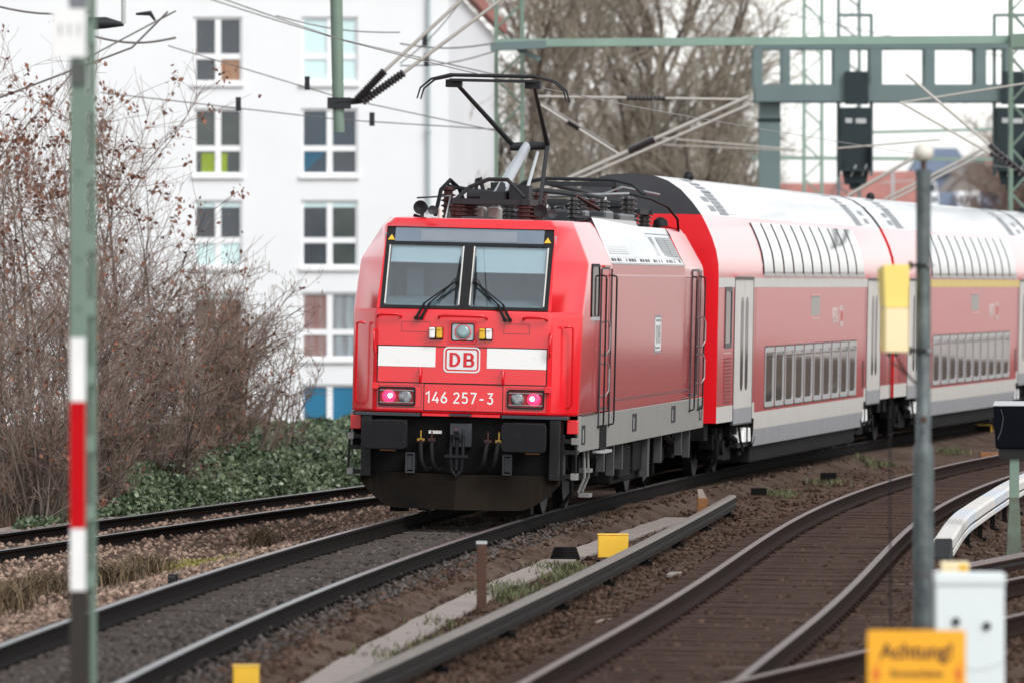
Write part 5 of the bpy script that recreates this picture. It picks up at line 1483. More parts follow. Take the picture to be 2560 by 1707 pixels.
# ------------------------------------------------------------------ plants
def branches(rng, base, dirs, lens, r0, r1, npts, wob, grav):
    """polylines (N, npts, 3) from base points along dirs"""
    n = len(base)
    P = np.zeros((n, npts, 3)); P[:, 0] = base
    d = dirs / np.linalg.norm(dirs, axis=1, keepdims=True)
    st = lens[:, None] / (npts - 1)
    for i in range(1, npts):
        d = d + rng.normal(0, wob, (n, 3)); d[:, 2] += grav
        d /= np.linalg.norm(d, axis=1, keepdims=True)
        P[:, i] = P[:, i - 1] + d * st
    t = np.linspace(0, 1, npts)[None]
    Rr = r0[:, None] * (1 - t) + r1[:, None] * t
    return P, Rr
def tubes(P, Rr, ns=3):
    n, k, _ = P.shape
    T = np.gradient(P, axis=1); T /= np.linalg.norm(T, axis=2, keepdims=True) + 1e-9
    ref = np.where(np.abs(T[..., 2:3]) < 0.9, np.array([0, 0, 1.0]), np.array([1.0, 0, 0]))
    A = np.cross(T, ref); A /= np.linalg.norm(A, axis=2, keepdims=True) + 1e-9
    B = np.cross(T, A)
    ang = np.arange(ns) * 2 * np.pi / ns
    V = P[:, :, None, :] + Rr[:, :, None, None] * (A[:, :, None, :] * np.cos(ang)[None, None, :, None] + B[:, :, None, :] * np.sin(ang)[None, None, :, None])
    idx = np.arange(n * k * ns).reshape(n, k, ns)
    i0 = idx[:, :-1]; i1 = idx[:, 1:]
    F = np.stack([i0, np.roll(i0, -1, axis=2), np.roll(i1, -1, axis=2), i1], -1).reshape(-1, 4)
    return V.reshape(-1, 3), F
def children(rng, P, n, tmin=0.25, tmax=1.0, ang=0.7, bias=None):
    m, k, _ = P.shape
    pi = rng.integers(0, m, n); t = rng.uniform(tmin, tmax, n) * (k - 1)
    i = np.minimum(t.astype(int), k - 2); f = (t - i)[:, None]
    b = P[pi, i] * (1 - f) + P[pi, i + 1] * f
    d = P[pi, i + 1] - P[pi, i]; d /= np.linalg.norm(d, axis=1, keepdims=True) + 1e-9
    q = rng.normal(0, 1, (n, 3)); q -= d * np.sum(q * d, 1, keepdims=True); q /= np.linalg.norm(q, axis=1, keepdims=True)
    dd = d * np.cos(ang) + q * np.sin(ang)
    if bias is not None: dd = dd + bias
    return b, dd
def cat(lst):
    V, F, o = [], [], 0
    for v, f in lst:
        V.append(v); F.append(f + o); o += len(v)
    return np.concatenate(V), np.concatenate(F)
def leaf_cards(rng, C, size, sag=0.0, thin=1.0):
    n = len(C)
    u = rng.normal(0, 1, (n, 3)); u[:, 2] -= sag; u /= np.linalg.norm(u, axis=1, keepdims=True)
    w = rng.normal(0, 1, (n, 3)); w -= u * np.sum(u * w, 1, keepdims=True); w /= np.linalg.norm(w, axis=1, keepdims=True)
    nn = np.cross(u, w)
    s = (size * rng.uniform(0.45, 1.55, n))[:, None]
    a = C; b = C + u * s * 0.5 + w * s * 0.32 * thin + nn * s * 0.10; c = C + u * s; d = C + u * s * 0.5 - w * s * 0.32 * thin + nn * s * 0.10
    V = np.stack([a, b, c, d], 1).reshape(-1, 3)
    F = np.arange(n * 4).reshape(n, 4)
    return V, F
def shrub(name, pos, label, cat_, group, seed, h=3.6, spread=1.4, stems=16, b1=130, b2=1300, b3=3600, leaves=0, leaf_top=False, catkins=0, lean=(0, 0), r=0.028, mats=(BARK, TWIG), tw=0.0055):
    rng = np.random.default_rng(seed)
    root = empty(name, pos, label, cat_, group)
    base = np.stack([rng.normal(0, 0.22, stems), rng.normal(0, 0.22, stems), np.full(stems, -0.1)], 1)
    a = rng.uniform(0, 6.283, stems); k = rng.uniform(0.05, 1, stems) * spread / h
    d0 = np.stack([np.cos(a) * k + lean[0], np.sin(a) * k + lean[1], np.ones(stems)], 1)
    P0, R0 = branches(rng, base, d0, h * rng.uniform(0.6, 1.02, stems), np.full(stems, r) * rng.uniform(0.6, 1.2, stems), np.full(stems, 0.008), 9, 0.07, 0.02)
    c, d = children(rng, P0, b1, 0.12, 0.95, 0.75)
    P1, R1 = branches(rng, c, d, h * 0.38 * rng.uniform(0.5, 1.2, b1), np.full(b1, 0.011), np.full(b1, 0.005), 7, 0.11, 0.03)
    c, d = children(rng, np.concatenate([P1[:, ::1]]), b2, 0.1, 1.0, 0.7)
    P2, R2 = branches(rng, c, d, h * 0.16 * rng.uniform(0.4, 1.3, b2), np.full(b2, tw), np.full(b2, tw * 0.6), 5, 0.13, 0.03)
    c, d = children(rng, P2, b3, 0.1, 1.0, 0.65)
    P3, R3 = branches(rng, c, d, h * 0.085 * rng.uniform(0.4, 1.3, b3), np.full(b3, tw * 0.7), np.full(b3, tw * 0.45), 3, 0.12, 0.0)
    V, F = cat([tubes(P0, R0, 6)])
    raw_mesh('stems', V, F, mats[0], parent=root, smooth=True)
    V, F = cat([tubes(P1, R1, 4)])
    raw_mesh('branches', V, F, mats[0], parent=root, kind='stuff')
    V, F = cat([tubes(P2, R2, 3), tubes(P3, R3, 3)])
    raw_mesh('twigs', V, F, mats[1], parent=root, kind='stuff')
    if leaves:
        q = rng.integers(0, len(P2), leaves); C = P2[q, -1] + rng.normal(0, 0.06, (leaves, 3))
        if leaf_top:
            zc = C[:, 2]; keep = rng.uniform(0, 1, leaves) < np.clip((zc / h - 0.35) * 2.2, 0.03, 1)
            # leaves hang on in clusters
            keep &= (np.sin(C[:, 0] * 4.1 + seed) + np.sin(C[:, 2] * 3.3 + 1.7 * seed) + np.sin(C[:, 1] * 3.7)) > 0.25
            C = C[keep]
        V, F = leaf_cards(rng, C, 0.085 if leaf_top else 0.07, 0.6)
        raw_mesh('dry_leaves', V, F, DRYLEAF, parent=root, kind='stuff', attr=np.repeat(rng.uniform(0, 1, len(C)), 4))
    if catkins:
        q = rng.integers(0, len(P3), catkins); C = P3[q, -1]
        b_, r_ = branches(rng, C, np.tile(np.array([0, 0, -1.0]), (len(C), 1)), rng.uniform(0.04, 0.085, len(C)), np.full(len(C), 0.006), np.full(len(C), 0.004), 3, 0.08, 0)
        V, F = tubes(b_, r_, 3)
        raw_mesh('catkins', V, F, CATKIN, parent=root, kind='stuff', attr=np.repeat(rng.uniform(0, 1, len(C)), 9))
    return root
GS = 'bare shrubs on the bank behind the lower track'
def shrub_at(u, Y): return ((u - 1280) / FPX * Y, Y, float(ground_z((u - 1280) / FPX * Y, Y)))
tall = dict(h=6.6, spread=2.0, stems=7, b1=80, b2=760, b3=1500, r=0.045)
shrub('leafless_tree', shrub_at(-40, 113), 'tall leafless thicket tree at the left picture edge', 'tree', GS, 1, leaves=2600, leaf_top=True, **tall)
shrub('leafless_tree', shrub_at(110, 117), 'tall thin tree with brown clinging leaves left of the striped post', 'tree', GS, 2, leaves=6500, leaf_top=True, **tall)
shrub('leafless_tree', shrub_at(290, 124), 'tall thin tree with brown clinging leaves right of the striped post', 'tree', GS, 3, leaves=6500, leaf_top=True, lean=(0.05, 0), h=6.2, spread=2.2, stems=7, b1=85, b2=850, b3=1700, r=0.045)
shrub('bare_shrub', shrub_at(20, 108), 'dense dark bare shrub low down at the left picture edge', 'shrub', GS, 4, h=3.6, spread=1.3, stems=11, b1=75, b2=480, b3=950, leaves=250)
shrub('bare_shrub', shrub_at(190, 113), 'dense bare shrub behind the red part of the striped post', 'shrub', GS, 5, h=3.9, spread=1.3, stems=11, b1=75, b2=480, b3=950, leaves=300)
shrub('bare_shrub', shrub_at(350, 121), 'bare reddish shrub between the striped post and the building windows', 'shrub', GS, 6, h=3.7, spread=1.4, stems=11, b1=75, b2=490, b3=1000, leaves=420)
shrub('bare_shrub', shrub_at(470, 124), 'bare shrub with a few red leaves in front of the left window column', 'shrub', GS, 7, h=3.7, spread=1.5, stems=11, b1=78, b2=520, b3=1050, leaves=380, catkins=700)
shrub('hazel_shrub', shrub_at(545, 127), 'hazel shrub hung with pale catkins leaning right over the ivy', 'shrub', GS, 8, h=3.3, spread=1.1, stems=20, b1=150, b2=1100, b3=2600, leaves=160, catkins=2600, lean=(0.20, 0))
shrub('bare_shrub', shrub_at(640, 131), 'low sparse bare shrub just left of the locomotive, before the blue panels', 'shrub', GS, 9, h=2.5, spread=1.0, stems=9, b1=50, b2=200, b3=420, leaves=20, catkins=60, lean=(0.25, 0))
shrub('bare_shrub', shrub_at(255, 112.5), 'low tangled brown shrub at the foot of the striped post', 'shrub', GS, 10, h=2.2, spread=1.1, stems=16, b1=120, b2=800, b3=1300, leaves=200)
shrub('bare_shrub', shrub_at(85, 107), 'low tangled brown shrub behind the rail at the far left', 'shrub', GS, 11, h=2.2, spread=1.1, stems=16, b1=120, b2=800, b3=1300, leaves=160)
shrub('bare_shrub', shrub_at(400, 119), 'low brown shrub rising out of the ivy', 'shrub', GS, 12, h=2.4, spread=1.2, stems=14, b1=110, b2=700, b3=1200, leaves=240)

# ivy and bramble bank: a mound of leaves
def ivy_h(x, y):
    u = 1280 + FPX * x / y
    g = ground_z(x, y)
    a = (0.30 * smooth(20, 60, u) + 0.70 * smooth(230, 380, u)) * (1 - smooth(980, 1060, u))
    bk = left_x(y) - x
    prof = smooth(1.6, 2.3, bk) * (1 - smooth(11.0, 13.0, bk))
    lump = 0.78 + 0.20 * np.sin(x * 2.3 + y * 0.4) + 0.14 * np.sin(x * 5.1 - y * 0.9) + 0.10 * np.sin(y * 1.7)
    rise = 0.54 + 0.07 * smooth(2.2, 5.2, bk)
    return g, a * prof * lump * rise
n = 400000
Y_ = RNG.uniform(104, 150, n); U_ = RNG.uniform(10, 1055, n); X_ = (U_ - 1280) / FPX * Y_
g_, h_ = ivy_h(X_, Y_)
keep = h_ > 0.06
X_, Y_, g_, h_ = X_[keep], Y_[keep], g_[keep], h_[keep]
zt = np.minimum(1.0, 1 - np.abs(RNG.normal(0, 0.16, len(X_))))
C = np.stack([X_, Y_, g_ + h_ * zt + RNG.normal(0, 0.02, len(X_))], 1)
V, F = leaf_cards(RNG, C, 0.074, 0.0, 1.2)
sh = np.clip(RNG.beta(1.2, 2.6, len(C)) + 0.12 * np.sin(X_ * 3.1 + Y_ * 0.5), 0, 1)
raw_mesh('ivy_thicket', V, F, IVY, kind='stuff', attr=np.repeat(sh, 4))
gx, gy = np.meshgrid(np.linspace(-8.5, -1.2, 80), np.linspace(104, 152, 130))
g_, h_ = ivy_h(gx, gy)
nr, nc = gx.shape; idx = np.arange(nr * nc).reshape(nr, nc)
raw_mesh('ivy_shade_mound', np.stack([gx, gy, g_ - 0.06 + h_ * 0.80], -1).reshape(-1, 3), np.stack([idx[:-1, :-1], idx[:-1, 1:], idx[1:, 1:], idx[1:, :-1]], -1).reshape(-1, 4), mat('ivy_inner_shade', (0.012, 0.018, 0.010), 0.9), kind='structure', smooth=True)  # dark mound inside the ivy, shade between leaves put into its colour
# fallen leaves and litter under the shrubs, dead stalks
def blades(name, C, hgt, m, wid=0.012, bend=0.35, lean=0.25):
    n = len(C)
    a = RNG.uniform(0, 6.283, n); H_ = hgt * RNG.uniform(0.4, 1.25, n)
    dx, dy = np.cos(a), np.sin(a); l = RNG.uniform(0, lean, n) * H_
    w = wid * RNG.uniform(0.6, 1.3, n)
    p0 = C + np.stack([-dy * w, dx * w, np.zeros(n)], 1); p1 = C + np.stack([dy * w, -dx * w, np.zeros(n)], 1)
    mid = C + np.stack([dx * l * 0.4, dy * l * 0.4, H_ * 0.6], 1)
    p2 = mid + np.stack([dy * w, -dx * w, np.zeros(n)], 1) * 0.7; p3 = mid + np.stack([-dy * w, dx * w, np.zeros(n)], 1) * 0.7
    tip = C + np.stack([dx * (l + bend * H_ * 0.5), dy * (l + bend * H_ * 0.5), H_], 1)
    V = np.stack([p0, p1, p2, p3, tip], 1).reshape(-1, 3)
    o = (np.arange(n) * 5)[:, None]
    F4 = np.concatenate([np.array([[0, 1, 2, 3]]) + o, np.array([[3, 2, 4, 4]]) + o])
    tri = np.concatenate([np.array([[0, 1, 2]]) + o, np.array([[0, 2, 3]]) + o, np.array([[3, 2, 4]]) + o])
    return raw_mesh(name, V, tri, m, kind='stuff', attr=np.repeat(RNG.uniform(0, 1, n), 5))
n = 9000
Y_ = RNG.uniform(101, 120, n); U_ = RNG.uniform(-60, 420, n); X_ = (U_ - 1280) / FPX * Y_
k_ = (left_x(Y_) - X_) > 2.3
C = np.stack([X_, Y_, ground_z(X_, Y_)], 1)[k_]
blades('dead_stalks', C, 0.55, mat('dead_stalk', (0.055, 0.036, 0.026), 0.85, attr=True, col2=(0.15, 0.10, 0.07)), 0.010, 0.5, 0.6)
V, F = leaf_cards(RNG, C[:6000] + np.array([0, 0, 0.03]), 0.08, 0.0)
raw_mesh('leaf_litter', V, F, DRYLEAF, kind='stuff', attr=np.repeat(RNG.uniform(0, 0.7, len(C[:6000])), 4))

# dry grass, moss and weeds between the tracks
def tuft_pts(u, v, z, n, sx, sy):
    x, y = ongnd(u, v, z)
    X = x + RNG.normal(0, sx, n); Y = y + RNG.normal(0, sy, n)
    return np.stack([X, Y, ground_z(X, Y)], 1)
GT = 'dry grass tufts between the tracks'
for i, (u, v, n, sx, sy, hh, lab) in enumerate(((110, 1490, 900, 0.10, 0.5, 0.32, 'brown dry grass tuft at the left of the striped post'), (285, 1470, 1000, 0.12, 0.5, 0.36, 'brown dry grass tuft right of the striped post'), (365, 1440, 700, 0.10, 0.4, 0.30, 'brown dry grass tuft beside the yellow moss'), (15, 1530, 800, 0.12, 0.6, 0.4, 'straw coloured grass at the left picture edge'), (655, 1370, 400, 0.08, 0.4, 0.34, 'faded orange grass tuft next to the train rail'))):
    o = blades('grass_tuft', tuft_pts(u, v, -0.55, n, sx * 1.1, sy), hh * 0.72, DRYGRASS, 0.008, 1.0, 1.1)
    tag(o, lab, 'grass', GT, 'stuff')
o = blades('moss', tuft_pts(470, 1425, -0.52, 5000, 0.20, 0.7), 0.05, MOSS, 0.012, 0.8, 0.8)
o = blades('moss', tuft_pts(520, 1412, -0.52, 3000, 0.14, 0.5), 0.05, MOSS, 0.012, 0.8, 0.8)
for (u, v, n) in ((1285, 1475, 700), (1260, 1490, 400), (955, 1640, 160), (1100, 1560, 120), (1395, 1420, 500), (1420, 1445, 600), (2190, 1160, 500), (2070, 1205, 300), (1945, 1235, 400), (2380, 1128, 500), (1085, 1610, 150)):
    blades('weeds', tuft_pts(u, v, -0.3, n, 0.16, 0.7), 0.10, WEED, 0.010, 0.6, 0.7)

# ------------------------------------------------------------------ far trees and houses
def big_tree(pos, label, seed, h=15.0, crown=5.0, group='bare trees beyond the train', b=(18, 150, 950, 1700), m=(BARK, TWIGGREY), name='bare_tree'):
    rng = np.random.default_rng(seed)
    root = empty(name, pos, label, 'tree', group)
    P0, R0 = branches(rng, np.array([[0, 0, -0.3]]), np.array([[rng.normal(0, .05), 0, 1.0]]), np.array([h * 0.8]), np.array([0.26]), np.array([0.07]), 10, 0.03, 0.02)
    c, d = children(rng, P0, b[0], 0.18, 1.0, 0.62)
    P1, R1 = branches(rng, c, d, h * 0.42 * rng.uniform(0.6, 1.1, b[0]), np.full(b[0], 0.11), np.full(b[0], 0.03), 9, 0.09, 0.05)
    c, d = children(rng, P1, b[1], 0.15, 1.0, 0.7)
    P2, R2 = branches(rng, c, d, h * 0.17 * rng.uniform(0.5, 1.3, b[1]), np.full(b[1], 0.035), np.full(b[1], 0.014), 6, 0.12, 0.04)
    c, d = children(rng, P2, b[2], 0.1, 1.0, 0.7)
    P3, R3 = branches(rng, c, d, h * 0.085 * rng.uniform(0.5, 1.3, b[2]), np.full(b[2], 0.016), np.full(b[2], 0.008), 4, 0.13, 0.02)
    c, d = children(rng, P3, b[3], 0.1, 1.0, 0.7)
    P4, R4 = branches(rng, c, d, h * 0.05 * rng.uniform(0.5, 1.3, b[3]), np.full(b[3], 0.010), np.full(b[3], 0.006), 3, 0.12, 0.0)
    V, F = tubes(P0, R0, 8); raw_mesh('trunk', V, F, m[0], parent=root, smooth=True)
    V, F = tubes(P1, R1, 5); raw_mesh('limbs', V, F, m[0], parent=root, kind='stuff', smooth=True)
    V, F = cat([tubes(P2, R2, 3), tubes(P3, R3, 3), tubes(P4, R4, 3)]); raw_mesh('crown', V, F, m[1], parent=root, kind='stuff')
    return root
def tp(u, Y, z=-0.6): return ((u - 1280) / FPX * Y, Y, z)
T1 = big_tree(tp(1300, 236), 'tall bare tree just right of the white block', 21, 14.5)
big_tree(tp(1430, 250), 'bare tree with a reddish crown behind the pantograph', 22, 16.0, m=(BARK, TWIG))
big_tree(tp(1560, 245), 'bare tree with a thick trunk behind the pointed dark coach roof', 23, 16.0)
big_tree(tp(1650, 262), 'forked bare tree behind the crossing overhead wires', 24, 16.5)
big_tree(tp(1760, 255), 'bare olive tree left of the signal bridge leg', 25, 14.0)
big_tree(tp(1860, 275), 'small bare tree behind the signal bridge leg', 26, 10.5, b=(20, 180, 1200, 2400))
for i, (u, Y, h, lab) in enumerate(((1310, 228, 8.5, 'dense low thicket behind the lattice mast'), (1400, 232, 8.0, 'dense low thicket behind the folded pantograph'), (1500, 235, 8.2, 'dense low thicket left of the coach roof peak'), (1600, 240, 8.3, 'dense low thicket over the coach roof peak'), (1700, 238, 8.2, 'dense low thicket over the front roof vents'), (1810, 246, 7.6, 'dense low thicket right at the signal bridge leg'))):
    big_tree(tp(u, Y), lab, 40 + i, h, b=(18, 110, 520, 800), name='bare_thicket', group='bare thickets beyond the train')
big_tree(tp(2530, 300), 'bushy bare tree at the far right behind the roofs', 31, 8.6, b=(30, 300, 2400, 5000), m=(BARK, TWIG))

def house(u0, u1, v_eave, v_ridge, Y, wall, roof, label, depth=9.0, dormers=(), gable=False, chimney=None):
    x0, x1 = (u0 - 1280) / FPX * Y, (u1 - 1280) / FPX * Y
    ze, zr = CAMH + (VH - v_eave) / FPX * Y, CAMH + (VH - v_ridge) / FPX * Y
    r = empty('house', ((x0 + x1) / 2, Y, -1.0), label, 'house', 'houses beyond the railway')
    w = (x1 - x0) / 2; e, t = ze + 1.0, zr + 1.0
    wl = MB()
    if gable:
        wl.prism([(-w, 0), (w, 0), (w, e), (0, t - 0.05), (-w, e)], 'y', 0, depth)
    else:
        wl.prism([(0, 0), (depth, 0), (depth, e), (0, e)], 'x', -w, w)
    wl.build('wall', wall, r)
    rf = MB()
    if gable:
        for s in (-1, 1):
            rf.add([(s * (w + .3), -0.3, e - .2), (s * (w + .3), depth + .3, e - .2), (0, depth + .3, t), (0, -0.3, t), (s * (w + .3), -0.3, e - .02), (s * (w + .3), depth + .3, e - .02), (0, depth + .3, t + .18), (0, -.3, t + .18)], [(0, 1, 2, 3), (4, 7, 6, 5), (0, 4, 5, 1), (0, 3, 7, 4), (1, 5, 6, 2), (2, 6, 7, 3)])
    else:
        h_ = (w + .3) * 0.62
        rf.add([(-w - .3, -.4, e - .2), (w + .3, -.4, e - .2), (w + .3, depth + .4, e - .2), (-w - .3, depth + .4, e - .2), (-w - .3, -.4, e), (w + .3, -.4, e), (w + .3, depth + .4, e), (-w - .3, depth + .4, e), (-h_, depth / 2, t), (h_, depth / 2, t)],
               [(0, 3, 2, 1), (0, 1, 5, 4), (1, 2, 6, 5), (2, 3, 7, 6), (3, 0, 4, 7), (4, 5, 9, 8), (6, 7, 8, 9), (5, 6, 9), (7, 4, 8)])
    rfo = rf.build('roof', roof, r)
    for k in range(max(2, int(w / 1.6))):
        xk = -w + (k + 0.5) * 2 * w / max(2, int(w / 1.6))
        for zz in (1.2, e - 2.2):
            if zz > 0:
                f = MB().box(xk - 0.55, xk + 0.55, -0.05, 0.05, zz, zz + 1.4).build('window', WFRAME, r)
                MB().box(xk - 0.45, xk + 0.45, -0.058, -0.048, zz + 0.1, zz + 1.3).build('pane', ROOMDARK, f)
    for (u, vv0, vv1, wd) in dormers:
        xd = (u - 1280) / FPX * Y - (x0 + x1) / 2; zd0 = CAMH + (VH - vv1) / FPX * Y + 1.0; zd1 = CAMH + (VH - vv0) / FPX * Y + 1.0
        hw = wd / 2 / FPX * Y
        dm = MB().box(xd - hw, xd + hw, 0.5, depth / 2, zd0, zd1).build('dormer', WFRAME, r)
        for k in (-1, 1):
            MB().box(xd + k * hw * 0.45 - hw * 0.26, xd + k * hw * 0.45 + hw * 0.26, 0.47, 0.51, zd0 + 0.25, zd1 - 0.2).build('pane', ROOMTEAL, dm)
    if chimney is not None:
        xc = (chimney - 1280) / FPX * Y - (x0 + x1) / 2
        MB().box(xc - 0.4, xc + 0.4, depth / 2 - 0.4, depth / 2 + 0.4, t - 0.8, t + 0.9).build('chimney', ROOFRED, rfo)
    return r
house(1920, 2130, 560, 455, 390, WFRAME, ROOFRED, 'house with a wide red tiled roof behind the left hanging signal')
house(2075, 2340, 545, 425, 360, WFRAME, ROOFRED, 'house with a long salmon red roof in front of the lamp ball')
house(2320, 2560, 540, 478, 330, WFRAME, ROOFSLATE, 'house with a blue slate roof and white dormers right of the lamp post', dormers=((2337, 480, 520, 22), (2412, 478, 528, 26), (2440, 478, 528, 20)))
house(2370, 2520, 480, 395, 420, ROOFGREYT, ROOFGREYT, 'house with a grey gable above the blue roof', gable=True)
house(2290, 2420, 430, 368, 560, ROOFSLATE, ROOFSLATE, 'distant blue slate roof right behind the lamp ball')
house(2410, 2500, 430, 388, 520, WFRAME, ROOFRED, 'distant house with a small red roof under the crossing wires')
# unseen pale wall to the right, added to brighten what the train's side mirrors
nb = empty('added_reflector_wall', (75, 262, -0.5), 'added unseen pale panelled barrier beyond the tracks on the right', 'reflector')
REFLP = mat('reflector_panel', (0.60, 0.55, 0.52), 0.8, var=0.25, scale=0.6, dirt=0.4, dirt_col=(0.22, 0.19, 0.16))
pm = MB().box(-1.95, 1.95, -0.06, 0.06, 0.0, 5.2).mesh('reflector_panel', REFLP)
for i in range(30):
    o = bpy.data.objects.new('reflector_panel', pm); COL.objects.link(o); o.parent = nb
    o.location = (-50 + i * 4.0, -i * 1.0 + 14, random.uniform(-0.1, 0.1)); o.rotation_euler = (0, 0, -0.245)
# ------------------------------------------------------------------ signal bridge, masts and wires
def bar(mb, p, q, w, d=None, m=0):
    """square bar from p to q"""
    d = d or w
    p, q = Vector(p), Vector(q); t = (q - p).normalized()
    up = Vector((0, 1, 0)) if abs(t.y) < 0.9 else Vector((0, 0, 1))
    a = t.cross(up).normalized(); b = t.cross(a)
    vs = [p - a * w / 2 - b * d / 2, p + a * w / 2 - b * d / 2, p + a * w / 2 + b * d / 2, p - a * w / 2 + b * d / 2]
    vs += [v + (q - p) for v in vs]
    mb.add(vs, [(0, 3, 2, 1), (4, 5, 6, 7), (0, 1, 5, 4), (1, 2, 6, 5), (2, 3, 7, 6), (3, 0, 4, 7)], m)
YG = 200.0
def g3(u, v, dy=0.0): return W(u, v, YG) + Vector((0, dy, 0))
gb = empty('signal_bridge', g3(1926, 715) - Vector((0, 0, CAMH + 0.5)), 'grey green signal bridge with a box girder over the tracks', 'signal bridge')
GL = Vector(gb.location)
def gpart(name, m, f, parent=gb):
    mb = MB(); f(mb); mb.v = [tuple(Vector(p) - GL) for p in mb.v]
    return mb.build(name, m, parent)
def chord(v0, v1, w):
    def f(mb):
        for dy in (0, 1.6): bar(mb, g3(1888, (v0 + v1) / 2, dy), g3(2900, (v0 + v1) / 2, dy), (v1 - v0) / FPX * YG, w)
        for u in range(1900, 2900, 110): bar(mb, g3(u, (v0 + v1) / 2, 0), g3(u, (v0 + v1) / 2, 1.6), 0.1)
    return f
gpart('bottom_chord', TEALGREY, chord(212, 255, 0.25))
gpart('top_chord', TEALGREY, chord(98, 122, 0.22))
for u, w in ((1895, 22), (1965, 20), (2105, 40), (2190, 30), (2325, 24), (2452, 26), (2520, 14), (2640, 26), (2760, 26)):
    gpart('post', TEALGREY, lambda mb, u=u, w=w: (bar(mb, g3(u, 122), g3(u, 212), w / FPX * YG, 0.2), bar(mb, g3(u, 122, 1.6), g3(u, 212, 1.6), w / FPX * YG, 0.2)))
def leg(mb):
    mb.box(*[q for q in (g3(1899, 0).x, g3(1952, 0).x, YG + 0.3, YG + 1.2, -0.5, CAMH + (VH - 255) / FPX * YG)])
gpart('leg', TEALGREY, leg)
gpart('leg', TEALGREY, lambda mb: mb.box(g3(2800, 0).x, g3(2860, 0).x, YG + 0.3, YG + 1.2, -0.5, CAMH + (VH - 255) / FPX * YG))
gpart('leg_collar', SIGDARK, lambda mb: mb.box(g3(1897, 0).x, g3(1954, 0).x, YG + 0.28, YG + 1.22, CAMH + (VH - 305) / FPX * YG, CAMH + (VH - 296) / FPX * YG))
def sig(u0, u1, label):
    x0, x1 = g3(u0, 0).x, g3(u1, 0).x
    xm = (x0 + x1) / 2
    Z = lambda v: CAMH + (VH - v) / FPX * YG
    r = empty('hanging_signal', (xm, YG - 0.35, Z(255)), label, 'signal', 'signals hung from the signal bridge')
    w = (x1 - x0) / 2; z0 = Z(255)
    q = lambda v: Z(v) - z0
    mb = MB(); mb.prism([(-w * 0.95, q(270)), (-w * 0.95, q(395)), (-w * 0.62, q(462)), (w * 0.62, q(462)), (w * 0.95, q(395)), (w * 0.95, q(270))], 'y', 0.0, 0.5)
    mb.build('signal_head', SIGDARK, r, bevel=0.03)
    for s in (-1, 1):
        mb = MB(); bar(mb, (s * w * 0.98, 0.6, q(36)), (s * w * 0.98, 0.6, q(440)), 0.09, 0.12)
        mb.build('hanger', TEALGREY, r)
    mb = MB(); bar(mb, (-w, 0.6, q(38)), (w, 0.6, q(38)), 0.09, 0.1); bar(mb, (-w, 0.6, q(94)), (w, 0.6, q(94)), 0.09, 0.1); mb.build('cage_rail', TEALGREY, r)
    mb = MB(); mb.box(-w * 0.6, w * 0.75, 0.05, 0.45, q(262), q(180)); mb.build('signal_box', SIGDARK, r)
    mb = MB(); mb.box(-w * 0.95, w * 0.95, -0.25, 0.0, q(430), q(424)); mb.box(-w * 0.95, -w * 0.85, -0.25, 0, q(424), q(360)); mb.box(w * 0.85, w * 0.95, -0.25, 0, q(424), q(360)); mb.build('walkway', SIGDARK, r)
    for x, v, a_ in ((-w * 0.42, 303, 0.09), (w * 0.30, 304, 0.14)):  # pale plates put in for the bright gaps through the head
        MB().box(x - a_, x + a_, -0.03, -0.002, q(v + 6), q(v - 6)).build('gap_plate', FRAMEGREY, r)
    for x, v in ((-w * 0.3, 430), (w * 0.35, 428)):
        mb = MB(); bar(mb, (x, -0.06, q(v + 12)), (x + 0.14, -0.06, q(v - 16)), 0.04); mb.build('ladder_bar', FRAMEGREY, r)
    mb = MB(); mb.box(-w * 0.35, w * 0.35, 0.1, 0.4, q(475), q(462)); mb.build('signal_foot', SIGDARK, r)
    return r
sig(2096, 2180, 'dark hanging signal with two pale gap plates over the red roofs')
sig(2486, 2572, 'dark hanging signal at the right picture edge')

def lattice(name, x, y, z0, z1, w, label, m=GREEN, group='lattice masts of the overhead line', step=0.55, taper=0.0, cat_='mast'):
    r = empty(name, (x, y, z0), label, cat_, group)
    H_ = z1 - z0
    for sx in (-1, 1):
        for sy in (-1, 1):
            mb = MB(); bar(mb, (sx * w / 2, sy * w / 2, 0), (sx * (w / 2 - taper), sy * (w / 2 - taper), H_), 0.085)
            mb.build('corner_angle', m, r)
    mb = MB()
    z = 0.2; s = 1
    while z < H_ - step:
        a = w / 2 - taper * z / H_; b = w / 2 - taper * (z + step) / H_
        for sy in (-1, 1):
            bar(mb, (-s * a, sy * a, z), (s * b, sy * b, z + step), 0.035)
            bar(mb, (sy * a, -s * a, z), (sy * b, s * b, z + step), 0.035)
        z += step; s = -s
    mb.build('lacing', m, r, kind='stuff')
    return r
p = W(1273, 715, 160)
lm = lattice('lattice_mast', p.x, 160, -0.5, CAMH + (VH + 160) / FPX * 160, 0.56, 'green lattice mast directly behind the raised pantograph')
p = W(2032, 715, 232)
lattice('lattice_mast', p.x, 232, -0.5, CAMH + (VH + 160) / FPX * 232, 0.56, 'pale green lattice mast behind the signal bridge, left of the hanging signal', PALEGREEN)
p = W(2122, 715, 250)
lattice('lattice_mast', p.x, 250, -0.5, CAMH + (VH + 160) / FPX * 250, 0.7, 'green lattice mast rising behind the left hanging signal', TEALGREY)
p = W(2552, 715, 180)
lattice('lattice_mast', p.x, 180, -0.5, CAMH + (VH + 160) / FPX * 180, 0.5, 'green lattice mast at the right picture edge behind the hanging signal')
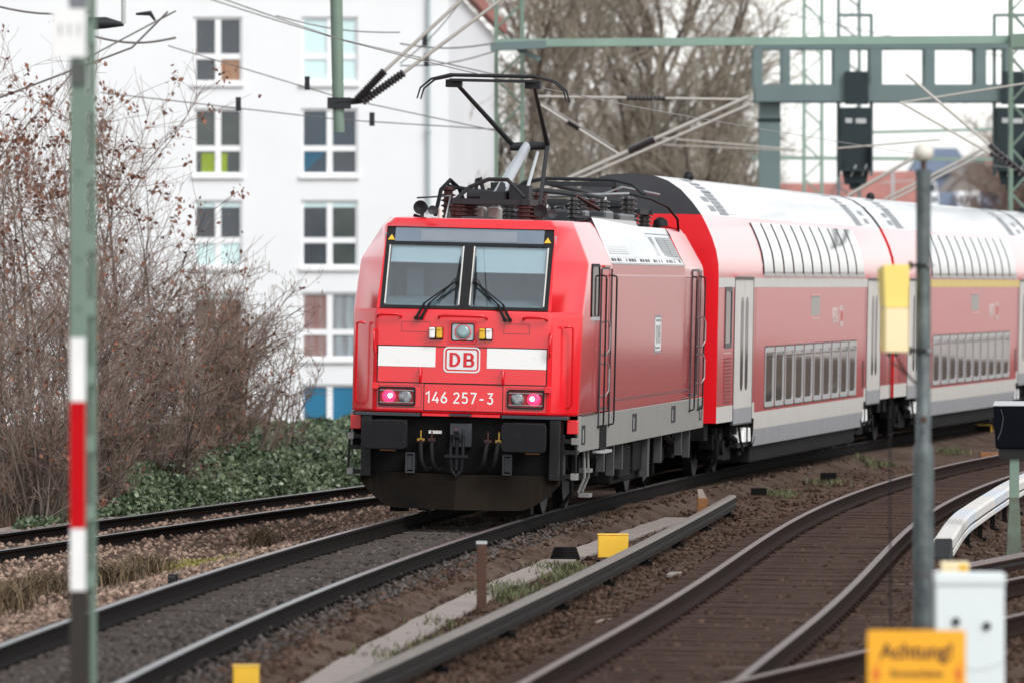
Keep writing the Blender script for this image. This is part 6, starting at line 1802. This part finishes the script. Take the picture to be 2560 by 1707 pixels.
# portal beam of the overhead line
pb_ = empty('portal_beam', W(1236, 112, 159), 'pale green portal beam running right from the lattice mast', 'beam')
mb = MB(); p0 = Vector(pb_.location); a, b = W(1236, 109, 159) - p0, W(2800, 98, 159) - p0
bar(mb, a, b, 0.17, 0.3); mb.build('beam', PALEGREEN, pb_)
mb = MB(); bar(mb, W(1226, 118, 158.4) - p0, W(1365, 112, 158.4) - p0, 0.17, 0.4); bar(mb, W(1290, 120, 158.5) - p0, W(1350, 150, 158.5) - p0, 0.1); mb.build('beam_bracket', TEALGREY, pb_)
mb = MB(); bar(mb, W(2525, 103, 158.7) - p0, W(2590, 100, 158.7) - p0, 0.28, 0.4); mb.build('beam_bracket', GREEN, pb_)
# lower cross-span beams far off
cb = empty('cross_beam', W(1880, 395, 236), 'thin green cross beam low over the red roofs', 'beam')
p0 = Vector(cb.location); mb = MB(); bar(mb, (0, 0, 0), W(2560, 400, 236) - p0, 0.11); bar(mb, W(2170, 332, 236) - p0, W(2560, 322, 236) - p0, 0.09); mb.build('beam', PALEGREEN, cb)
cb = empty('cable_mast', W(2232, 470, 300), 'thin grey mast in front of the salmon red roof', 'mast'); mb = MB(); bar(mb, (0, 0, 0.8), (0, 0, -4.5), 0.13); bar(mb, (-0.5, 0, 0.2), (0.9, 0, 0.3), 0.05); mb.build('pole', FRAMEGREY, cb)
# green drop tube carrying the insulated wire ends
dt = empty('drop_post', W(843, -60, 130), 'green vertical tube hanging in front of the white block', 'overhead line post')
p0 = Vector(dt.location)
mb = MB(); mb.tube([W(840, -60, 130) - p0, W(845, 240, 130) - p0, W(848, 332, 130) - p0], [0.115, 0.105, 0.10], 12); mb.build('tube', GREEN, dt, auto=60)
mb = MB(); bar(mb, W(-300, -60, 130.0) - p0, W(900, -60, 130.0) - p0, 0.25, 0.3); mb.build('support_beam', GREEN, dt)
mb = MB(); bar(mb, W(-300, -75, 130.0) - p0, W(-300, 1400, 130.0) - p0, 0.3, 0.3); mb.build('support_mast', GREEN, dt)
mb = MB(); mb.box(-0.17, 0.24, -0.15, 0.15, W(0, 272, 130).z - p0.z, W(0, 245, 130).z - p0.z); mb.tube([W(840, 258, 129.9) - p0, W(905, 252, 129.9) - p0], 0.06); mb.build('clamp', PANTODARK, dt)
for (a, b, c, d, e_, f_) in ((893, 250, 962, 178, 1165, -10), (905, 256, 1010, 182, 1260, -5)):
    k_ = empty('cantilever_rod', W(a, b, 129.8), 'pale rod with a dark ribbed insulator, %s of the pair at the drop tube' % ('upper' if a == 893 else 'lower'), 'overhead line rod', 'insulated rods at the drop tube')
    p0 = Vector(k_.location)
    A, B, C_ = W(a, b, 129.8) - p0, W(c, d, 129.8) - p0, W(e_, f_, 129.8) - p0
    mb = MB(); nseg = 14
    pts, rs = [], []
    for i in range(nseg * 2 + 1):
        pts.append(A.lerp(B, i / (nseg * 2))); rs.append(0.085 if i % 2 else 0.055)
    mb.tube(pts, rs, 10); mb.build('insulator', INSUL, k_)
    mb = MB(); mb.tube([B, C_], 0.032, 8); mb.build('rod', WIREL, k_, auto=60)
GW = 'overhead wires above the tracks'
def wire(pts, r, m, label, name='overhead_wire', cat_='wire', group=GW, beads=()):
    p0 = Vector(W(*pts[0]))
    mb = MB(); P_ = [Vector(W(*p)) - p0 for p in pts]
    if len(P_) == 2:
        q = []
        for i in range(9):
            t = i / 8; v = P_[0].lerp(P_[1], t); v.z -= 0.10 * math.sin(math.pi * t); q.append(v)
        P_ = q
    mb.tube(P_, r, 6)
    o = empty(name, p0, label, cat_, group)
    mb.build('wire', m, o, auto=60)
    for b in beads:
        q = Vector(W(*b)) - p0
        MB().box(q.x - 0.05, q.x + 0.05, q.y - 0.05, q.y + 0.05, q.z - 0.12, q.z + 0.14).build('clamp', PANTODARK, o)
    return o
def rod(a, b, r, m, label, ins=None, name='cantilever_rod'):
    p0 = Vector(W(*a)); o = empty(name, p0, label, 'overhead line rod', 'cantilever rods over the train')
    A, B = Vector((0, 0, 0)), Vector(W(*b)) - p0
    MB().tube([A, B], r, 8).build('rod', m, o, auto=60)
    if ins:
        pts, rs = [], []
        for i in range(21):
            pts.append(A.lerp(B, ins[0] + (ins[1] - ins[0]) * i / 20)); rs.append(r * 2.1 if i % 2 else r * 1.5)
        MB().tube(pts, rs, 10).build('insulator', INSUL, o)
    return o
# rods over the coach roof
rod((1335, 485, 150), (1872, 242, 150), 0.042, WIREL, 'long pale rod rising right over the dark coach roof', (0.44, 0.56))
rod((1375, 480, 151), (1875, 262, 151), 0.034, WIREL, 'thinner pale rod just below the long one over the coach roof')
rod((1350, 262, 152), (1545, 385, 152), 0.028, WIREL, 'thin pale rod falling right behind the pantograph', (0.35, 0.5))
rod((1352, 256, 153), (1535, 370, 153), 0.022, WIREG, 'second thin rod falling right behind the pantograph')
rod((1340, 242, 154), (1880, 250, 154), 0.028, WIREL, 'level pale rod right of the pantograph head', (0.42, 0.60))
rod((1640, 345, 170), (1990, 375, 170), 0.020, WIREL, 'thin level rod over the middle of the first coach')
rod((1640, 362, 171), (1985, 378, 171), 0.016, WIREL, 'thinnest level rod over the middle of the first coach')
rod((2120, 490, 170), (2310, 380, 170), 0.042, WIREL, 'pale rod rising right to the lamp ball, upper of two')
rod((2210, 500, 165), (2460, 372, 165), 0.034, WIREL, 'pale rod rising right behind the lamp post', None)
rod((2228, 502, 164), (2465, 382, 164), 0.028, WIREL, 'thin rod alongside the one rising behind the lamp post')
rod((2265, 186, 150), (2600, 470, 150), 0.030, WIREL, 'pale rod falling right across the signal bridge, upper of two', (0.62, 0.95))
rod((2250, 256, 151), (2590, 450, 151), 0.026, WIREL, 'pale rod falling right below the signal bridge', (0.66, 0.95))
rod((2250, 258, 152), (2560, 210, 152), 0.022, WIREL, 'thin pale rod rising right to the picture edge')
rod((2090, 372, 168), (2350, 350, 168), 0.020, WIREL, 'thin level rod across the left hanging signal')
for (pts, r_, lab, bd) in (
    (((-40, 260, 125), (330, 120, 125), (420, 30, 125)), 0.018, 'sagging wire at the upper left behind the number plate', ()),
    (((-40, 440, 126), (210, 150, 126), (440, 28, 126)), 0.016, 'steep wire at the far upper left', ()),
    (((235, 92, 128), (440, 95, 128)), 0.02, 'level wire right of the number plate', ()),
    (((-40, 8, 124), (230, 30, 124)), 0.018, 'level wire along the top left corner', ()),
    (((545, -6, 140), (850, 100, 140), (1250, 190, 140)), 0.012, 'thin wire falling right over the top windows', ()),
    (((420, 115, 141), (850, 245, 141), (1250, 330, 141)), 0.011, 'thin wire falling right below the top windows', ((768, 210, 141),)),
    (((250, 232, 142), (850, 300, 142), (1250, 325, 142)), 0.011, 'thin nearly level wire above the second window row', ((930, 300, 142), (596, 262, 142))),
    (((690, 40, 139), (1000, 82, 139)), 0.012, 'thin wire by the pale cyan window', ()),
    (((1000, 110, 150), (1240, 108, 150)), 0.016, 'short level wire left of the lattice mast', ((1062, 100, 150),)),
    (((1000, 165, 150), (1240, 128, 150)), 0.014, 'short wire rising to the lattice mast', ((1066, 152, 150),)),
    (((1150, 8, 150), (1000, 160, 150)), 0.014, 'short steep wire beside the white block roof', ()),
    (((1950, 30, 260), (2560, 150, 260)), 0.02, 'faint wire crossing the white sky at upper right', ())):
    wire(pts, r_, WIREG, lab, beads=bd)
# what the pantograph touches: contact wire and catenary wire of the train's own track
def own(z, dz):
    pts = []
    for s in np.arange(-86, 120, 3.0):
        x, y = on_track(s); pts.append((x + 0.2 * math.sin(s / 20.0), y, z))
    return pts
for z, r_, lab in ((5.695, 0.007, 'contact wire running over the pantograph head'), ):
    P_ = own(z, 0); o = empty('contact_wire', P_[0], lab, 'wire', GW)
    MB().tube([(a - P_[0][0], b - P_[0][1], 0.0) for a, b, c in P_], r_, 5).build('wire', WIREG, o)
ho = empty('wire_bracket', W(220, 60, 124), 'dark tapering insulator bracket right of the number plate', 'bracket'); p0 = Vector(ho.location)
MB().tube([W(222, 60, 124) - p0, W(265, 58, 124) - p0, W(310, 62, 124) - p0], [0.11, 0.10, 0.03], 10).build('insulator', PANTODARK, ho, auto=60)
MB().tube([W(309, 60, 124) - p0, W(309, -40, 124) - p0], 0.04, 8).build('hanger', FRAMEGREY, ho)
MB().tube([W(340, 36, 124) - p0, W(376, 34, 124) - p0, W(388, 52, 124) - p0], [0.02, 0.045, 0.02], 8).build('clip', PANTODARK, ho)

# ------------------------------------------------------------------ trackside objects
# channel-steel mast at the left
YM = 44.5
SM = FPX / YM
mx0, mx1 = (176 - 1280) / SM, (238 - 1280) / SM
ms = empty('steel_mast', ((mx0 + mx1) / 2, YM, -0.35), 'pale green steel channel mast at the left with batten plates up its side', 'mast')
w = mx1 - mx0; hh = CAMH + (VH + 200) / SM + 0.35
fl = w * 0.62
MB().box(-w / 2, -w / 2 + fl + 0.012, 0.0, 0.012, 0.0, hh).build('front_flange', GREEN, ms)
MB().box(w / 2 - 0.036, w / 2, 0.10, 0.112, 0.0, hh).build('rear_flange', GREEN, ms)
MB().box(-w / 2 + 0.02, -w / 2 + 0.032, 0.012, 0.12, 0.0, hh).build('web', GREEN, ms)
zz = lambda v: CAMH + (VH - v) / SM + 0.35
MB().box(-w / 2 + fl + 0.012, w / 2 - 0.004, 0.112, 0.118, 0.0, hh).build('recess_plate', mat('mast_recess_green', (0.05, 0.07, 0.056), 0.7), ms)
for a, b in ((240, 283), (408, 452), (584, 630), (748, 792), (916, 962), (1088, 1130), (1262, 1300), (1430, 1470), (60, 110), (-120, -70)):
    MB().add([(-w / 2 + fl + 0.012, 0.001, zz(b)), (w / 2, 0.1, zz(b)), (w / 2, 0.1, zz(a)), (-w / 2 + fl + 0.012, 0.001, zz(a))], [(0, 1, 2, 3)]).build('batten_plate', GREEN, ms)
for v in (432, 650, 772): MB().lathe([(0.009, 0), (0.009, -0.008), (0.0, -0.012)], (-w / 2 + 0.05, -0.001, zz(v)), 8, axis='y').build('bolt', DARKPOST, ms)
MB().box(-w / 2 - 0.004, -w / 2 + fl + 0.014, -0.006, 0.016, 0.0, zz(1476)).build('tarred_foot', DARKPOST, ms)
MB().box(-w / 2 - 0.003, -w / 2 + fl, -0.02, -0.004, zz(212), zz(158)).build('dark_clamp', mat('dark_clamp_grey', (0.07, 0.078, 0.07), 0.6), ms)
MB().box(-w / 2 - 0.01, -w / 2 + fl, -0.02, -0.004, zz(18), zz(-80)).build('upper_plate', mat('mast_plate_grey', (0.16, 0.17, 0.19), 0.6), ms)
mk = empty('marker_board', (mx0 + 0.0, YM - 0.02, CAMH + (VH - 1476) / SM), 'long white red white striped marker board on the green mast', 'sign')
bw = 38 / SM
for a, b, m_ in ((845, 1003, WHITEPLATE), (1003.5, 1320, REDSIGN), (1320.5, 1476, WHITEPLATE)):
    MB().box(0.0, bw, -0.008, 0.0, (1476 - b) / SM, (1476 - a) / SM).build('white_band' if m_ is WHITEPLATE else 'red_band', m_, mk, bevel=0.002)
npz = empty('number_plate', ((175 - 1280) / SM, YM - 0.03, CAMH + (VH - 145) / SM), 'white plate with faint figures at the top of the green mast', 'sign')
MB().box(-45 / SM, 40 / SM, -0.006, 0.0, 0, 122 / SM).build('plate', WHITEPLATE, npz, bevel=0.006)
text('plate_figures', '111', 0.105, M_front(0, -0.0075, 68 / SM), GREYINK, npz, sx=1.05)

# lamp post with two yellow boxes
YL = 57.0; SL = FPX / YL
lx = (2308.5 - 1280) / SL
lp_ = empty('lamp_post', (lx, YL, -0.35), 'stepped galvanised lamp post with a white ball cap in front of the second coach', 'lamp post')
zl = lambda v: CAMH + (VH - v) / SL + 0.35
MB().lathe([(0.081, 0.0), (0.081, zl(1135)), (0.078, zl(1126)), (0.066, zl(1112)), (0.0585, zl(1108)), (0.0575, zl(425)), (0.0, zl(424))], (0, 0, 0), 28).build('pole', GALV, lp_, auto=40)
MB().lathe([(0.0825, 0.0), (0.0825, zl(1560)), (0.0, zl(1560) + .001)], (0, 0, 0), 28).build('tarred_foot', mat('post_foot_grey', (0.075, 0.07, 0.062), 0.6, var=0.3), lp_, auto=40)
MB().lathe([(0.083, zl(1442)), (0.0835, zl(1436)), (0.083, zl(1428)), (0.07, zl(1427))], (0, 0, 0), 28).build('pole_band', mat('post_band_dark', (0.06, 0.06, 0.06), 0.6), lp_)
MB().lathe([(0.020, zl(424)), (0.020, zl(402)), (0.0, zl(402))], (0, 0, 0), 14).build('cap_stem', RUST, lp_)
MB().lathe([(0.03, zl(404)), (0.062, zl(398)), (0.078, zl(386)), (0.076, zl(372)), (0.05, zl(362)), (0.0, zl(359))], (0, 0, 0), 20).build('ball_cap', mat('cap_cream', (0.66, 0.63, 0.55), 0.5, var=0.1), lp_, smooth=True)
MB().box(-0.02, 0.02, -0.075, -0.05, zl(1052), zl(1040)).build('rust_hole', RUST, lp_)
yb_ = empty('yellow_case', ((2240 - 1280) / SL, YL - 0.05, CAMH + (VH - 880) / SL), 'two-part yellow equipment case clamped to the lamp post, darker yellow above pale yellow', 'equipment box')
yl = lambda v: (880 - v) / SL
xq = lambda u: (u - 2240) / SL
mb = MB(); mb.add([(xq(2210), -0.10, yl(769)), (xq(2269), -0.10, yl(769)), (xq(2271), -0.10, yl(662)), (xq(2206), -0.10, yl(662)), (xq(2198), 0.04, yl(769)), (xq(2269), 0.08, yl(769)), (xq(2271), 0.08, yl(662)), (xq(2192), 0.04, yl(674))],
              [(0, 1, 2, 3), (4, 7, 6, 5), (0, 4, 5, 1), (1, 5, 6, 2), (2, 6, 7, 3), (3, 7, 4, 0)])
mb.build('upper_case', YELBOX, yb_, bevel=0.006)
mb = MB(); mb.add([(xq(2211), -0.12, yl(880)), (xq(2269), -0.12, yl(880)), (xq(2269), -0.12, yl(771)), (xq(2211), -0.12, yl(771)), (xq(2200), 0.05, yl(880)), (xq(2269), 0.08, yl(880)), (xq(2269), 0.08, yl(771)), (xq(2200), 0.05, yl(771))],
              [(0, 1, 2, 3), (4, 7, 6, 5), (0, 4, 5, 1), (1, 5, 6, 2), (2, 6, 7, 3), (3, 7, 4, 0)], [0, 0, 0, 0, 0, 1])
mb.build('lower_case', [PALEYEL, YELBOX], yb_, bevel=0.004)
for v in (664, 876):
    MB().box(xq(2270), xq(2332), -0.02, 0.02, yl(v) - 0.013, yl(v) + 0.013).box(xq(2270), xq(2280), -0.04, 0.04, yl(v) - 0.03, yl(v) + 0.03).lathe([(0.0595, -0.013), (0.064, -0.013), (0.064, 0.013), (0.0595, 0.013)], (xq(2308.5), 0.05, yl(v)), 20).build('clamp', BLACK, yb_)
    MB().box(xq(2316), xq(2334), -0.03, 0.0, yl(v) - 0.010, yl(v) + 0.010).build('clamp_bolt', STEEL, yb_)
for u in (2221, 2238): MB().cyl((xq(u), -0.05, yl(880)), (xq(u), -0.05, yl(889)), 0.02, n=10).build('cable_gland', RUBBER, yb_)
MB().tube([(xq(2221), -0.05, yl(886)), (xq(2228), -0.05, yl(905)), (xq(2250), -0.05, yl(922)), (xq(2275), -0.04, yl(944)), (xq(2290), -0.02, yl(960))], 0.0085, 6).build('cable', CABLE, yb_)
MB().tube([(xq(2238), -0.05, yl(886)), (xq(2246), -0.05, yl(904)), (xq(2264), -0.05, yl(932)), (xq(2288), -0.03, yl(956))], 0.008, 6).build('cable', RUBBER, yb_)
MB().tube([(xq(2225), -0.05, yl(886)), (xq(2226), -0.05, yl(960)), (xq(2226), -0.05, yl(1000)), (xq(2223), -0.04, yl(1060)), (xq(2226), 0.0, yl(1640))], 0.0075, 6).build('cable', RUBBER, yb_)

# white cabinet, warning sign
YC = 46.0; SCB = FPX / YC
cb_ = empty('white_cabinet', ((2426 - 1280) / SCB, YC, -0.35), 'white trackside cabinet with two dark round locks behind the warning sign', 'cabinet')
zc = lambda v: CAMH + (VH - v) / SCB + 0.35
hw = 86 / SCB
MB().box(-hw, hw, 0, 0.26, 0.0, zc(1462)).build('body', CABWHITE, cb_, bevel=0.008)
MB().box(-hw - 0.006, hw + 0.006, -0.012, 0.27, zc(1462), zc(1432)).build('lid', CABWHITE, cb_, bevel=0.012)
for u, v in ((2390, 1553), (2467, 1564)): MB().lathe([(0.026, 0.0), (0.027, -0.012), (0.022, -0.016), (0.0, -0.014)], ((u - 2426) / SCB, 0.0, zc(v)), 16, axis='y').build('lock', DKGREY, cb_)
MB().tube([((u - 2426) / SCB, -0.002, zc(v)) for u, v in ((2400, 1668), (2440, 1674), (2475, 1668), (2508, 1656))], 0.003, 5).build('crease', FRAMEGREY, cb_)
yb2 = empty('yellow_marker_box', ((2387 - 1280) / FPX * 49, 49, -0.35), 'small yellow box just showing above the white cabinet', 'equipment box')
zz2 = CAMH + (VH - 1404) / FPX * 49 + 0.35
MB().box(-0.09, 0.097, 0, 0.15, zz2 - 0.1, zz2).build('box', PALEYEL, yb2, bevel=0.01); MB().box(0.03, 0.086, -0.004, 0, zz2 - 0.1, zz2 - 0.015).build('label_plate', YELLOW, yb2); MB().box(-0.03, 0.03, 0.05, 0.1, 0.0, zz2 - 0.1).build('post', GALV, yb2)
YS = 41.0; SS = FPX / YS
sg = empty('warning_sign', ((2292 - 1280) / SS, YS, -0.35), 'orange warning sign reading Achtung in the bottom right corner', 'sign')
zs2 = lambda v: CAMH + (VH - v) / SS + 0.35
MB().prism(rrect(0, zs2(1722), 246 / SS, 296 / SS, 0.012), 'y', -0.004, 0.0).build('panel', SIGNORANGE, sg)
KS = YS / 31.0
text('sign_heading', 'Achtung!', 0.092 * KS, M_front(0.0, -0.0062, zs2(1628)), SIGNINK, sg, bold=0.003, sx=0.92)
text('sign_text', 'Stromschiene', 0.044 * KS, M_front(0.0, -0.0062, zs2(1683)), SIGNINK, sg, bold=0.001, sx=0.92)
for s in (-1, 1):
    x = s * 0.172 * KS
    mb = MB(); pts = [(0.02, 0.09), (-0.02, 0.02), (0.0, 0.02), (-0.022, -0.06), (0.024, 0.035), (0.004, 0.035)]
    mb.prism([(x + a * KS, zs2(1700) + b * KS) for a, b in pts], 'y', -0.0062, -0.0045); mb.build('lightning_arrow', SIGNRED, sg)
MB().box(-0.025, 0.025, 0.0, 0.04, 0.0, zs2(1590)).build('post', GALV, sg)

# shunting signal on its green post, right edge
sx_, sy_ = ongnd(2538, 1402, -0.30)
sh_ = empty('shunting_signal', (sx_, sy_, -0.30), 'black boxy signal with a pale top edge on a green post at the right edge', 'signal')
S3 = FPX / sy_
zq = lambda v: CAMH + (VH - v) / S3 + 0.30
xr = lambda u: (u - 2538) / S3
mb = MB(); mb.add([(xr(2483), -0.02, zq(1012)), (xr(2610), -0.02, zq(1012)), (xr(2604), -0.02, zq(1120)), (xr(2489), -0.02, zq(1120)), (xr(2490), 0.30, zq(1004)), (xr(2604), 0.30, zq(1004)), (xr(2600), 0.30, zq(1122)), (xr(2494), 0.30, zq(1122))],
              [(0, 1, 2, 3), (4, 7, 6, 5), (0, 4, 5, 1), (1, 5, 6, 2), (2, 6, 7, 3), (3, 7, 4, 0)])
mb.build('signal_box', mat('gloss_black', (0.003, 0.004, 0.007), 0.8, spec=0.06), sh_, bevel=0.02)
mb = MB(); mb.add([(xr(2482), -0.03, zq(1012)), (xr(2611), -0.03, zq(1012)), (xr(2604), 0.31, zq(1003)), (xr(2491), 0.31, zq(1003)), (xr(2482), -0.03, zq(1014)), (xr(2611), -0.03, zq(1014))], [(0, 1, 2, 3), (0, 4, 5, 1)])
mb.build('top_edge', FRAMEGREY, sh_)
MB().box(xr(2500), xr(2596), 0.02, 0.24, zq(1145), zq(1120)).build('bracket', BLACK, sh_)
MB().tube([(xr(2502), -0.026, zq(1022)), (xr(2508), -0.03, zq(1045)), (xr(2503), -0.03, zq(1075)), (xr(2494), -0.026, zq(1098))], 0.008, 5).build('cable', DKGREY, sh_)
MB().box(xr(2526), xr(2549), 0.06, 0.16, 0.25, zq(1145)).build('post', GREEN, sh_)
mb = MB(); mb.add([(xr(2515), 0.0, -0.05), (xr(2557), 0.0, -0.05), (xr(2549), 0.05, 0.75), (xr(2526), 0.05, 0.75), (xr(2515), 0.2, -0.05), (xr(2557), 0.2, -0.05), (xr(2549), 0.17, 0.75), (xr(2526), 0.17, 0.75)],
              [(0, 1, 2, 3), (4, 7, 6, 5), (0, 4, 5, 1), (1, 5, 6, 2), (2, 6, 7, 3), (3, 7, 4, 0)]); mb.build('post_foot', mat('mossy_green_paint', (0.10, 0.145, 0.105), 0.7, col2=(0.07, 0.06, 0.04), scale=4), sh_)

# small things on the ballast
def boxy(name, u, v, z, w, d, h, m, label, cat_='marker', lid=None, bevel=0.01, rot=0.0):
    x, y = ongnd(u, v, z)
    o = empty(name, (x, y, z), label, cat_, rot=(0, 0, rot))
    MB().box(-w / 2, w / 2, 0, d, 0.02, h).build('body', m, o, bevel=bevel)
    MB().box(-w / 2 - 0.008, w / 2 + 0.008, -0.008, d + 0.008, 0.0, 0.03).build('base', RUST, o)
    if lid: MB().box(-w / 2 - 0.006, w / 2 + 0.006, -0.006, d + 0.006, h, h + 0.012).build('lid', lid, o, bevel=0.004)
    return o
boxy('yellow_marker_box', 1533, 1398, -0.30, 0.36, 0.30, 0.29, YELLOW, 'bright yellow box on the ground beside the grey conductor rail', 'equipment box', YELLOW)
boxy('yellow_marker_box', 614, 1730, -0.23, 0.20, 0.16, 0.20, YELLOW, 'small yellow box cut by the bottom picture edge', 'equipment box', YELLOW)
boxy('terracotta_block', 2474, 1145, -0.30, 0.34, 0.25, 0.11, ORANGE, 'low orange clay block by the far curve of the timber sleeper track', 'block')
o = boxy('dark_crate', 2462, 1088, -0.28, 0.32, 0.3, 0.22, UNDER, 'dark box edged in yellow beside the second coach', 'equipment box'); MB().box(0.13, 0.165, -0.012, -0.002, 0.0, 0.24).box(-0.17, 0.165, -0.012, -0.002, 0.22, 0.24).build('yellow_edge', YELLOW, o)
x, y = ongnd(1204, 1518, -0.30)
o = empty('rusty_stump_post', (x, y, -0.32), 'short rusty post standing beside the concrete trough', 'post')
MB().box(-0.05, 0.05, 0, 0.06, 0, 0.68).build('post', RUST, o, bevel=0.008); MB().box(-0.055, 0.055, -0.005, 0.065, 0.66, 0.69).build('post_cap', FRAMEGREY, o, bevel=0.004)
x, y = ongnd(1413, 1402, -0.30)
o = empty('cable_coil', (x, y, -0.31), 'black coil of cable lying left of the yellow box', 'cable coil')
mb = MB()
for k in range(4):
    R0 = 0.15 - 0.012 * k; pts = [(R0 * math.cos(t), 0.16 + R0 * math.sin(t), 0.04 + 0.035 * k) for t in np.linspace(0, 2 * math.pi, 22)]
    mb.tube(pts, 0.032, 6)
mb.build('coil', UNDER, o, auto=60); MB().lathe([(0.13, 0.0), (0.13, 0.13), (0.08, 0.17), (0, 0.18)], (0, 0.16, 0), 16).build('cable_core', RUBBER, o, smooth=True)
x, y = ongnd(1756, 1286, -0.30)
o = empty('orange_stump', (x, y, -0.30), 'small orange stump with a grey cap at the end of the conductor rail', 'marker')
MB().box(-0.075, 0.075, 0, 0.12, 0, 0.24).build('stump', ORANGE, o, bevel=0.01); MB().add([(-0.05, 0.02, 0.24), (0.06, 0.02, 0.24), (0.06, 0.1, 0.24), (-0.05, 0.1, 0.24), (-0.07, 0.04, 0.36), (0.0, 0.06, 0.37)], [(0, 3, 2, 1), (0, 1, 5, 4), (1, 2, 5), (2, 3, 4, 5), (3, 0, 4)]).build('cap', CONC, o)
for u, v, w_, h_, lab in ((2072, 1205, 0.26, 0.16, 'small dark block between the tracks, nearer the lamp post'), (1898, 1242, 0.24, 0.14, 'small dark block between the tracks, nearer the conductor rail end')):
    boxy('dark_block', u, v, -0.30, w_, 0.2, h_, UNDER, lab, 'block')
for u, v, l_, lab in ((1720, 1434, 0.5, 'broken pale concrete slab beside the timber track, nearer the orange stump'), (1585, 1552, 0.75, 'broken pale concrete slab beside the timber track, nearer the camera')):
    x, y = ongnd(u, v, -0.26)
    o = empty('concrete_slab', (x, y, -0.30), lab, 'slab'); MB().prism([(-l_ / 2, -0.3), (l_ * 0.3, -0.5), (l_ / 2, 0.2), (l_ * 0.1, 0.6), (-l_ * 0.4, 0.4)], 'z', 0.0, 0.05).build('slab', CONC, o, bevel=0.01)

# ------------------------------------------------------------------ one object per loose piece
def split_islands(o):
    me = o.data
    n = len(me.vertices)
    par = list(range(n))
    def find(a):
        while par[a] != a:
            par[a] = par[par[a]]; a = par[a]
        return a
    for e in me.edges:
        a, b = find(e.vertices[0]), find(e.vertices[1])
        if a != b: par[a] = b
    groups = {}
    for p in me.polygons:
        groups.setdefault(find(p.vertices[0]), []).append(p)
    if len(groups) < 2: return
    co = [v.co.copy() for v in me.vertices]
    for i, ps in enumerate(groups.values()):
        ids = sorted({v for p in ps for v in p.vertices}); mp = {v: k for k, v in enumerate(ids)}
        m2 = bpy.data.meshes.new(me.name)
        m2.from_pydata([co[v] for v in ids], [], [[mp[v] for v in p.vertices] for p in ps])
        for mt in me.materials: m2.materials.append(mt)
        m2.polygons.foreach_set('material_index', [p.material_index for p in ps])
        m2.polygons.foreach_set('use_smooth', [p.use_smooth for p in ps])
        m2.update()
        if i == 0: o.data = m2
        else:
            c = o.copy(); COL.objects.link(c); c.data = m2; c.parent = o.parent
            c.name = o.name.split('.')[0]
SPLIT = {'damper_bracket', 'roof_box', 'roof_fitting', 'post', 'side_panel', 'side_skirt', 'roof_edge_panel', 'footboard', 'rail_guard', 'windscreen_trim', 'bottom_chord', 'top_chord', 'end_buffers', 'light_guard', 'transformer_box', 'vent_lip', 'side_seam'}
for o in list(COL.objects):
    if o.type == 'MESH' and o.name.split('.')[0] in SPLIT: split_islands(o)
for o in COL.objects:
    if o.type == 'MESH' and o.parent is not None and o.name.split('.')[0] in ('air_slots', 'roof_vent', 'grille_slat', 'roof_louver', 'panel_seam', 'lacing', 'bogie', 'beam'):
        o['kind'] = 'stuff' if o.name.split('.')[0] in ('air_slots', 'roof_vent', 'grille_slat', 'lacing') else o.get('kind', '')
        if not o['kind']: del o['kind']
